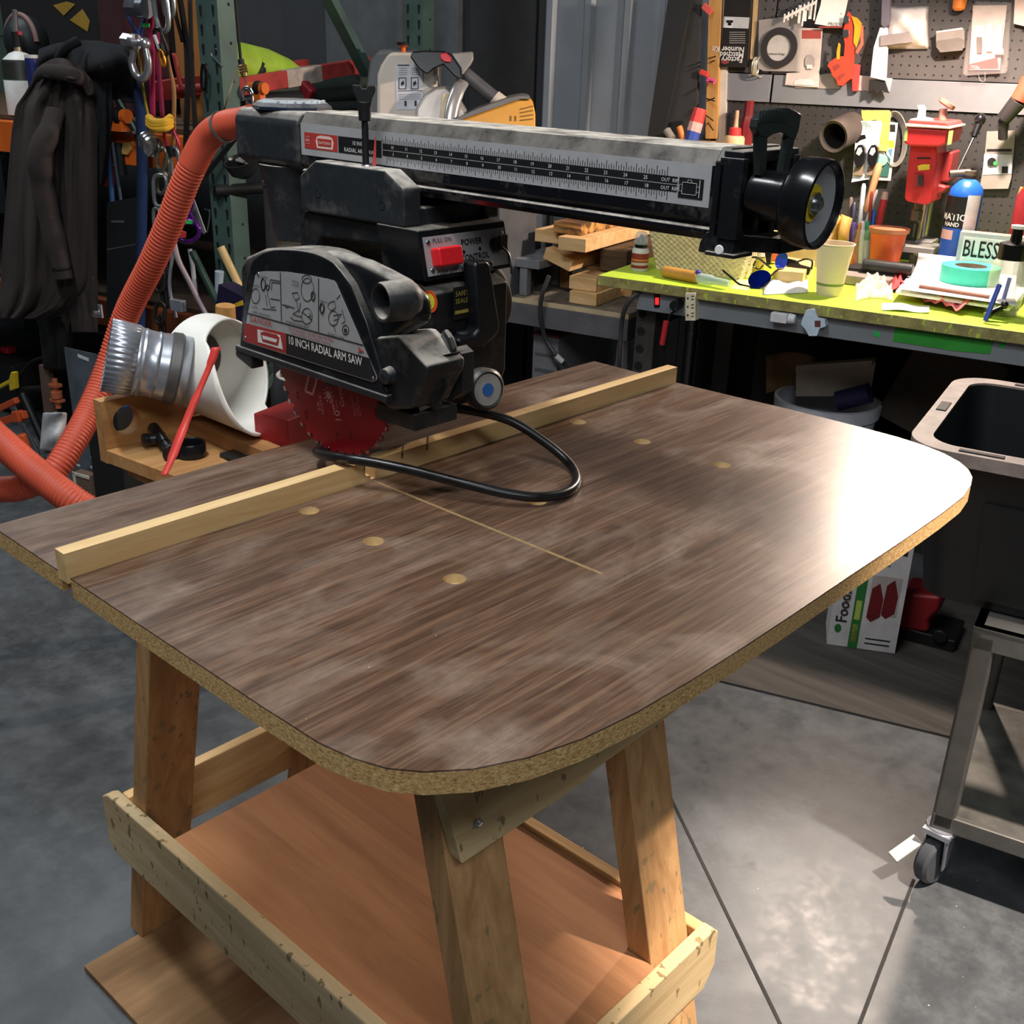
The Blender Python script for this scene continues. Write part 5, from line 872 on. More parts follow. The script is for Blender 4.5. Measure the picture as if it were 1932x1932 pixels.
def bwv(i, j):
    p = bas(i, j); ph = math.sin(i * 2 * PI * 60 + (PI if int(j * 22) % 2 else 0)); q = int(i * 4) % 4; nrm = [-ND, BD, ND, -BD][q]; return p + nrm * (.0035 * ph * abs(math.sin(j * 22 * PI)))
m = MB(); m.grid(bwv, 480, 67, wrap=True); m.poly([bas(k / 4, .01) for k in range(4)]); m.make('basket_body', pm('#dccaa2', .7, var=.12, sc=60), bsk, solid=.004, angle=80)
m = MB(); m.tube([bas(k / 32, 1) for k in range(32)], .007, 8, sub=1, closed=True); m.make('basket_rim', pm('#cbb27a', .7), bsk)
# glue bottle and neighbours
c = on(1206, 510, 'z', ZB); gl = thing('glue_bottle', c, 'small glue bottle with red label and clear cap at the bench left end', 'bottle'); r = W(c, 16); h = HT(c, 1206, 436)
m = MB(); m.lathe(c, UP, [(r * .9, 0), (r, .004), (r, h * .52), (r * .9, h * .58), (r * .5, h * .60)], 28); m.make('bottle_body', pm('#d4d2d0', .4), gl)
m = MB(); m.lathe(c + UP * h * .08, UP, [(r * 1.01, 0), (r * 1.01, h * .38)], 28, cap=False); m.lathe(c + UP * h * .16, UP, [(r * 1.02, 0), (r * 1.02, h * .07)], 28, cap=False, m=1); m.lathe(c + UP * h * .27, UP, [(r * 1.02, 0), (r * 1.02, h * .04)], 28, cap=False, m=2); m.make('label', [pm('#8e342a', .5), pm('#c9b8b0', .5), pm('#d88a4a', .5)], gl)
m = MB(); m.lathe(c + UP * h * .60, UP, [(r * .75, 0), (r * .75, h * .1), (r * .5, h * .13), (r * .2, h * .3), (r * .1, h * .32)], 24); m.make('spout', BLKs, gl); m = MB(); m.lathe(c + UP * h * .68, UP, [(r * .8, 0), (r * .78, h * .2), (r * .55, h * .3), (r * .2, h * .33)], 24, cap=False); m.make('clear_cap', pm('#dfe3e6', .1, alpha=.4), gl, angle=60)
m = MB(); c = bn(on(1231, 500, 'n', 2.12).dot(BD) , 2.12, ZB); c = bn(on(1226, 500, 'n', 1.98).dot(BD) - .02, 2.3, ZB); m.lathe(c, UP, [(.026, 0), (.027, .1), (.012, .14), (.012, .17)], 20, mi=[0, 1, 1]); tag(m.make('stain_bottle', [pm('#7c2420', .4), pm('#7a5c24', .4)]), 'amber bottle with red base between glue bottle and basket', 'bottle')
m = MB(); a, b_ = on(1252, 512, 'z', ZB + .017), on(1316, 524, 'z', ZB + .017); d = (b_ - a).normalized(); m.lathe(a, d, [(.012, 0), (.0165, .006), (.0165, (b_ - a).length), (.013, (b_ - a).length + .004)], 20); e_ = b_ + d * .005; m.lathe(e_, d, [(.0145, 0), (.0145, .04), (.011, .05), (.010, .09), (.008, .1)], 18, m=1); m.ball(e_ + UP * .014 - d * .004, .009, 2); tag(m.make('roller_tool', [pm('#c08a3e', .5), pm('#b9cfcc', .1, alpha=.6), pm('#3b3fa0', .4)]), 'wooden-handled tool with clear end lying before the basket', 'tool')
# sunglasses (two pairs)
def lens(m, u, v, ru, rv, n, mi, rot=0):
    m.prism([on(u + math.cos(a) * ru - math.sin(a) * rv * rot, v + math.sin(a) * rv + math.cos(a) * ru * rot, 'n', n + .018 * math.cos(a)) for a in [k * PI / 10 for k in range(20)]], ND * .003, mi)
MIR = pm('#1230c8', .12, .85, .3, 6)
nn_ = on(1432, 545, 'z', ZB).dot(ND); m = MB(); lens(m, 1433, 527, 21, 16, nn_, 0, -.35); m.tube([on(1415, 541, 'n', nn_), on(1395, 536, 'n', nn_ + .01), on(1378, 522, 'n', nn_ + .02), on(1364, 510, 'n', nn_ + .03)], .003, 8, 1); m.bar(on(1415, 541, 'n', nn_ - .003), on(1432, 543, 'n', nn_ - .003), .008, .006, UP, 1); m.tube([on(1413 + 0, 540, 'n', nn_ - .001), on(1433, 543.5, 'n', nn_ - .002), on(1453, 530, 'n', nn_ + .01)], .0022, 6, 1)
lens(m, 1474, 492, 11, 16, nn_ + .10, 0, .3); m.tube([on(1455, 520, 'n', nn_ + .01), on(1466, 510, 'n', nn_ + .06), on(1478, 508, 'n', nn_ + .1)], .003, 8, 1)
tag(m.make('sunglasses', [MIR, BLKs]), 'blue mirrored sunglasses lying folded on the bench', 'sunglasses')
n3 = nn_ + .14; m = MB()
m.tube([on(1411, 485, 'n', n3), on(1430, 487, 'n', n3), on(1447, 500, 'n', n3), on(1455, 506, 'n', n3)], .003, 8, 0); m.tube([on(1425, 492, 'n', n3), on(1422, 502, 'n', n3), on(1432, 508, 'n', n3), on(1440, 500, 'n', n3)], .0022, 6, 0); m.prism(pts([(1443, 478), (1452, 471), (1456, 480), (1452, 500), (1446, 498)], 'n', n3), ND * .01); m.prism(pts([(1482, 488), (1500, 492), (1508, 500), (1530, 506), (1525, 519), (1500, 516), (1484, 505)], 'n', n3), ND * .012); m.tube([on(1504, 494, 'n', n3), on(1520, 489, 'n', n3), on(1532, 493, 'n', n3), on(1531, 508, 'n', n3)], .0026, 8, 0)
tag(m.make('eyeglasses', BLKs), 'tangle of black-framed glasses behind the blue sunglasses', 'glasses')
m = MB(); a = on(1462, 541, 'z', ZB); b_ = on(1512, 545, 'z', ZB); m.prism([a, b_, on(1534, 522, 'z', ZB) , on(1478, 512, 'z', ZB)], UP * .045); tag(m.make('small_carton', pm('#c9b27a', .7), bevel=.002), 'small yellowish carton lying left of the paper cup', 'carton')
m = MB(); n4 = 2.36; m.prism(pts([(1478, 492), (1556, 500), (1552, 445), (1488, 436)], 'n', n4), ND * .1); m.v = [V((p.x, p.y, max(p.z, ZB))) for p in m.v]; bx_ = MB(); s1_, s2_ = on(1482, 480, 'n', n4).dot(BD), on(1556, 480, 'n', n4).dot(BD); z1_ = on(1520, 440, 'n', n4).z; bb(bx_, (s1_+s2_)/2, n4 + .05, (ZB + z1_)/2, (s2_-s1_, .1, z1_-ZB)); tag(bx_.make('kraft_box', pm('#b79a74', .8), bevel=.002), 'kraft cardboard box behind the glasses and the paper cup', 'box')
n5 = 2.33; m = MB(); z1_ = on(1448, 440, 'n', n5).z + .03; sA_ = on(1436, 470, 'n', n5).dot(BD); bb(m, sA_ + .012, n5, (ZB+z1_)/2, (.024, .03, z1_-ZB)); m.cyl(bn(sA_ + .04, n5, ZB + .03), bn(sA_ + .04, n5, ZB + .07), .016, seg=16); m.cyl(bn(sA_ + .04, n5 - .004, ZB + .01), bn(sA_ + .04, n5 - .004, ZB + .035), .018, seg=16); tag(m.make('orange_tool', pm('#dc5020', .4), bevel=.003), 'orange plastic tool standing between basket and kraft box', 'tool')
m = MB(); bb(m, sA_ - .035, n5 + .02, (ZB+z1_)/2, (.05, .012, z1_-ZB + .02)); tag(m.make('navy_book', pm('#3a3e52', .6)), 'dark slate panel standing right of the basket', 'panel')
c = on(1425, 518, 'z', ZB); m = MB(); r = W(c, 15); m.lathe(c, UP, [(r, 0), (r, .05), (r * .9, .055)], 24, mi=[1, 1, 0]); m.lathe(c + UP * .055, UP, [(r * 1.05, 0), (r * 1.05, .022)], 24); tag(m.make('small_jar', [pm('#d8d2c4', .4), pm('#a89a3c', .3)]), 'small yellow jar with white lid right of the basket', 'jar')
m = MB(); m.grid(lambda i, j: on(1440 + 84 * i, 556 - 26 * j - 4 * i, 'z', ZB + .002) + UP * (.02 * math.sin(PI * i * .9) * math.sin(PI * j) * (1 + .5 * math.sin(9 * i))), 10, 8); tag(m.make('crumpled_paper', PAPER, solid=.001), 'crumpled white paper in front of the small carton', 'paper')
m = MB(); m.prism([on(1378, 545, 'z', ZB), on(1412, 549, 'z', ZB), on(1425, 531, 'z', ZB), on(1394, 527, 'z', ZB)], UP * .0015); tag(m.make('sticky_note', pm('#eaf0a0', .7)), 'pale yellow note under the left arm of the sunglasses', 'note')
m = MB(); n6 = 2.40; z1_ = on(1583, 408, 'n', n6).z; s1_, s2_ = on(1566, 430, 'n', n6).dot(BD), on(1596, 430, 'n', n6).dot(BD); m.grid(lambda i, j: bn(s1_ + (s2_ - s1_) * i, n6 + .04 * math.sin(PI * i * 1) - .03 * math.sin(7*j + 3*i) * .5, ZB + (z1_ - ZB) * j), 10, 8); tag(m.make('paper_bag', pm('#b98f4a', .7), solid=.03), 'folded brown paper bag behind the paper cup', 'bag')
# ledge behind the arm and what stands on it
nl = 2.6; zl_ = on(1385, 262, 'n', nl - .05).z - .0; lg2 = MB(); sL0, sL1 = on(1275, 262, 'n', nl).dot(BD), on(1432, 262, 'n', nl).dot(BD); 
bb(lg2, (sL0 + sL1) / 2, nl + .02, zl_ - .03 - .009, (sL1 - sL0, .15, .018)); bb(lg2, (sL0+sL1)/2, nl + .088, zl_ - .07, (sL1 - sL0, .012, .1)); tag(lg2.make('wall_ledge', PINE), 'narrow wooden ledge on the pegboard behind the saw arm', 'ledge')
zL = zl_ - .03
def stand(u, n): p = on(u, 260, 'n', n); return bn(p.dot(BD), n, zL)
c = stand(1386, nl); m = MB(); k_ = W(c, 1); m.lathe(c, UP, [(18 * k_, 0), (19 * k_, .004), (19 * k_, .028), (17 * k_, .036), (11 * k_, .038)], 28); m.lathe(c + UP * .038, UP, [(12 * k_, 0), (11 * k_, .022), (7 * k_, .025)], 20, m=1); m.lathe(c + UP * .063, UP, [(4.5 * k_, 0), (3.5 * k_, .03), (3.8 * k_, .031), (3.2 * k_, .052)], 14, m=2); tag(m.make('glue_bottle', [pm('#d8b68a', .5), pm('#cf3a38', .4), pm('#e0a888', .4)]), 'squat glue bottle with red cap and tan nozzle behind the saw arm', 'bottle')
c = stand(1407, nl + .04); m = MB(); m.lathe(c, UP, [(13 * k_, 0), (13 * k_, .07), (10 * k_, .095), (9 * k_, .10), (9 * k_, .145)], 8); tag(m.make('red_bottle', pm('#6c1f22', .35)), 'tall dark red bottle behind the lock lever of the saw arm', 'bottle')
m = MB(); a, b_ = on(1302, 272, 'n', nl - .02), on(1318, 216, 'n', nl + .0); m.lathe(a, b_ - a, [(.024, 0), (.024, .04), (.024, .07), (.022, .115)], 10, mi=[0, 2, 1]); tag(m.make('caulk_tube', [pm('#2f4a9a', .4), pm('#d8433c', .4), pm('#d8a8a0', .4)]), 'red and blue tube leaning at the left end behind the saw arm', 'tube')
m = MB(); m.cyl(on(1292, 268, 'n', nl - .02), on(1281, 238, 'n', nl - .02), .012, .010, 14); tag(m.make('orange_file', pm('#e0823c', .45), bevel=.003), 'orange-handled file sticking up left of the red and blue tube', 'file')
m = MB(); m.cyl(on(1268, 262, 'n', nl - .03), on(1258, 246, 'n', nl - .02), .014, seg=14); tag(m.make('dowel_end', pm('#8c857c', .5)), 'grey dowel end left of the orange-handled file', 'dowel')
# ---- steel shelf table left of the bench, with lumber
nS = 2.05; zS_ = on(1172, 591, 'n', nS).z; s0, s1 = -1.615, on(1186, 600, 'n', nS).dot(BD)
sht = thing('shelf_table', bn((s0 + s1)/2, 2.2, 0), 'grey steel shelf table with chipboard top left of the workbench', 'table')
m = MB(); m.prism([bn(s0, nS, zS_), bn(s1, nS, zS_), bn(s1, 2.72, zS_), bn(s0, 2.72, zS_)], V((0, 0, -.016)), 1, 1); m.m[0] = 0; m.make('table_board', [pm('#74695a', .9, var=.3, sc=30), pm('#cdb893', .8)], sht)
m = MB(); bb(m, (s0+s1)/2, nS + .01, zS_ - .052, (s1 - s0, .02, .07)); bb(m, (s0+s1)/2, 2.71, zS_ - .052, (s1 - s0, .02, .07)); bb(m, s1 - .01, 2.385, zS_ - .052, (.02, .63, .07)); m.make('table_frame', pm('#77757a', .5, .4), sht, bevel=.002)
for s, n in ((s1 - .025, nS + .03), (s1 - .025, 2.68), (s0 + .03, nS + .03)):
    m = MB(); m.cyl(bn(s, n, 0), bn(s, n, zS_ - .02), .021, seg=18); m.lathe(bn(s, n, zS_ - .2), UP, [(.024, 0), (.024, .03)], 18); m.make('leg', pm('#8d8d8f', .35, .7), sht)
# cord draped from the bench and from the shelf
m = MB(); m.tube([on(1205, 552, 'n', NR - .004), on(1190, 565, 'n', NR - .02), on(1178, 585, 'n', NR - .02), on(1172, 620, 'n', NR - .0), on(1168, 690, 'n', NR), on(1166, 740, 'n', NR + .05)], .007, 8); tag(m.make('rail_cord', pm('#3c3b3a', .5)), 'grey cord running from the power rail end down to the floor', 'cord')
m = MB(); m.tube([on(1036, 520, 'n', nS - .03), on(1022, 560, 'n', nS - .04), on(1020, 600, 'n', nS - .03), on(1030, 640, 'n', nS), on(1050, 672, 'n', nS), on(1068, 690, 'n', nS + .03), on(1080, 720, 'n', nS + .05)], .0075, 8); m.cyl(on(1049, 671, 'n', nS - .002), on(1061, 682, 'n', nS + .012), .0095, seg=10, m=1); tag(m.make('extension_cord', [pm('#3c3b3b', .45), WHT]), 'grey cord with a white tag hanging off the shelf table', 'cord')
def lumber(u0, v0, u1, v1, n, L, z=None, skew=0, name='lumber_offcut', label='', mat=None, dirv=None):
    m = MB(); a, b_, c2, d2 = on(u0, v1, 'n', n), on(u1, v1 + skew, 'n', n), on(u1, v0 + skew, 'n', n), on(u0, v0, 'n', n); m.prism([a, b_, c2, d2], (dirv or (ND + BD * -.1)) * L); return tag(m.make(name, mat or LUM, bevel=.002), label, 'lumber', 'stacked lumber offcuts')
LUM = wood('offcut_pine', '#e8c490', '#d0a46c', 'y', .5, .65, None, .4); LUMb = wood('offcut_brown', '#d79c55', '#5d3f24', 'y', .5, .65, None, .2)
zq = zS_
def lum(u0, u1, n, z0, h, L, label, mat, tilt=0, rot=0):
    s_0, s_1 = on(u0, 520, 'n', n).dot(BD), on(u1, 520, 'n', n).dot(BD); m = MB(); r = RM @ Matrix.Rotation(rot, 3, 'Z') @ Matrix.Rotation(tilt, 3, 'Y'); f0 = bn((s_0+s_1)/2, n, z0 + h/2); m.box(f0 + (r @ V((0, L/2, 0))), (s_1 - s_0, L, h), 0, r); return tag(m.make('lumber_offcut', mat, bevel=.002), label, 'lumber', 'stacked lumber offcuts')
k_ = dep(bn(-.6, 1.95, zS_)) / F
lum(1076, 1128, 2.08, zS_ + .001, .040, .5, 'bottom short lumber block at the front of the lumber stack', LUM)
lum(1074, 1126, 2.10, zS_ + .042, .042, .5, 'second lumber block of the stack, lit in a curved patch', LUM)
lum(1024, 1078, 2.13, zS_ + .105, .038, .55, 'tilted lumber block under the long boards', LUM, .32)
lum(1050, 1102, 2.08, zS_ + .165, .042, .62, 'long orange-lit board near the top of the lumber stack', LUM)
lum(1006, 1050, 2.16, zS_ + .168, .040, .5, 'pale board end at the left of the lumber stack', LUM)
lum(1040, 1092, 2.13, zS_ + .208, .036, .6, 'topmost board of the lumber stack with dark brown end', LUMb, .0)
lum(1130, 1180, 2.22, zS_ + .09, .07, .5, 'thick dark block at the back right of the lumber stack', wood('dark_block', '#5c4630', '#33271c', 'y'))
m = MB(); bb(m, -.80, 2.4, zS_ + .0815, (.30, .25, .012)); [bb(m, -.80 + dx, 2.4 + dn, zS_ + .039, (.03, .03, .074)) for dx in (-.12, .12) for dn in (-.1, .1)]; tag(m.make('spacer_stool', LEGW), 'low wooden stool under the tilted lumber boards', 'stool')
# grey stand and blue-grey machine between saw handle and lumber
m = MB(); GST = pm('#8f9398', .45, .4)
def leg(u0, v0, u1, v1, n, w, d=.02): m.bar(on(u0, v0, 'n', n), on(u1, v1, 'n', n), W(on(u0, v0, 'n', n), w), d, BD)
nG = 2.09; sg_, zg = on(990, 480, 'n', nG).dot(BD), on(990, 488, 'n', nG).z
bb(m, sg_, nG + .12, zg - .014, (.12, .26, .028)); bb(m, sg_ - .0 , nG + .01, (zS_ + zg) / 2 - .014, (.028, .03, zg - zS_ - .03)); bb(m, sg_, nG + .23, (zS_ + zg) / 2 - .014, (.028, .03, zg - zS_ - .03))
tag(m.make('grey_bench_stop', GST, bevel=.002), 'grey metal T-shaped work support standing on the shelf table', 'support')
m = MB(); s2, n2 = on(958, 440, 'n', 2.2).dot(BD), 2.2; bb(m, s2 - .02, n2 + .1, zS_ + .05, (.2, .26, .10)); zt2 = on(955, 410, 'n', n2).z; bb(m, s2 - .04, n2 + .1, (zS_ + .1 + zt2) / 2, (.13, .2, zt2 - zS_ - .1)); tag(m.make('machine_base', pm('#565b66', .5, .2), bevel=.008), 'blue-grey machine body on the shelf table behind the saw handle', 'machine')
m = MB(); bb(m, on(1000, 420, 'n', 2.4).dot(BD), 2.4, zS_ + .12, (.03, .1, .24)); tag(m.make('pale_post', pm('#a29a8e', .6)), 'pale narrow post right of the blue-grey machine', 'post')
m = MB(); c = bn(on(1037, 440, 'n', 2.62).dot(BD), 2.62, zS_); m.cyl(c, c + UP * .42, .012, seg=12); m.lathe(c, UP, [(.06, 0), (.05, .01), (.015, .02)], 20); tag(m.make('stand_rod', BLKm), 'thin black rod stand behind the lumber stack', 'rod')
# box under the shelf table
m = MB(); nX = 2.12; s1_, s2_ = on(1005, 680, 'n', nX).dot(BD), on(1052, 680, 'n', nX).dot(BD); zx = on(1028, 634, 'n', nX).z; bb(m, (s1_+s2_)/2, nX + .2, zx/2, (s2_-s1_, .4, zx), 0); bb(m, (s1_+s2_)/2, nX + .199, zx + .003, (s2_-s1_+.002, .402, .008), 1); bb(m, (s1_+s2_)/2, nX - .001, zx * .78, ((s2_-s1_) * .82, .001, .012), 2); bb(m, (s1_+s2_)/2, nX - .001, zx * .88, ((s2_-s1_) * .82, .001, .01), 2)
tag(m.make('file_box', [pm('#77777a', .7), pm('#6c2a2e', .6), pm('#55565a', .7)]), 'grey storage box with a dark red lid edge under the shelf table', 'box')
# under the bench
c = on(1562, 752, 'z', .45); c = V((c.x, c.y, 0)); bk3 = thing('waste_bin', c, 'white plastic waste bin full of cardboard under the bench', 'bin'); r = W(V((c.x, c.y, .45)), 97)
m = MB(); m.lathe(c, UP, [(r * .74, .002), (r * .78, .01), (r * .94, .405), (r * 1.0, .41), (r * 1.02, .45), (r * .95, .452), (r * .74, .02)], 48, cap=False); m.lathe(c + UP * .002, UP, [(r * .74, 0), (r * .74, .006)], 40); m.make('bin_body', pm('#dfe3ee', .4, var=.03), bk3, angle=40)
nB = c.dot(ND)
m = MB(); m.prism(pts([(1501, 748), (1502, 692), (1652, 684), (1640, 748)], 'n', nB - .03), ND * .012); m.prism(pts([(1500, 700), (1502, 690), (1646, 680), (1644, 692)], 'n', nB - .06), ND * .04); tag(m.make('cardboard_box', pm('#b7b0a2', .8), bevel=.001), 'pale cardboard box flap standing in the white waste bin', 'cardboard')
m = MB(); m.grid(lambda i, j: on(1446 + 90 * i, 742 - 70 * j - 8 * math.sin(PI * i), 'n', nB + .06 + .03 * math.sin(4 * i)), 8, 6); tag(m.make('kraft_paper', pm('#8c7350', .85), solid=.002), 'crumpled brown cardboard at the left of the waste bin', 'cardboard')
m = MB(); c9 = on(1602, 742, 'n', nB - .08); m.cyl(c9 - BD * .03 - UP * .03, c9 + BD * .06 + UP * .012, .03, seg=20); tag(m.make('dark_can', [pm('#2c2c52', .5)]), 'dark blue package lying in the waste bin', 'package')
m = MB(); nQ = 2.45; pq = on(1795, 700, 'n', nQ); m.box(V((pq.x, pq.y, .52)), (.26, .3, .3), 0, RM @ Matrix.Rotation(.35, 3, 'Y')); tag(m.make('carton', pm('#4e463e', .85)), 'tilted dark carton under the bench behind the black tote', 'carton')
m = MB(); bb(m, pq.dot(BD), nQ + .02, .16, (.5, .34, .32)); tag(m.make('floor_carton', pm('#2f2a26', .9)), 'dark carton on the floor carrying the tilted carton', 'carton')
m = MB(); m.grid(lambda i, j: on(1460 + 70 * i, 662 - 22 * j - 5 * math.sin(PI * i), 'n', 2.55 - .05 * math.sin(PI * j)), 8, 6); pz = MB(); bb(pz, on(1500, 650, 'n', 2.5).dot(BD), 2.54, .33, (.25, .16, .66)); tag(pz.make('dark_bag', pm('#2b2725', .9), bevel=.03), 'dark bulky bag under the bench behind the waste bin', 'bag')
# food container box, red tool, floor mat
a, b_ = on(1560, 1215, 'z', .006), on(1688, 1233, 'z', .006); d = (b_ - a).normalized(); nrm = d.cross(UP) * -1; hF = .34; wF = (b_ - a).length
m = MB(); lean = V((0, 0, hF)) + nrm * .012; bx0 = [a, b_, b_ + lean, a + lean]; m.prism(bx0, nrm * .12, 0)
def fp(x, y, l=.0008): return a + d * (wF * x) + lean * y - nrm * l
for (x0_, x1_, y0_, y1_, mi) in ((.30, .44, 0, 1, 1), (.50, .92, .30, .62, 2), (.46, .98, .9, .95, 3), (.54, .9, .05, .06, 3), (.54, .9, .09, .1, 3), (.82, .93, .80, .9, 3), (.33, .41, .05, .2, 5), (.33, .41, .24, .4, 5)): m.prism([fp(x0_, y0_), fp(x1_, y0_), fp(x1_, y1_), fp(x0_, y1_)], -nrm * .0004, mi)
for x_, y_ in ((.60, .40), (.80, .44)): m.prism([fp(x_ + q * .1, y_ + w2 * .16, .0016) for q, w2 in ((-1, -.8), (-.3, -1), (.9, -.7), (1, .2), (.2, 1), (-.8, .7))], -nrm * .0004, 4)
m.prism([fp(.12 + math.cos(q) * .05, .15 + math.sin(q) * .035, .0012) for q in [i * PI / 6 for i in range(12)]], -nrm * .0004, 1)
m.text('FoodSaver', fp(.23, .20, .001), UP, -d, .04, 3, .0006, .0004); m.text('vest', fp(.62, .70, .001), UP, -d, .036, 1, .0006)
m.text('hanger', fp(.72, .70, .001), UP, -d, .026, 1, .0006)
tag(m.make('food_box', [pm('#d5d3d4', .6), pm('#2f7a3a', .5), pm('#b9b0ae', .6), pm('#2b2b2b', .6), pm('#6f1d22', .5), pm('#c9d86a', .5)]), 'white and green food packaging box with dark red picture on the floor', 'box')
m = MB(); p0 = on(1735, 1205, 'z', .01); rt = thing('red_tool', p0, 'red and black power tool on the floor beside the food box', 'power tool')
q_ = p0.dot(ND); m.prism([V((p.x, p.y, max(p.z, .03))) for p in pts([(1692, 1200), (1752, 1196), (1752, 1172), (1774, 1150), (1776, 1126), (1700, 1118), (1680, 1180)], 'n', q_ - .02)], ND * .12); m.make('tool_body', pm('#8f1f26', .45), rt, bevel=.012, seg=3)
m = MB(); bb(m, p0.dot(BD), q_ + .05, .02, (.18, .14, .038)); m.lathe(bn(p0.dot(BD) + .05, q_ - .0205, .045), -ND, [(.02, 0), (.018, .012)], 18); m.make('tool_base', pm('#1a1a1b', .5), rt, bevel=.004)
m = MB(); mq = [on(1190, 1262, 'z', .004), on(1420, 1196, 'z', .004), on(1990, 1230, 'z', .004), on(1840, 1420, 'z', .004), on(1700, 1390, 'z', .004), on(1400, 1288, 'z', .004)]
M1, M2, M3, M4 = on(1420, 1302, 'z', 0), on(1790, 1392, 'z', 0), None, None; u = (M2 - M1).normalized(); v_ = u.cross(UP) * -1; A_ = M1 - u * .75; B_ = M1 + u * 1.0
m.prism([A_, B_, B_ + v_ * .75, A_ + v_ * .75], V((0, 0, .005))); tag(m.make('floor_mat', wood('dark_mat', '#55504a', '#34302c', 'y', .4, .8, None, .5)), 'dark wood-grained floor mat in front of the bench', 'mat')
# ---- steel cart with tote
ct = thing('steel_cart', bn(1.05, 1.0, 0), 'grey steel cart on casters at the right edge', 'cart'); CT = pm('#6f6e6a', .42, .55, .15)
zc1 = on(1838, 1180, 'n', .762).z; zc0 = on(1809, 1540, 'n', .775).z; sc0 = on(1838, 1180, 'n', .762).dot(BD); sc1 = 1.6; n0, n1c = .76, 1.22
m = MB(); bb(m, (sc0+sc1)/2, (n0+n1c)/2, zc1 - .006, (sc1-sc0, n1c-n0, .012)); bb(m, (sc0+sc1)/2, n0 + .008, zc1 - .02, (sc1-sc0, .016, .04)); bb(m, sc0 + .008, (n0+n1c)/2, zc1 - .02, (.016, n1c-n0, .04)); bb(m, (sc0+sc1)/2 + .04, (n0+n1c)/2, zc1 + .0015, (sc1-sc0-.1, n1c-n0-.1, .003), 1); m.make('cart_top', [CT, pm('#2d2d2d', .8, bmp=.6, sc=200)], ct, bevel=.004)
m = MB(); bb(m, (sc0+sc1)/2, (n0+n1c)/2, zc0 - .006, (sc1-sc0, n1c-n0-.004, .012), 1); bb(m, (sc0+sc1)/2, n0 + .008, zc0 - .016, (sc1-sc0, .016, .034)); bb(m, (sc0+sc1)/2, n1c - .008, zc0 - .016, (sc1-sc0, .016, .034)); m.make('cart_shelf', [CT, pm('#6b6a64', .5, .3, .5, 6)], ct, bevel=.003)
for s, n in ((sc0 + .02, n0 + .02), (sc0 + .02, n1c - .02), (sc1 - .02, n0 + .02)):
    m = MB(); bb(m, s, n, (zc1 - .012 + zc0 - .03) / 2, (.04, .04, zc1 - .012 - zc0 + .03)); m.make('leg', CT, ct, bevel=.006)
    wcx = bn(s, n, .052); cas = MB(); ax3 = V((.2, .98, 0)).normalized(); cas.lathe(wcx - ax3 * .014, ax3, [(.02, -.001), (.046, 0), (.052, .006), (.052, .022), (.046, .028), (.02, .029)], 32); cas.make('caster_wheel', pm('#4b4f55', .55), ct)
    fk = MB(); fk.lathe(bn(s, n, zc0 - .044), UP, [(.028, 0), (.03, .004), (.028, .012)], 24); 
    for k in (-1, 1): fk.prism([wcx + ax3 * (.019 * k) + p for p in (V((.026, .0, .06)), V((-.026, .0, .06)), V((-.012, .0, -.012)), V((.010, .0, -.012)))], ax3 * (.003 * k))
    fk.box(wcx + UP * .066, (.06, .05, .01)); fk.make('caster_fork', GALV, ct)
    if s < sc0 + .1 and n < n0 + .1:
        br = MB(); br.bar(wcx + V((-.02, .03, .035)), wcx + V((-.065, .055, .004)), .024, .007, (.5, .5, .3)); br.make('caster_brake', pm('#c9cac6', .5), ct, bevel=.002)
tt = thing('storage_tote', bn(.95, 1.0, zc1), 'black plastic storage tote with dusty rim standing on the steel cart', 'tote')
def rr(s0, s1, n0, n1, r, k=8):
    o = []
    for (cs, cn, a0) in ((s1-r, n1-r, 0), (s0+r, n1-r, PI/2), (s0+r, n0+r, PI), (s1-r, n0+r, 1.5*PI)): o += [(cs + r*math.cos(a0 + i*PI/2/k), cn + r*math.sin(a0 + i*PI/2/k)) for i in range(k + 1)]
    return o
zt0 = zc1 + .004; zt1 = on(1755, 838, 'n', .79).z; ts0 = on(1726, 805, 'n', .86).dot(BD)
TBK = pm('#15181a', .45, var=.15); L0 = rr(ts0 + .06, ts0 + .80, .83, 1.23, .05); L1 = rr(ts0 + .02, ts0 + .84, .79, 1.27, .06); L2 = rr(ts0, ts0 + .86, .77, 1.29, .075); L3 = rr(ts0 + .033, ts0 + .827, .805, 1.255, .05); Lb = rr(ts0 + .065, ts0 + .795, .835, 1.225, .045)
m = MB()
def skin(m, A, za, B, zb_, mi=0): n_ = len(A); o = [bn(s, n, za) for s, n in A] + [bn(s, n, zb_) for s, n in B]; m.add(o, [[i, (i+1) % n_, n_ + (i+1) % n_, n_ + i] for i in range(n_)], mi)
skin(m, L0, zt0, L1, zt1 - .02); skin(m, L3, zt1 - .004, Lb, zt0 + .006, 0); m.poly([bn(s, n, zt0) for s, n in L0]); m.poly([bn(s, n, zt0 + .006) for s, n in Lb]); skin(m, L1, zt1 - .022, L2, zt1 - .02); skin(m, L1, zt1 - .021, L3, zt1 - .004)
for (x0_, x1_) in ((.14, .30), (.44, .60)): m.prism([bn(ts0 + x0_, .8005, zt0 + .20), bn(ts0 + x1_, .8005, zt0 + .20), bn(ts0 + x1_ - .01, .822, zt0 + .02), bn(ts0 + x0_ + .01, .822, zt0 + .02)], -ND * .006)
m.make('tote_body', TBK, tt, angle=40)
m = MB(); skin(m, L2, zt1 - .022, L2, zt1); skin(m, L2, zt1, L3, zt1); skin(m, L3, zt1, L3, zt1 - .008)
m2 = pm('#2a2a2a', .5, dust=1.0); 
for nn_2 in (.95, 1.02, 1.10): pass
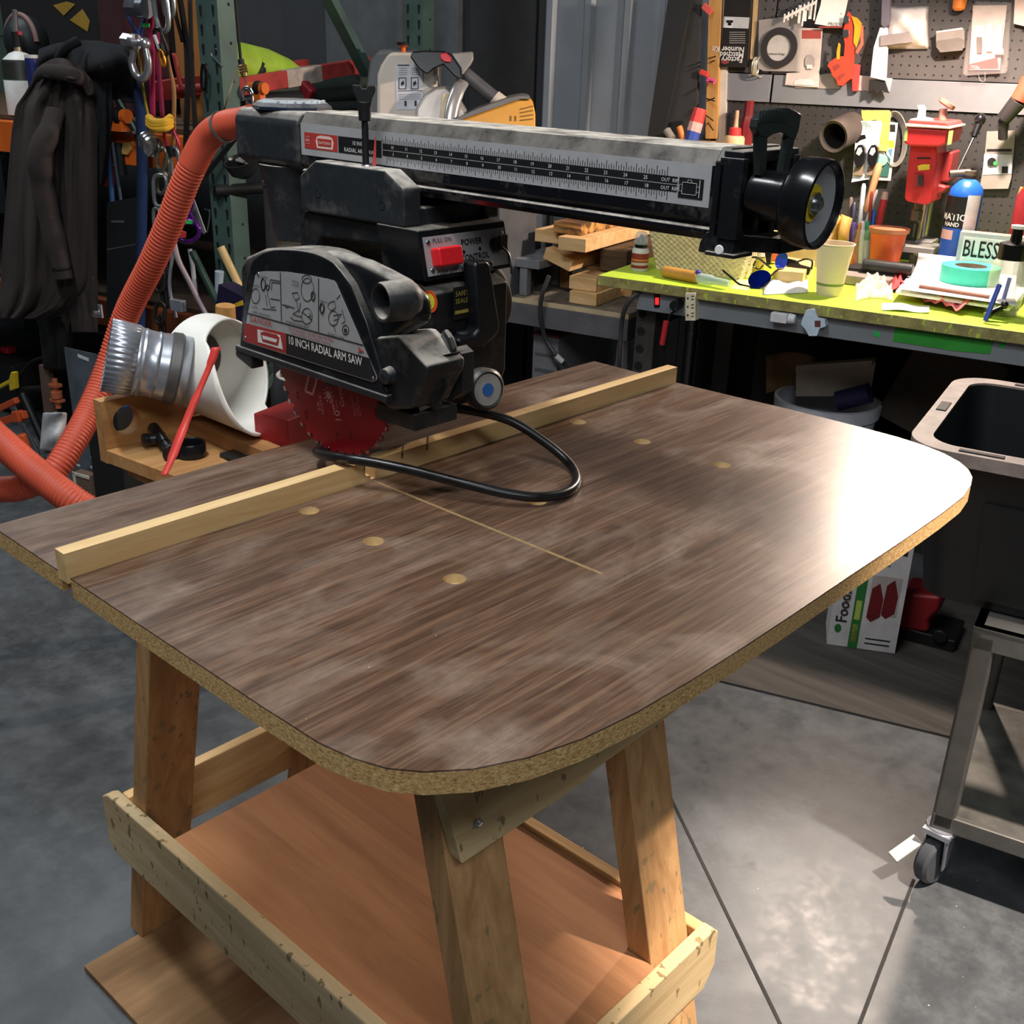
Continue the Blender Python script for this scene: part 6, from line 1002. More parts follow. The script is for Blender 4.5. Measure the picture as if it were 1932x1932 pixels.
m.make('tote_rim', pm('#8d8079', .6, var=.25, sc=20), tt, angle=40)['label'] = 'dusty pale rim'
for s_, n_, sz in ((ts0 + .018, 1.03, (.018, .06, .003)), (ts0 + .12, .7875, (.07, .013, .003)), (ts0 + .14, 1.273, (.06, .013, .003))): m = MB(); bb(m, s_, n_, zt1 + .0005, sz); m.make('rim_slot', pm('#0c0c0c', .7), tt, bevel=.0012)
# ================================================================ LEFT SIDE: PALLET RACK AND WHAT HANGS ON IT
NK = 1.444; GT_ = pm('#4a625c', .45, .1, .18, 8); ORG = pm('#e06a24', .45)
su = on(403, 200, 'n', NK).dot(BD); rk = thing('pallet_rack', bn(su - 1.2, 1.4, 0), 'green steel pallet rack with orange beams in the dark left background', 'rack')
def upright(s, n, name='upright'):
    m = MB(); w, d = .082, .07
    sec = [(-w/2, 0), (w/2, 0), (w/2, d), (w/2 - .012, d), (w/2 - .012, .012), (.010, .012), (.006, .018), (-.006, .018), (-.010, .012), (-w/2 + .012, .012), (-w/2 + .012, d), (-w/2, d)]
    m.prism([bn(s + a, n + b, 0) for a, b in sec], UP * 2.6)
    for i in range(46):
        for k in (-.024, .024): z = .12 + i * .0508; m.prism([bn(s + k + q, n - .0006, z + y) for q, y in ((-.006, .012), (-.003, .017), (.003, .017), (.006, .012), (.003, -.014), (-.003, -.014))], ND * .0005, 1)
        if i % 2: z = .14 + i * .0508; m.prism([bn(s + w/2 + .0006, n + .045 + .005 * math.cos(q), z + .005 * math.sin(q)) for q in [j * PI / 4 for j in range(8)]], -BD * .0005, 1)
    return m.make(name, [GT_, pm('#0d1413', .9)], rk, bevel=.002)
upright(su, NK); n2_ = NK + 1.09; upright(su - .02, n2_ - .05); upright(su - 2.5, NK); upright(su - 2.5, n2_)
zb_ = on(20, 258, 'n', NK).z
def dg(a, b): m = MB(); m.bar(a, b, .045, .03, BD); m.make('brace', GT_, rk, bevel=.002)
p0_ = on(612, -20, 's', su - .01); p1_ = on(694, 140, 's', su - .01); dg(p0_, p1_); dg(bn(su - .01, NK + .05, .3), bn(su - .01, n2_, 1.0)); 
for n_ in (NK + .01, n2_ - .01): m = MB(); bb(m, su - 1.26, n_, zb_, (2.42, .05, .10)); m.make('beam', ORG, rk, bevel=.003)
m = MB(); bb(m, su - 1.26, (NK + n2_) / 2, zb_ + .058, (2.42, 1.0, .014)); m.make('deck', pm('#5a4632', .8), rk)
m = MB(); bb(m, su - 1.26, NK + .03, .55, (2.42, .05, .09)); bb(m, su - 1.26, n2_ - .02, .55, (2.42, .05, .09)); m.make('beam', pm('#7a4020', .6), rk, bevel=.003)
m = MB(); bb(m, su - 1.26, (NK + n2_) / 2, .602, (2.42, 1.0, .014)); m.make('deck', pm('#3a2f26', .85), rk)
zD = zb_ + .0655
def rowgrid(rows, n, amp, fr_, seed, du=14, ph=0):   # cloth hanging in folds: rows of (v, u_left, u_right)
    vs = [r[0] for r in rows]
    def fn(i, j):
        t_ = j * (len(rows) - 1); k = min(len(rows) - 2, int(t_)); f = t_ - k; a, b = rows[k], rows[k+1]
        v = a[0] + (b[0]-a[0])*f; uL = a[1] + (b[1]-a[1])*f; uR = a[2] + (b[2]-a[2])*f
        x = i * 2 * PI; e = amp * 1.5 * (NZ.noise(V((i * fr_ * 2.6 + .25 * math.sin(5 * j), j * 1.5, seed))) + .5 * NZ.noise(V((i * fr_ * 5 + .5 * j, j * 2.6, seed + 5))) + .2 * NZ.noise(V((i * 9, j * 9, seed + 9))))
        return on(uL + (uR-uL)*i, v, 'n', n - e - amp * 1.6 * math.sin(PI * i))
    return fn
JK = pm('#3d3532', .95, var=.15, bmp=.3, sc=180); JKd = pm('#15181c', .95, var=.15)
nj = NK - .12
hook_z = on(130, 95, 'n', nj).z
hd_ = thing('grey_hoodie', on(95, 600, 'n', nj), 'brown-grey hooded sweatshirt hanging from the rack at the left edge', 'sweatshirt')
m = MB(); m.grid(rowgrid([(125, 78, 150), (150, 62, 165), (175, 48, 172), (200, 30, 180), (250, 22, 184), (350, 14, 184), (450, 6, 184), (540, 2, 184), (580, -2, 150), (602, -4, 92)], nj, .028, 2.6, .4), 56, 44); m.make('body', JK, hd_, solid=.006, subd=1)
m = MB(); m.grid(rowgrid([(520, 128, 185), (570, 130, 185), (628, 136, 185)], nj + .01, .012, 1.5, 1.0), 20, 12); m.make('lower_hem', JK, hd_, solid=.006, subd=1)
slp = [on(106, 205, 'n', nj - .05), on(92, 250, 'n', nj - .085), on(76, 290, 'n', nj - .10), on(80, 350, 'n', nj - .085), on(98, 430, 'n', nj - .08), on(118, 512, 'n', nj - .08)]
rS = W(slp[2], 33); m = MB(); m.tube(slp, lambda t: rS * .86 * (.75 + .45 * min(1, t * 2) - .3 * max(0, t - .5) + .09 * NZ.noise(V((t * 9, 2, 0))) + .04 * math.sin(t * 31)), 20, sub=8, flat=(BD, 1.0, .6)); m.make('sleeve', JK, hd_, subd=1)
m = MB(); c_ = slp[-1]; dd_ = (slp[-1] - slp[-2]).normalized(); m.tube([c_ - dd_ * .03, c_ + dd_ * .025], lambda t: rS * (.72 if t < .5 else .68), 18, sub=1, flat=(BD, 1, .6)); m.make('cuff', JK, hd_, bevel=.004)
m = MB(); hp2 = [on(66, 150, 'n', nj - .03), on(80, 136, 'n', nj - .06), on(108, 136, 'n', nj - .085), on(138, 142, 'n', nj - .085), on(162, 155, 'n', nj - .05), on(172, 178, 'n', nj - .03)]
m.tube(hp2, lambda t: .010 + .008 * math.sin(PI * t), 12, sub=8, flat=(UP, 1.3, .8)); m.make('hood', JK, hd_, subd=1)
m = MB(); hc3 = on(112, 118, 'n', nj - .03); m.grid(lambda i, j: on(72 + 92 * i, 148 - 38 * math.sin(PI * (.15 + .75 * i)) * j + 8 * (i - .5), 'n', nj - .05 - .05 * math.sin(PI * i) + .06 * j - .012 * math.sin(11 * i + 3 * j)), 14, 10); m.make('hood_back', JK, hd_, solid=.008, subd=1)
bj = thing('black_jacket', on(170, 220, 'n', nj + .05), 'black jacket bunched over the rack hook above the grey hoodie', 'jacket')
m = MB(); m.grid(lambda i, j: on(74 + 186 * i - 6 * j, (68 + 26 * i * i + 26 * (1 - i) ** 3) * (1 - j) + (195 - 30 * (1 - i)) * j, 'n', nj + .10 - .10 * math.sin(PI * min(1, j + .12)) - .03 * math.sin(9 * i + 5 * j) - .02 * math.sin(17 * i - 6 * j)), 40, 24); m.make('body', JKd, bj, solid=.01, subd=1)
m = MB(); m.grid(rowgrid([(110, 150, 205), (160, 165, 212), (220, 172, 212), (290, 178, 206), (350, 180, 196)], nj + .05, .02, 1.6, 2.0), 22, 24); m.make('sleeve', JKd, bj, solid=.01, subd=1)
m = MB(); m.tube([on(112, 110, 'n', nj - .02), on(128, 88, 'n', nj - .03), on(150, 76, 'n', nj - .01)], .014, 12, sub=8); m.make('fold', JKd, bj)
m = MB(); hk_ = on(150, 82, 'n', nj + .06); m.cyl(hk_ + ND * .0, bn(hk_.dot(BD), NK + .03, hk_.z), .010, seg=12); m.cyl(bn(hk_.dot(BD), NK + .03, hk_.z), bn(hk_.dot(BD), NK + .03, zb_), .01, seg=10); tag(m.make('coat_hook', DKST), 'dark steel coat hook on the rack beam under the black jacket', 'hook')
m = MB(); m.grid(rowgrid([(560, 58, 128), (620, 75, 136), (698, 84, 137)], nj + .07, .02, 1.2, .3), 18, 16); tag(m.make('black_trousers_leg', pm('#0d0e10', .95), solid=.012, subd=1), 'black sleeve hanging below the grey hoodie hem', 'garment'); 
# on the rack deck
c = on(20, 208, 'n', NK + .04); c = bn(c.dot(BD), NK + .10, zD); ln = thing('camping_lantern', c, 'white and dark green gas lantern at the left edge on the rack', 'lantern'); k_ = W(c, 1); r = 32 * k_
h = lambda v: on(20, v, 'n', NK + .10).z - zD
m = MB(); m.lathe(c, UP, [(r, 0), (r, h(150)), (r * .97, h(148)), (r * .97, h(118)), (r * .9, h(112)), (r * .5, h(100)), (r * .2, h(96)), (r * .2, h(86))], 36, mi=[0, 1, 2, 2, 0, 0, 3, 3]); m.make('canister', [WHT, pm('#2c4a3a', .5), pm('#22261f', .5), pm('#b9ac8a', .4, .6)], ln)
m = MB(); m.cyl(c + UP * h(88), c + UP * h(60), .014, seg=12); m.cyl(c + UP * h(62) , c + UP * h(18) + BD * .012, .010, .008, 12, m=1); m.box(c + UP * h(62) + BD * .02, (.012, .012, .012), 2); m.make('burner_tube', [BLKm, pm('#8a8a8a', .4, .5), pm('#c02a30', .5)], ln)
c = bn(on(50, 100, 'n', NK + .22).dot(BD), NK + .25, zD); m = MB(); q = on(50, 78, 'n', NK + .25); m.ball(q, .075, 0, (1, 1, 1.15), 24, 14); m.tube([q + V((0, 0, .086)) + (BD * math.cos(a) * .08 + UP * (math.sin(a) * .086 - .086)) - ND * .02 for a in [PI * i / 10 for i in range(11)]], .009, 8, 1, 2); m.cyl(V((q.x, q.y, zD)), V((q.x, q.y, q.z - .05)), .05, seg=20, m=0); tag(m.make('dark_helmet', [pm('#20262a', .5), pm('#8a6c66', .6)]), 'dark rounded helmet with a pale band behind the lantern', 'helmet')
c = bn(on(61, 122, 'n', NK + .05).dot(BD), NK + .06, zD); m = MB(); q = on(61, 122, 'n', NK + .06); m.lathe(V((q.x, q.y, zD)), UP, [(.02, 0), (.022, q.z - zD + .02), (.022, q.z - zD + .03)], 18, mi=[0, 1, 1]); tag(m.make('blue_canister', [pm('#2a3270', .4), WHT]), 'small blue can with white rim between lantern and jacket', 'can')
q = on(140, 20, 'n', NK + .35); m = MB(); sB_ = q.dot(BD); bb(m, sB_ - .12, NK + .5, (zD + q.z + .14) / 2, (.62, .25, q.z + .14 - zD))
for o_ in ([(100, 10), (125, 3), (142, 8), (120, 30)], [(131, 38), (155, 17), (169, 40), (165, 60)]): patch(m, o_, 'n', NK + .373, .002, 1)
tag(m.make('duffel_bag', [pm('#131214', .9), pm('#9a7a2a', .7)], bevel=.03, seg=3), 'dark duffel bag with yellow patches on the rack deck above the jackets', 'bag')
m = MB(); q2 = on(200, 40, 'n', NK + .3); bb(m, q2.dot(BD), NK + .42, (zD + q2.z + .12)/2, (.14, .2, q2.z + .12 - zD)); tag(m.make('maroon_bag', pm('#38151b', .9), bevel=.02, seg=3), 'dark maroon bag beside the duffel bag on the rack', 'bag')
m = MB(); a = on(355, 122, 'n', NK + .30); sA_, sB_ = on(322, 60, 'n', NK + .3).dot(BD), on(385, 60, 'n', NK + .3).dot(BD); bb(m, (sA_ + sB_)/2, NK + .34, (zD + a.z + .6)/2, (sB_ - sA_, .05, a.z + .6 - zD)); tag(m.make('brown_carton', wood('carton_brown', '#b5783a', '#8f5c2a', 'z', .4), bevel=.003), 'orange-brown carton behind the hanging straps next to the green upright', 'carton')
# green float, red ladder rail, pipes between the uprights
nb_ = 1.45
m = MB(); A_, B2 = on(395, 112, 'n', NK + .18), on(575, 142, 'n', NK + .62); dF = (B2 - A_); L_ = dF.length; m.lathe(A_, dF, [(.03, 0), (.062, L_ * .06), (.066, L_ * .3), (.062, L_ * .55), (.045, L_ * .78), (.02, L_ * .95), (.004, L_)], 24)
tag(m.make('green_float', pm('#a9cf45', .45)), 'lime green tapered float with a dark square between the rack uprights', 'float')
fo = bpy.data.objects['green_float']; m = MB(); mid = A_ + dF * .50 ; x_ = dF.normalized(); vd = (CAM - mid).normalized(); yv = vd.cross(x_).normalized(); nv = x_.cross(yv); nv = nv if nv.dot(vd) > 0 else -nv
m.grid(lambda i, j: mid + x_ * ((i - .5) * .12 + (j - .5) * .05) + (nv * math.cos((j - .4) * 1.3) + UP * math.sin((j - .4) * 1.3)) * (.0655 - .012 * i), 6, 8); pt_ = m.make('dark_patch', pm('#15171a', .7), fo, solid=.002)
m = MB(); a, b_ = on(425, 168, 'n', NK + .12), on(700, 122, 'n', NK + .92); m.bar(a, b_, .052, .03, UP); m.bar(a.lerp(b_, .36) , a.lerp(b_, .60), .054, .0315, UP, 1); m.bar(a - UP * .02 - BD * .3, b_ - UP * .02 - BD * .3, .06, .03, UP); 
for k in range(5): q = a.lerp(b_, .1 + .2 * k); m.cyl(q, q - BD * .3 - UP * .02, .014, seg=10)
tag(m.make('red_ladder', [pm('#a83a38', .5, var=.25), pm('#b0a49c', .6, var=.3)], bevel=.003), 'scuffed red ladder lying across the rack behind the saw head', 'ladder')
for i, (u0, v0, u1, v1, r_, col, lab) in enumerate(((440, 178, 720, 150, .026, '#34403c', 'dark green pipe directly below the red ladder'), (450, 196, 720, 172, .03, '#1e1f20', 'black pipe under the dark green pipe on the rack'), (470, 215, 720, 196, .022, '#2a2e30', 'lowest dark pipe on the rack behind the saw head'))):
    m = MB(); m.cyl(on(u0, v0, 'n', NK + .2), on(u1, v1, 'n', NK + .95), r_, seg=18); tag(m.make('pipe', pm(col, .5)), lab, 'pipe', 'pipes on the rack')
m = MB(); bb(m, on(560, 240, 'n', NK + .5).dot(BD) - .05, NK + .52, on(560, 232, 'n', NK + .5).z - .06, (.2, 1.0, .05)); 
tag(m.make('rack_arm', pm('#1c1d1e', .6)), 'dark horizontal arm carrying the pipes behind the saw head', 'arm')
m = MB(); q = on(578, 172, 'n', NK + .5); m.box(q, (.05, .04, .05), 0, RM @ Matrix.Rotation(.7, 3, 'Y')); tag(m.make('red_clamp', pm('#7a1822', .5), bevel=.008), 'dark red clamp pad on the pipes behind the saw head', 'clamp')
def clampo(u, v, n, k, lab, nm='clamp_jaw'):
    c = on(u, v, 'n', n); m = MB(); m.cyl(c - BD * .02 * k, c + BD * .014 * k, .021 * k, seg=18); m.cyl(c + BD * .016 * k, c + BD * .036 * k, .026 * k, seg=18, m=1); m.cyl(c + BD * .038 * k, c + BD * .06 * k, .021 * k, seg=18); m.box(c - UP * .03 * k + BD * .02 * k, (.05 * k, .03 * k, .03 * k), 0, RM); m.cyl(c - UP * .045 * k - BD * .02, c - UP * .045 * k + BD * .08, .006, seg=10, m=2); return tag(m.make(nm, [ORG, BLKm, STEEL], bevel=.002), lab, 'clamp', 'orange pipe clamps')
clampo(478, 166, NK + .1, .8, 'orange pipe clamp under the red ladder near the green upright'); clampo(216, 218, NK - .06, 1.0, 'orange pipe clamp right of the black jacket')
m = MB(); m.cyl(on(405, 160 + 200, 'n', NK - .03), on(500, 354, 'n', NK + .1), .017, seg=16); tag(m.make('black_bar', pm('#151718', .5)), 'thick black bar crossing the green upright beside the saw column', 'bar')
m = MB(); m.cyl(on(388, 330, 'n', NK - .04), on(456, 245, 'n', NK - .02), .008, seg=10); tag(m.make('black_rod', BLKm), 'slim black rod slanting up to the saw head from the rack', 'rod')
# bar clamps behind the jackets
for i, (u0, v0, u1, v1, col, r_, lab) in enumerate(((203, 262, 212, 382, '#3b5f8e', .008, 'blue steel bar clamp rod right of the hoodie'), (212, 268, 228, 378, '#4c5a68', .005, 'thin grey rod beside the blue clamp rod'), (224, 190, 268, 268, '#20342c', .012, 'dark green pole slanting across the navy strap'))):
    m = MB(); m.cyl(on(u0, v0, 'n', NK - .05), on(u1, v1, 'n', NK - .04), r_, seg=10); tag(m.make('clamp_rod', pm(col, .4, .3)), lab, 'rod')
for u, v, w_, h_, lab in ((195, 288, 22, 70, 'black grip of a bar clamp right of the hoodie, left one'), (224, 300, 20, 60, 'black grip of a bar clamp right of the hoodie, right one')):
    m = MB(); m.cyl(on(u, v - h_/2, 'n', NK - .02), on(u + 6, v + h_/2, 'n', NK - .02), W(on(u, v, 'n', NK), w_/2), seg=14); tag(m.make('clamp_grip', BLKm), lab, 'grip')
m = MB(); patch(m, [(186, 248), (252, 243), (254, 262), (187, 266)], 'n', NK - .015, .012, 0); patch(m, [(188, 268), (254, 264), (254, 300), (190, 300)], 'n', NK - .015, .012, 1); patch(m, [(232, 270), (246, 268), (247, 282), (240, 292), (228, 290)], 'n', NK - .025, .01, 2); tag(m.make('orange_level', [WHT, ORG, pm('#c9a05a', .5)]), 'orange and white tool case on the beam behind the bar clamps', 'case')
m = MB(); patch(m, [(190, 318), (206, 315), (208, 350), (194, 352)], 'n', NK - .02, .02, 0); tag(m.make('coral_tag', pm('#c8503c', .6)), 'coral red tag beside the blue clamp rod', 'tag')
m = MB(); q = on(228, 472, 'n', NK - .05); m.prism(pts([(201, 382), (256, 372), (258, 600), (201, 600)], 'n', NK - .05), ND * .03); patch(m, rect(210, 416, 234, 420), 'n', NK - .0508, .0006, 1); patch(m, [(201, 470), (257, 460), (257, 461.5), (201, 472)], 'n', NK - .0508, .0006, 1); tag(m.make('grey_sheet', [pm('#26282a', .4), pm('#5c5e60', .5)], bevel=.002), 'dark grey sheet leaning between hoodie and navy strap', 'sheet')
# straps, slings, shackles
def strap(name, pl_, n, wpx, col, lab, th=.004, cat='strap', rough=.8):
    P = [on(u, v, 'n', n) for u, v in pl_]; w_ = W(P[0], wpx) / 2; m = MB(); Q = spline(P, 5); N = len(Q)
    m.grid(lambda i, j: Q[min(N-1, int(round(j * (N-1))))] + BD * (w_ * 2 * (i - .5)), 2, N); return tag(m.make(name, pm(col, rough), solid=th), lab, cat)
strap('navy_strap', [(262, 150), (268, 260), (268, 380), (266, 500), (264, 640)], NK - .07, 30, '#2c3f68', 'wide navy strap hanging full height left of the orange hose')
strap('pink_sling', [(283, -10), (286, 90), (287, 160), (288, 224)], NK - .10, 14, '#a82050', 'bright crimson webbing sling, left strand above the yellow knot')
strap('pink_sling', [(296, 60), (300, 140), (307, 224)], NK - .115, 11, '#8e1f48', 'dark crimson webbing sling, right strand above the yellow knot')
strap('yellow_strap', [(262, 90), (268, 150), (274, 190), (281, 225)], NK - .09, 6, '#b09a3c', 'narrow yellow strap left of the crimson sling')
strap('leather_strap', [(312, 95), (320, 130), (328, 170), (328, 230), (326, 280)], NK - .125, 9, '#a87a4c', 'tan leather strap hanging right of the crimson sling')
strap('blue_strap', [(238, -10), (240, 25), (258, 62), (272, 92)], NK - .10, 9, '#24407c', 'blue strap running into the silver shackle at the top')
strap('blue_strap', [(286, -10), (276, 25), (266, 56), (262, 90)], NK - .105, 10, '#27437e', 'blue strap with a green tab above the silver shackle')
m = MB(); patch(m, rect(268, 44, 281, 51), 'n', NK - .112, .003); tag(m.make('green_tab', pm('#34c85a', .5)), 'small green tab on the blue strap at the top', 'tab')
for i, (pl_, w_, lab) in enumerate((([(338, -10), (346, 40), (352, 90), (354, 160), (352, 230), (350, 300)], 13, 'black webbing strap hanging left of the green upright, thicker one'), ([(326, -10), (332, 30), (345, 80)], 8, 'short brown-black strap above the carabiners'), ([(358, -10), (361, 90), (366, 200), (372, 300), (376, 360)], 10, 'black strap falling behind the orange hose'))): strap('black_strap', pl_, NK - .02 - i * .006, w_, '#1b1614', lab)
strap('red_webbing', [(328, 100), (334, 130), (342, 165)], NK - .06, 9, '#b0463e', 'short red webbing piece behind the leather strap')
def ringlink(m, c, ru, rv, n, r_, rot=0, mi=0, N=16, pw=1.0):
    P = []
    for i in range(N):
        a = 2 * PI * i / N; x, y = math.copysign(abs(math.cos(a)) ** pw, math.cos(a)) * ru, math.copysign(abs(math.sin(a)) ** pw, math.sin(a)) * rv
        P.append(on(c[0] + x * math.cos(rot) - y * math.sin(rot), c[1] + x * math.sin(rot) + y * math.cos(rot), 'n', n))
    m.tube(P, r_, 10, mi, 3, True); return m
m = MB(); ns = NK - .14; P = [on(u, v, 'n', ns) for u, v in ((253, 88), (251, 105), (249, 120), (256, 140), (268, 148), (278, 138), (280, 118), (277, 100), (275, 90))]; m.tube(P, lambda t: .0085 + .003 * math.sin(PI * t), 14, sub=8); a, b_ = on(238, 76, 'n', ns), on(274, 82, 'n', ns); m.cyl(a, b_, .0095, seg=16); m.cyl(a - (b_ - a) * .1, a + (b_ - a) * .3, .019, seg=6); m.cyl(a + (b_ - a) * .32, a + (b_ - a) * .55, .021, seg=20); m.ball(b_, .016)
tag(m.make('bow_shackle', pm('#c4c6ca', .3, .85, .15, 30)), 'big silver bow shackle hanging from the blue straps', 'shackle')
m = MB(); a, b_ = on(244, 14, 'n', ns), on(274, 16, 'n', ns); m.cyl(a, b_, .024, seg=8); m.cyl(b_ - (b_ - a) * .3, b_ + (b_ - a) * .1, .026, seg=20); tag(m.make('pulley_block', pm('#5c6068', .35, .6)), 'dark grey pulley nut between the blue straps at the top', 'pulley')
m = MB(); ringlink(m, (303, 8), 12, 52, ns, .0075, -.12, pw=.7); tag(m.make('steel_carabiner', pm('#b4b8bc', .3, .85)), 'steel carabiner at the top right of the crimson sling', 'carabiner')
m = MB(); ringlink(m, (318, 2), 9, 30, ns + .02, .006, -.1, pw=.7); m.tube([on(311, -5, 'n', ns + .02), on(312, 22, 'n', ns + .02), on(318, 32, 'n', ns + .02)], .008, 8); tag(m.make('steel_carabiner', pm('#8f9a96', .3, .8)), 'second steel carabiner touching the brown-black strap', 'carabiner')
m = MB(); ringlink(m, (303, 80), 9, 27, ns - .015, .005, -.28, 0, pw=.8); m.bar(on(291, 66, 'n', ns - .018), on(301, 93, 'n', ns - .018), .008, .006, ND, 1); m.cyl(on(304, 82, 'n', ns - .015), on(308, 102, 'n', ns - .015), .007, seg=10, m=0); tag(m.make('black_carabiner', [pm('#1e1d1d', .3, .3), pm('#d9dcde', .35, .3)]), 'black carabiner with a silver gate on the crimson sling', 'carabiner')
m = MB(); ringlink(m, (306, 110), 4, 15, ns - .02, .004, -.2, pw=.8); tag(m.make('gold_carabiner', pm('#d88a2c', .3, .7)), 'small orange carabiner below the black one', 'carabiner')
m = MB()
for k in range(3): m.tube([on(281 + 0, 222 + k * 6, 'n', ns + .0), on(292, 230 + k * 6, 'n', ns - .025), on(310, 230 + k * 6 - (k % 2) * 2, 'n', ns - .028), on(323, 221 + k * 7, 'n', ns - .005)], .011, 10)
tag(m.make('yellow_cord_wrap', pm('#e8b02c', .7)), 'bright yellow cord wrapped around the crimson sling ends', 'cord')
m = MB(); ringlink(m, (324, 266), 11, 24, ns, .0048, -.3, pw=.75); tag(m.make('red_carabiner', pm('#a8344a', .3, .5)), 'red carabiner under the yellow cord wrap', 'carabiner')
m = MB(); c = on(284, 272, 'n', ns - .01); ax4 = (BD * .8 - UP * .35 - ND * .3).normalized(); m.lathe(c - ax4 * .03, ax4, [(.026, 0), (.028, .002), (.028, .008), (.02, .010), (.02, .018), (.028, .020), (.028, .026), (.02, .028), (.02, .036), (.03, .038), (.03, .05), (.012, .056)], 26); tag(m.make('chrome_pulley', pm('#b9bcbc', .2, .95)), 'chrome rope pulley hanging under the yellow cord wrap', 'pulley')
ch = thing('hanging_chain', on(310, 600, 'n', ns), 'dark steel chain hanging behind the orange hose', 'chain')
for k, (u, v) in enumerate(((305, 300), (316, 318), (306, 345), (312, 375), (304, 408), (300, 440), (298, 470), (310, 500), (302, 530), (310, 560), (302, 590), (306, 616))):
    m = MB(); ringlink(m, (u, v), 9 if k % 2 == 0 else 4, 20, ns + .012 * (k % 2), .0062, .1 * (-1) ** k, pw=.85); m.make('chain_link', pm('#8d8676' if k < 3 else '#4e4a46', .35, .8), ch)
for i, (c, ru, rv, r_, col, lab) in enumerate((((303, 360), 13, 30, .006, '#c0c4c4', 'silver oval screw link on the chain'), ((330, 305), 7, 26, .0055, '#b0b4b4', 'silver link right of the chain at the hose edge'), ((296, 415), 6, 22, .0055, '#b4b8b8', 'lower silver link left of the hose'))): m = MB(); ringlink(m, c, ru, rv, ns - .02, r_, -.06, pw=.6); tag(m.make('screw_link', pm(col, .3, .85)), lab, 'link')
m = MB(); m.cyl(on(322, 275, 'n', ns - .02), on(326, 296, 'n', ns - .02), .014, .011, 14); tag(m.make('rubber_stop', BLKm), 'black rubber stop beside the chrome pulley', 'stop')
m = MB(); m.tube([on(328, 462, 'n', ns), on(320, 540, 'n', ns), on(333, 600, 'n', ns)], .006, 8); m.box(on(336, 576, 'n', ns - .02), (.05, .02, .035), 0, RM); tag(m.make('buckle_strap', [GALV], bevel=.003), 'dark strap ending in a galvanized buckle above the white drum', 'buckle')
m = MB(); ringlink(m, (354, 436), 22, 20, ns - .03, .0065, 0, 0); ringlink(m, (352, 385), 10, 13, ns - .03, .006); m.prism(pts([(338, 425), (347, 398), (357, 398), (369, 424), (360, 428), (352, 420), (345, 427)], 'n', ns - .033), ND * .008); patch(m, rect(350, 416, 363, 423), 'n', ns - .042, .002, 1); tag(m.make('figure_eight', [pm('#6a2a8e', .2, .6), pm('#38d06a', .5)], bevel=.0015), 'purple figure-eight descender with a green tab right of the hose', 'descender')
m = MB(); patch(m, [(325, 428), (350, 438), (349, 449), (343, 450), (322, 438)], 'n', ns - .05, .006); tag(m.make('red_tag', pm('#c23a34', .5), bevel=.002), 'red tag below the purple descender', 'tag')
strap('pale_tie', [(327, 455), (336, 490), (356, 530), (376, 570), (396, 606)], ns - .02, 13, '#b9a4a8', 'pale pink plastic tie slanting down to the white drum', .006, 'tie', .3)
m = MB(); m.prism(pts([(356, 362), (362, 366), (388, 438), (384, 442), (362, 410)], 'n', ns + .01), ND * .003); tag(m.make('pointed_scraper', pm('#8f9498', .4, .5)), 'pale grey pointed scraper hanging right of the purple descender', 'scraper')
m = MB(); m.tube([on(386, 394, 'n', NK - .004), on(395, 398, 'n', NK - .004), on(395, 412, 'n', NK - .004), on(391, 438, 'n', NK - .004)], .003, 8); tag(m.make('wire_hook', STEEL), 'thin steel hook right of the pale scraper', 'hook')
m = MB(); m.cyl(on(363, 475, 'n', ns + .04), on(412, 575, 'n', ns + .03), .011, seg=10); tag(m.make('green_pole', pm('#1e3a30', .5)), 'dark green pole behind the pale tie', 'pole')
m = MB(); m.tube([on(358, 470, 'n', ns + .05), on(363, 500, 'n', ns + .05), on(370, 560, 'n', ns + .05)], .007, 8); tag(m.make('white_cable', pm('#b8bcc0', .4)), 'white cable left of the dark green pole', 'cable')
m = MB(); m.cyl(on(416, 466, 'n', NK - .04), on(468, 575, 'n', NK - .02), .0125, seg=14); tag(m.make('wooden_dowel', wood('dowel_wood', '#e0c48c', '#c4a266', 'z', .6)), 'long pale wooden dowel leaning in front of the green upright', 'dowel')
m = MB(); m.cyl(on(425, 575, 'n', .62), on(427, 640, 'n', .62), .0205, .022, 20); m.cyl(on(427, 640, 'n', .62), V((on(427, 640, 'n', .62).x, on(427, 640, 'n', .62).y, .0)), .022, seg=18); tag(m.make('round_post', wood('round_post', '#d8a662', '#b98444', 'z', .6), bevel=.003), 'thick round wooden post end above the white drum', 'post')
m = MB(); m.cyl(on(414, 512, 'n', NK - .06), on(412, 575, 'n', NK - .06), .014, .010, 14); tag(m.make('white_tube', pm('#b4c4d0', .4)), 'short white tube left of the leaning dowel', 'tube')
m = MB(); q = on(446, 572, 'n', NK - .12); m.box(q, (.10, .06, .09), 0, RM @ Matrix.Rotation(.25, 3, 'Y')); patch(m, [(442, 573), (457, 566), (459, 576), (443, 580)], 'n', NK - .152, .002, 1); m.box(V((q.x, q.y, q.z/2 - .02)), (.05, .04, q.z - .04), 0, RM); tag(m.make('clamp_box', [pm('#231d3a', .5), pm('#e0b428', .5)], bevel=.004), 'dark purple clamp with a yellow band behind the saw guard', 'clamp')
m = MB(); q = on(519, 345, 'n', .9); m.cyl(V((q.x, q.y, 0)), q, W(q, 23), seg=28); m.lathe(q, UP, [(W(q, 25), -.006), (W(q, 25), .004), (W(q, 20), .004)], 28); tag(m.make('grey_standpipe', pm('#3d3b3c', .4, .1)), 'dark grey standpipe rising behind the saw column', 'pipe')
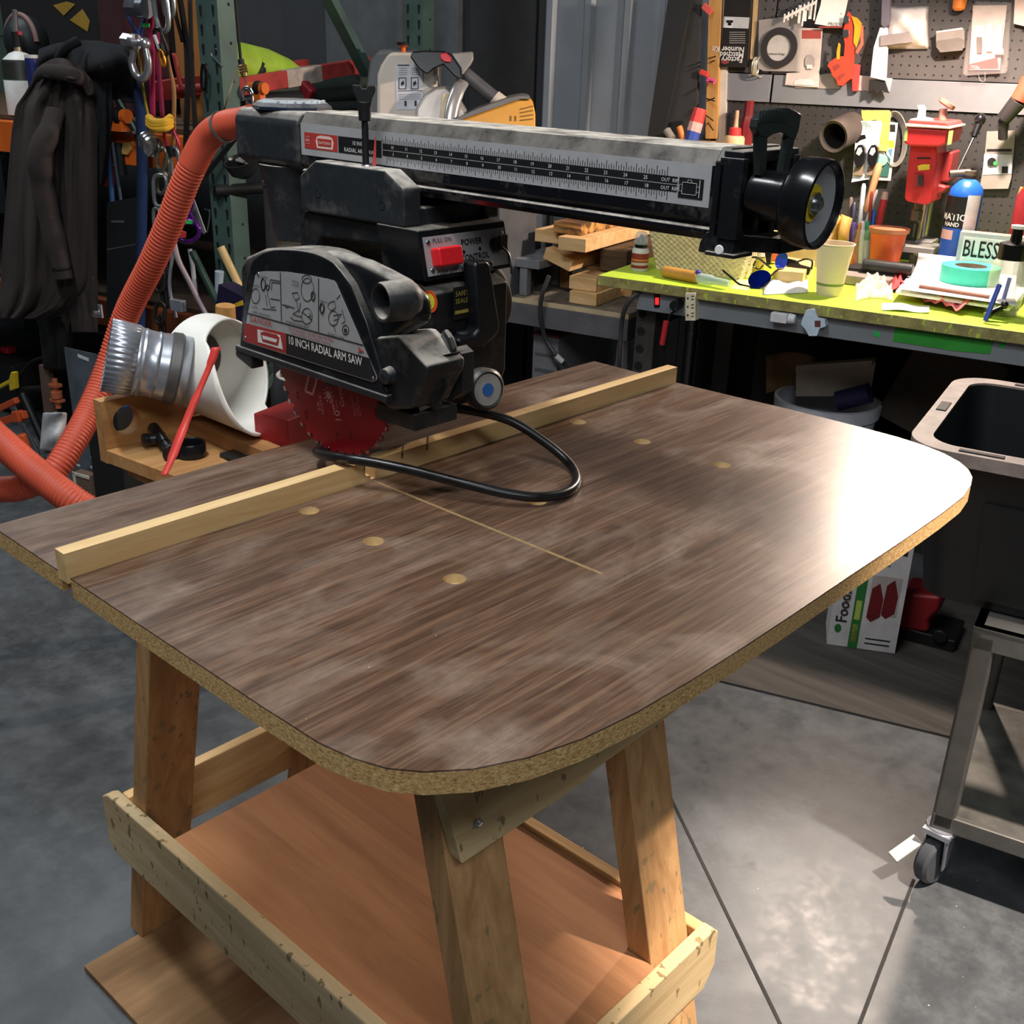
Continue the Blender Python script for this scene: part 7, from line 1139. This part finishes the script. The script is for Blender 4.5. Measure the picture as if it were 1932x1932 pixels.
m = MB(); q = on(463, 312, 'n', NK - .05); m.lathe(q - UP * .03, UP + ND * -.4, [(.02, 0), (.04, .015), (.05, .05), (.046, .05), (.036, .018)], 26, cap=False); m.lathe(q - UP * .03, UP + ND * -.4, [(.02, 0), (.02, .002)], 20); 
for k in range(7): a = k * 1.3; m.bar(q + BD * .03 * math.cos(a) + UP * (.004 + .004 * k % 3), q + BD * .03 * math.cos(a + 2.4) + UP * .014 - ND * .01, .006, .004, UP, 1)
m.cyl(q + ND * .04, bn(q.dot(BD), NK + .03, q.z), .006, seg=8); tag(m.make('scrap_bowl', [pm('#1d1e1f', .35), pm('#a8a098', .5)]), 'small dark bowl of shavings on the green upright below the saw head', 'bowl')
# cord with brass spring and hook in front of the upright
nc = NK - .14; m = MB(); m.tube([on(443, -12, 'n', nc), on(449, 60, 'n', nc), on(454, 112, 'n', nc)], .0042, 8); m.cyl(on(454, 112, 'n', nc), on(457, 124, 'n', nc), .008, seg=12); m.lathe(on(457, 122, 'n', nc), on(462, 146, 'n', nc) - on(457, 122, 'n', nc), [(.009, 0), (.012, .004), (.0095, .007), (.012, .011), (.0095, .014), (.012, .018), (.0095, .021), (.009, .03)], 16, m=1); m.cyl(on(461, 145, 'n', nc), on(465, 168, 'n', nc), .0012, seg=6, m=2); tag(m.make('pull_cord', [BLKm, pm('#8a7248', .4, .7), STEEL]), 'black pull cord with brass spring hanging over the saw head', 'cord')
m = MB(); P = [on(u, v, 'n', nc) for u, v in ((458, 190), (457, 178), (464, 168), (473, 174), (476, 188), (476, 200))]; m.tube(P, .0042, 8); ringlink(m, (466, 176), 10, 12, nc - .01, .003); tag(m.make('snap_hook', STEEL), 'bright snap hook at the end of the pull cord', 'hook')
m = MB(); m.tube([on(453, 112, 'n', nc), on(440, 150, 'n', nc + .02), on(428, 190, 'n', nc + .03), on(420, 222, 'n', NK + .0)], .0026, 6); tag(m.make('twine', pm('#a89c86', .8)), 'pale twine running from the pull cord down across the green upright', 'twine')
m = MB(); P = [on(u, v, 'n', NK - .012) for u, v in ((405, 130), (398, 124), (402, 94), (410, 92))]; m.tube([on(u, v, 'n', NK - .012) for u, v in ((420, 126), (410, 115), (400, 105), (399, 96), (408, 92))], .002, 6); tag(m.make('wire_s_hook', STEEL), 'thin wire S hook on the green upright', 'hook')
m = MB(); ringlink(m, (385, 145), 5, 24, NK - .03, .004, .02, pw=.7); tag(m.make('black_d_ring', pm('#131313', .3, .4)), 'black carabiner clipped at the left side of the green upright', 'carabiner')
# lower left corner
m = MB(); P_ = pts([(122, 655), (182, 648), (183, 985), (122, 985)], 'n', 1.1000); P_ = [V((p.x, p.y, max(p.z, .0))) for p in P_]; zt9 = P_[0].z; sA_, sB_ = P_[0].dot(BD), P_[1].dot(BD)
bb(m, (sA_ + sB_)/2, 1.10, zt9/2, (sB_ - sA_, .006, zt9)); bb(m, sB_ - .004, 1.14, zt9/2, (.006, .08, zt9))
for i in range(9):
    for j in range(2): q = on(148 + j * 26, 806 + i * 18 + j * 4, 'n', 1.0965); m.box(q, (.014, .002, .006), 1, RM)
patch(m, [(146, 668), (167, 676), (167, 682), (147, 674)], 'n', 1.0960, .001, 1)
tag(m.make('slotted_steel_angle', [pm('#7c8790', .28, .55, .3, 5), pm('#d9dee2', .3)]), 'tall bluish slotted steel angle standing behind the orange hoses', 'steel angle')
m = MB(); patch(m, [(145, 897), (180, 885), (180, 990), (145, 990)], 'n', 1.0650, .02, 0); patch(m, [(142, 898), (180, 884), (180, 889), (150, 900), (150, 990), (143, 990)], 'n', 1.0620, .003, 1); m.v = [V((p.x, p.y, max(p.z, .002))) for p in m.v]; s5, z5 = on(162, 900, 'n', 1.0700).dot(BD), on(162, 893, 'n', 1.0650).z; mm = MB(); bb(mm, s5, 1.07, z5/2, (.075, .03, z5)); bb(mm, s5 - .034, 1.053, z5/2, (.012, .004, z5), 1); bb(mm, s5, 1.053, z5 - .006, (.075, .004, .012), 1); tag(mm.make('brown_block', [pm('#7a6252', .8), pm('#d8d0c4', .7)], bevel=.002), 'upright brown board with pale edge at the foot of the steel angle', 'board')
m = MB(); q = at(222, 745, 3.3); zq_ = at(222, 762, 3.3).z; m.lathe(V((q.x, q.y, zq_)), UP, [(.05, 0), (.055, q.z + .02 - zq_), (.06, q.z + .02 - zq_), (.06, q.z + .04 - zq_), (.05, q.z + .04 - zq_)], 30); tag(m.make('blue_bucket', pm('#1f62c0', .45)), 'bright blue bucket half hidden behind the metal duct and tray', 'bucket')
m = MB(); m.box(V((q.x, q.y, zq_ / 2 - .0005)), (.14, .14, zq_ - .001), 0, RM); tag(m.make('dark_filler', pm('#1b1a19', .8)), 'added dark filler box that darkens the tray hole and carries the blue tub', 'crate')  # added box, coloured dark so the tray hole looks shaded
m = MB(); m.grid(lambda i, j: on(82 + 44 * i - 6 * j, 778 + 72 * j, 'n', 1.3400 - .05 * math.sin(PI * i) * (1 + .3 * math.sin(9 * j + 4 * i))), 14, 16); tag(m.make('white_rag', pm('#e4e6e8', .9), solid=.01, subd=1), 'white rag hanging left of the slotted steel angle', 'rag')
m = MB(); m.bar(on(86, 690, 'n', 1.4000), on(98, 800, 'n', 1.4000), .05, .02, BD); tag(m.make('brown_plank', pm('#6a5348', .8)), 'upright brown plank left of the orange spring clamp', 'plank')
c = on(107, 745, 'n', 1.3600); m = MB(); m.box(c + UP * .035, (.04, .03, .014), 0, RM); m.box(c - UP * .02, (.05, .03, .012), 0, RM); m.cyl(c - UP * .05, c + UP * .06, .010, seg=12); m.cyl(c - UP * .012, c + UP * .015, .02, seg=14); tag(m.make('spring_clamp', pm('#c8704a', .5), bevel=.003), 'small orange clamp hanging beside the brown plank', 'clamp')
m = MB(); a, b_ = on(20, 758, 'n', 1.1800), on(72, 860, 'n', 1.2000); m.bar(a, b_, .03, .009, BD, 1); m.bar(on(-10, 775, 'n', 1.1700), on(32, 755, 'n', 1.1700), .02, .02, UP); m.bar(on(-5, 798, 'n', 1.1700), on(48, 782, 'n', 1.1700), .026, .022, UP); m.bar(on(32, 775, 'n', 1.1650), on(38, 795, 'n', 1.1650), .03, .03, BD); m.cyl(on(40, 820, 'n', 1.1400), on(52, 850, 'n', 1.1500), .016, seg=14); tag(m.make('bar_clamp', [pm('#d0582e', .45), STEEL], bevel=.003), 'orange F-style bar clamp at the lower left edge', 'clamp')
m = MB(); m.prism(pts([(-6, 728), (16, 716), (20, 702), (26, 703), (28, 734), (18, 738), (16, 724), (-6, 736)], 'n', 1.3800), ND * .02); tag(m.make('yellow_sprayer', pm('#e0c22a', .5), bevel=.003), 'yellow trigger sprayer part at the left edge above the bar clamp', 'sprayer')
m = MB(); m.tube([on(u, v, 'n', 1.4100) for u, v in ((88, 672), (60, 682), (40, 705), (32, 740), (36, 765))], .006, 8); m.cyl(on(42, 742, 'n', 1.3800), on(82, 830, 'n', 1.3800), .016, seg=10); m.cyl(on(40, 735, 'n', 1.4100), on(92, 732, 'n', 1.4100), .012, seg=10); tag(m.make('folded_chair', pm('#141516', .5)), 'black tube frame of a folded chair left of the white rag', 'chair')
m = MB(); bb(m, on(40, 800, 'n', 1.5800)  .dot(BD), 1.63, on(40, 805, 'n', 1.5800).z / 2, (.34, .2, on(40, 790, 'n', 1.5800).z)); tag(m.make('pale_carton', pm('#8f877a', .8)), 'pale carton behind the orange bar clamp', 'carton')
m = MB(); q = on(50, 955, 'n', 1.2800); m.lathe(V((q.x, q.y, 0)), UP, [(.05, 0), (.062, q.z + .04), (.058, q.z + .04), (.04, .03)], 24); tag(m.make('brown_pot', pm('#6a4c30', .7)), 'brown pot on the floor left of the table corner', 'pot')
m = MB(); q = on(98, 962, 'n', 1.2600); m.lathe(V((q.x, q.y, 0)), UP, [(.04, 0), (.045, q.z + .02), (.041, q.z + .02), (.034, .02)], 24); tag(m.make('dark_pot', pm('#5a4028', .7)), 'small dark brown pot next to the brown pot', 'pot')
m = MB(); q = on(16, 660, 'n', 1.6800); m.box(q, (.05, .05, .03), 0, RM); m.box(V((q.x, q.y, q.z - .12)), (.3, .2, .2), 1, RM); tag(m.make('red_topped_tool', [pm('#a01c28', .5), pm('#18181a', .7)], bevel=.01), 'dark tool with a red top in the shadows at the left edge', 'tool')
# ---- miter saw and yellow machine behind the arm
tM = 3.5
ms = thing('miter_saw', at(760, 330, tM), 'beige miter saw with black handle standing behind the saw arm', 'miter saw')
BG = pm('#c8bcae', .5, var=.05); GYD = pm('#55575a', .5)
def pat(lst, t0): return [at(u, v, t0) for u, v in lst]
def ex(m, lst, t0, t1, mi=0): m.prism(pat(lst, t0), (R2.normalized() - UP * R2.z).normalized() * (t1 - t0), mi)
m = MB(); ex(m, [(690, 300), (690, 170), (697, 110), (716, 92), (760, 90), (812, 98), (830, 115), (830, 300)], tM + .06, tM + .14); m.make('motor_cover', GYD, ms, bevel=.01, seg=3)
m = MB(); ex(m, [(709, 300), (711, 140), (718, 122), (734, 98), (812, 100), (824, 118), (826, 300)], tM - .02, tM + .06); bdy = m.make('motor_body', BG, ms, bevel=.014, seg=3)
lb2 = MB(); ex(lb2, [(746, 121), (797, 119), (798, 206), (748, 207)], tM - .0215, tM - .0205)
def on_l(u, v): return at(u, v, tM - .022)
for q in ([(750, 122), (772, 122), (772, 124), (750, 124)], [(752, 146), (766, 146), (766, 147.5), (752, 147.5)], [(775, 146), (789, 145), (789, 146.5), (775, 147.5)], [(751, 171), (796, 170), (796, 171), (751, 172)]): ex(lb2, q, tM - .0225, tM - .022, 1)
for u in (752, 775):
    for q in ([(u, 147), (u + 1.5, 147), (u + 1.5, 168), (u, 168)], [(u + 13, 147), (u + 14.5, 147), (u + 14.5, 168), (u + 13, 168)], [(u, 167), (u + 14, 167), (u + 14, 168.5), (u, 168.5)], [(u + 4, 156), (u + 9, 152), (u + 11, 158), (u + 5, 163)]): ex(lb2, q, tM - .0225, tM - .022, 1)
for v in (128, 132, 136, 140): ex(lb2, [(752, v), (768, v), (768, v + 1), (752, v + 1)], tM - .0225, tM - .022, 2); ex(lb2, [(776, v), (792, v), (792, v + 1), (776, v + 1)], tM - .0225, tM - .022, 2)
for v in (178, 182, 186): ex(lb2, [(752, v), (794, v), (794, v + 1), (752, v + 1)], tM - .0225, tM - .022, 2)
for u in (763, 782): ex(lb2, [(u, 190), (u + 4, 190), (u + 4, 200), (u, 200)], tM - .0225, tM - .022, 1)
lb2.make('warning_label', [pm('#c9c9d0', .5), INK, pm('#8a8a92', .5)], bdy)
m = MB(); q = at(761, 92, tM + .05); m.lathe(q, UP, [(.008, -.02), (.008, .004), (.02, .010), (.021, .018), (.018, .020)], 18, mi=[1, 1, 0, 0, 0]); m.make('top_knob', [BLKm, ORG], ms)
m = MB(); ex(m, [(773, 107), (778, 97), (800, 95), (836, 96), (852, 102), (870, 128), (872, 146), (866, 150), (855, 142), (836, 122), (818, 130), (806, 141), (790, 130)], tM - .10, tM - .05); hn2 = m.make('trigger_handle', pm('#16181c', .35), ms, bevel=.012, seg=3)
m = MB(); ex(m, [(830, 101), (842, 99), (851, 108), (850, 118), (838, 117), (830, 110)], tM - .106, tM - .095); m.make('red_trigger', pm('#c42a3a', .35), hn2, bevel=.004)['label'] = 'red trigger'
m = MB(); ex(m, [(846, 101), (892, 97), (893, 112), (888, 122), (872, 143), (862, 130)], tM - .07, tM - .03, 0); m.make('handle_bracket', pm('#8a8580', .45, .1), ms, bevel=.006)
m = MB(); m.cyl(at(878, 140, tM - .02), at(934, 186, tM + .0), .022, seg=20); m.cyl(at(932, 184, tM), at(955, 205, tM + .01), .025, .03, seg=20, m=1); m.make('side_arm', [pm('#55565a', .45), BG], ms)
m = MB(); m.prism(pat([(780, 310), (784, 205), (800, 178), (822, 164), (842, 162), (862, 180), (880, 210), (900, 310)], tM - .07), (R2 - UP * R2.z).normalized() * .07); m.make('blade_guard', pm('#a29a94', .35, .3), ms, bevel=.01, seg=3)
m = MB(); m.tube([at(845, 300, tM - .08), at(850, 220, tM - .085), at(862, 175, tM - .08), at(872, 155, tM - .06)], .022, 14, flat=(R0, 1, .5)); m.tube([at(830, 300, tM - .075), at(838, 220, tM - .08), at(842, 178, tM - .075)], .012, 10, 1, flat=(R0, 1.2, .5)); m.make('guard_link', [pm('#c9c4c0', .25, .6), pm('#e0cba8', .5)], ms)
zMs = at(800, 310, tM).z; bs = MB(); c0_ = at(790, 330, tM + .02); bb(bs, c0_.dot(BD), c0_.dot(ND) + .08, (zS_ + zMs) / 2 + .02, (.34, .40, max(.02, zMs - zS_ + .04))); bs.make('saw_base', GYD, ms, bevel=.01)
ym_ = thing('yellow_fence_table', at(930, 320, tM - .05), 'yellow slanted machine table right of the miter saw behind the arm', 'machine')
m = MB(); ex(m, [(846, 236), (870, 222), (984, 184), (998, 186), (1006, 196), (1010, 216), (1010, 246), (1000, 330), (846, 330)], tM - .10, tM + .10); yb_ = m.make('yellow_body', pm('#d99a34', .45, var=.05), ym_, bevel=.004)
m = MB(); ex(m, [(846, 230), (900, 205), (960, 184), (984, 180), (996, 182), (1001, 188), (984, 187), (872, 226)], tM - .11, tM + .12); m.make('grey_top', pm('#6e6a66', .5), ym_, bevel=.003)
m = MB()
for i in range(4): ex(m, [(981, 206 + i * 7 - 1), (1006, 200 + i * 8 - 1), (1006, 201 + i * 8), (981, 207 + i * 7)], tM - .1015, tM - .1)
for u in (962, 971): ex(m, [(u, 219), (u + 3, 218), (u + 3, 228), (u, 229)], tM - .1015, tM - .1)
m.make('yellow_grooves', pm('#7a5420', .6), yb_)
bs = MB(); c0_ = at(930, 332, tM); zY_ = at(930, 330, tM).z; bb(bs, c0_.dot(BD), c0_.dot(ND), (zS_ + zY_) / 2, (.2, .24, max(.02, zY_ - zS_))); bs.make('machine_foot', GYD, ym_)
# leaning dark boards and a red-brown board by the back wall
for i, (o_, n_, col, lab) in enumerate((([(1222, 255), (1252, 255), (1306, -14), (1262, -14)], 2.60, '#262628', 'black board leaning against the grey metal wall, front one'), ([(1256, 255), (1312, 255), (1322, -14), (1296, -14)], 2.66, '#3b3a3a', 'dark grey board leaning beside the black board'))):
    m = MB(); q_ = pts(o_, 'n', n_); lo_ = [q_[0] + (q_[0] - q_[3]).normalized() * .42, q_[1] + (q_[1] - q_[2]).normalized() * .42]; m.prism([lo_[0], lo_[1], q_[2], q_[3]], ND * .02); tag(m.make('leaning_board', pm(col, .6)), lab, 'board', 'boards leaning on the metal wall')
m = MB(); a, b_ = on(812, -10, 's', -2.4), on(872, 100, 's', -2.4); m.prism([on(808, -12, 's', -2.4), on(872, -12, 's', -2.4), on(872, 110, 's', -2.4), on(845, 110, 's', -2.4)], -BD * .03); zz0 = on(860, 110, 's', -2.4); bb(m, zz0.dot(BD) - .015, zz0.dot(ND), zz0.z / 2, (.03, .08, zz0.z)); tag(m.make('red_brown_board', pm('#3c1c14', .7)), 'dark red-brown board standing behind the miter saw', 'board')
# ================================================================ LIGHT
wld = bpy.data.worlds.new('world'); S.world = wld; wld.use_nodes = True
bg = wld.node_tree.nodes['Background']; bg.inputs['Color'].default_value = (.55, .62, .7, 1); bg.inputs['Strength'].default_value = .035
def area(name, loc, target, size, power, col, sy=None):
    l = bpy.data.lights.new(name, 'AREA'); l.energy = power; l.color = col; l.shape = 'RECTANGLE'; l.size = size; l.size_y = sy or size
    o = bpy.data.objects.new(name, l); COL.objects.link(o); o.location = V(loc); o.rotation_euler = (V(target) - V(loc)).to_track_quat('-Z', 'Y').to_euler(); return o
# clamp lamp over the bench, just above the frame
LP = bn(.30, 2.24, T + .80)
lo = thing('bench_lamp', bn(.30, 2.6, T + 1.0), 'bench lamp just above the frame over the pegboard', 'lamp')
m = MB(); ldir = (V((.45, -.35, T)) - LP).normalized(); ldir = V((-.62, -.18, -.76)).normalized(); m.lathe(LP - ldir * .07, ldir, [(.02, -.05), (.03, -.04), (.05, 0), (.075, .06), (.078, .062), (.072, .06), (.047, 0)], 32, cap=False); m.make('lamp_shade', pm('#c9c9c9', .3, .8), lo)
m = MB(); m.tube([LP - ldir * .11, LP - ldir * .2 + UP * .1, bn(.30, 2.62, T + 1.06), bn(.30, 2.69, T + 1.06)], .008, 8); m.make('lamp_arm', DKST, lo)
l = bpy.data.lights.new('bench_lamp_bulb', 'POINT'); l.energy = 115; l.color = (1.0, .80, .66); l.shadow_soft_size = .035; o = bpy.data.objects.new('bench_lamp_bulb', l); COL.objects.link(o); o.location = LP
# ceiling tubes
area('ceiling_tube', (-.7, .1, 3.3), (-.4, 0, 0), 1.3, 56, (.95, .98, 1.0), .16)
area('ceiling_tube', (-1.6, -2.2, 3.2), (-.4, -.3, .5), 2.2, 40, (.95, .98, 1.0), .4)
area('ceiling_tube', (.3, 3.3, 3.3), (.2, 3.2, 0), 1.8, 34, (.88, .95, 1.0), .5)
l = bpy.data.lights.new('ceiling_spot', 'SPOT'); l.energy = 1300; l.color = (1.0, .84, .72); l.spot_size = math.radians(21); l.spot_blend = .55; l.shadow_soft_size = .05
o = bpy.data.objects.new('ceiling_spot', l); COL.objects.link(o); o.location = (.75, -1.7, 3.3); o.rotation_euler = (V((.48, -.62, 0)) - V((.75, -1.7, 3.3))).to_track_quat('-Z', 'Y').to_euler()
S.view_settings.view_transform = 'Standard'; S.view_settings.look = 'None'; S.view_settings.gamma = 1; S.view_settings.use_curve_mapping = False
S.view_settings.exposure = 0.0
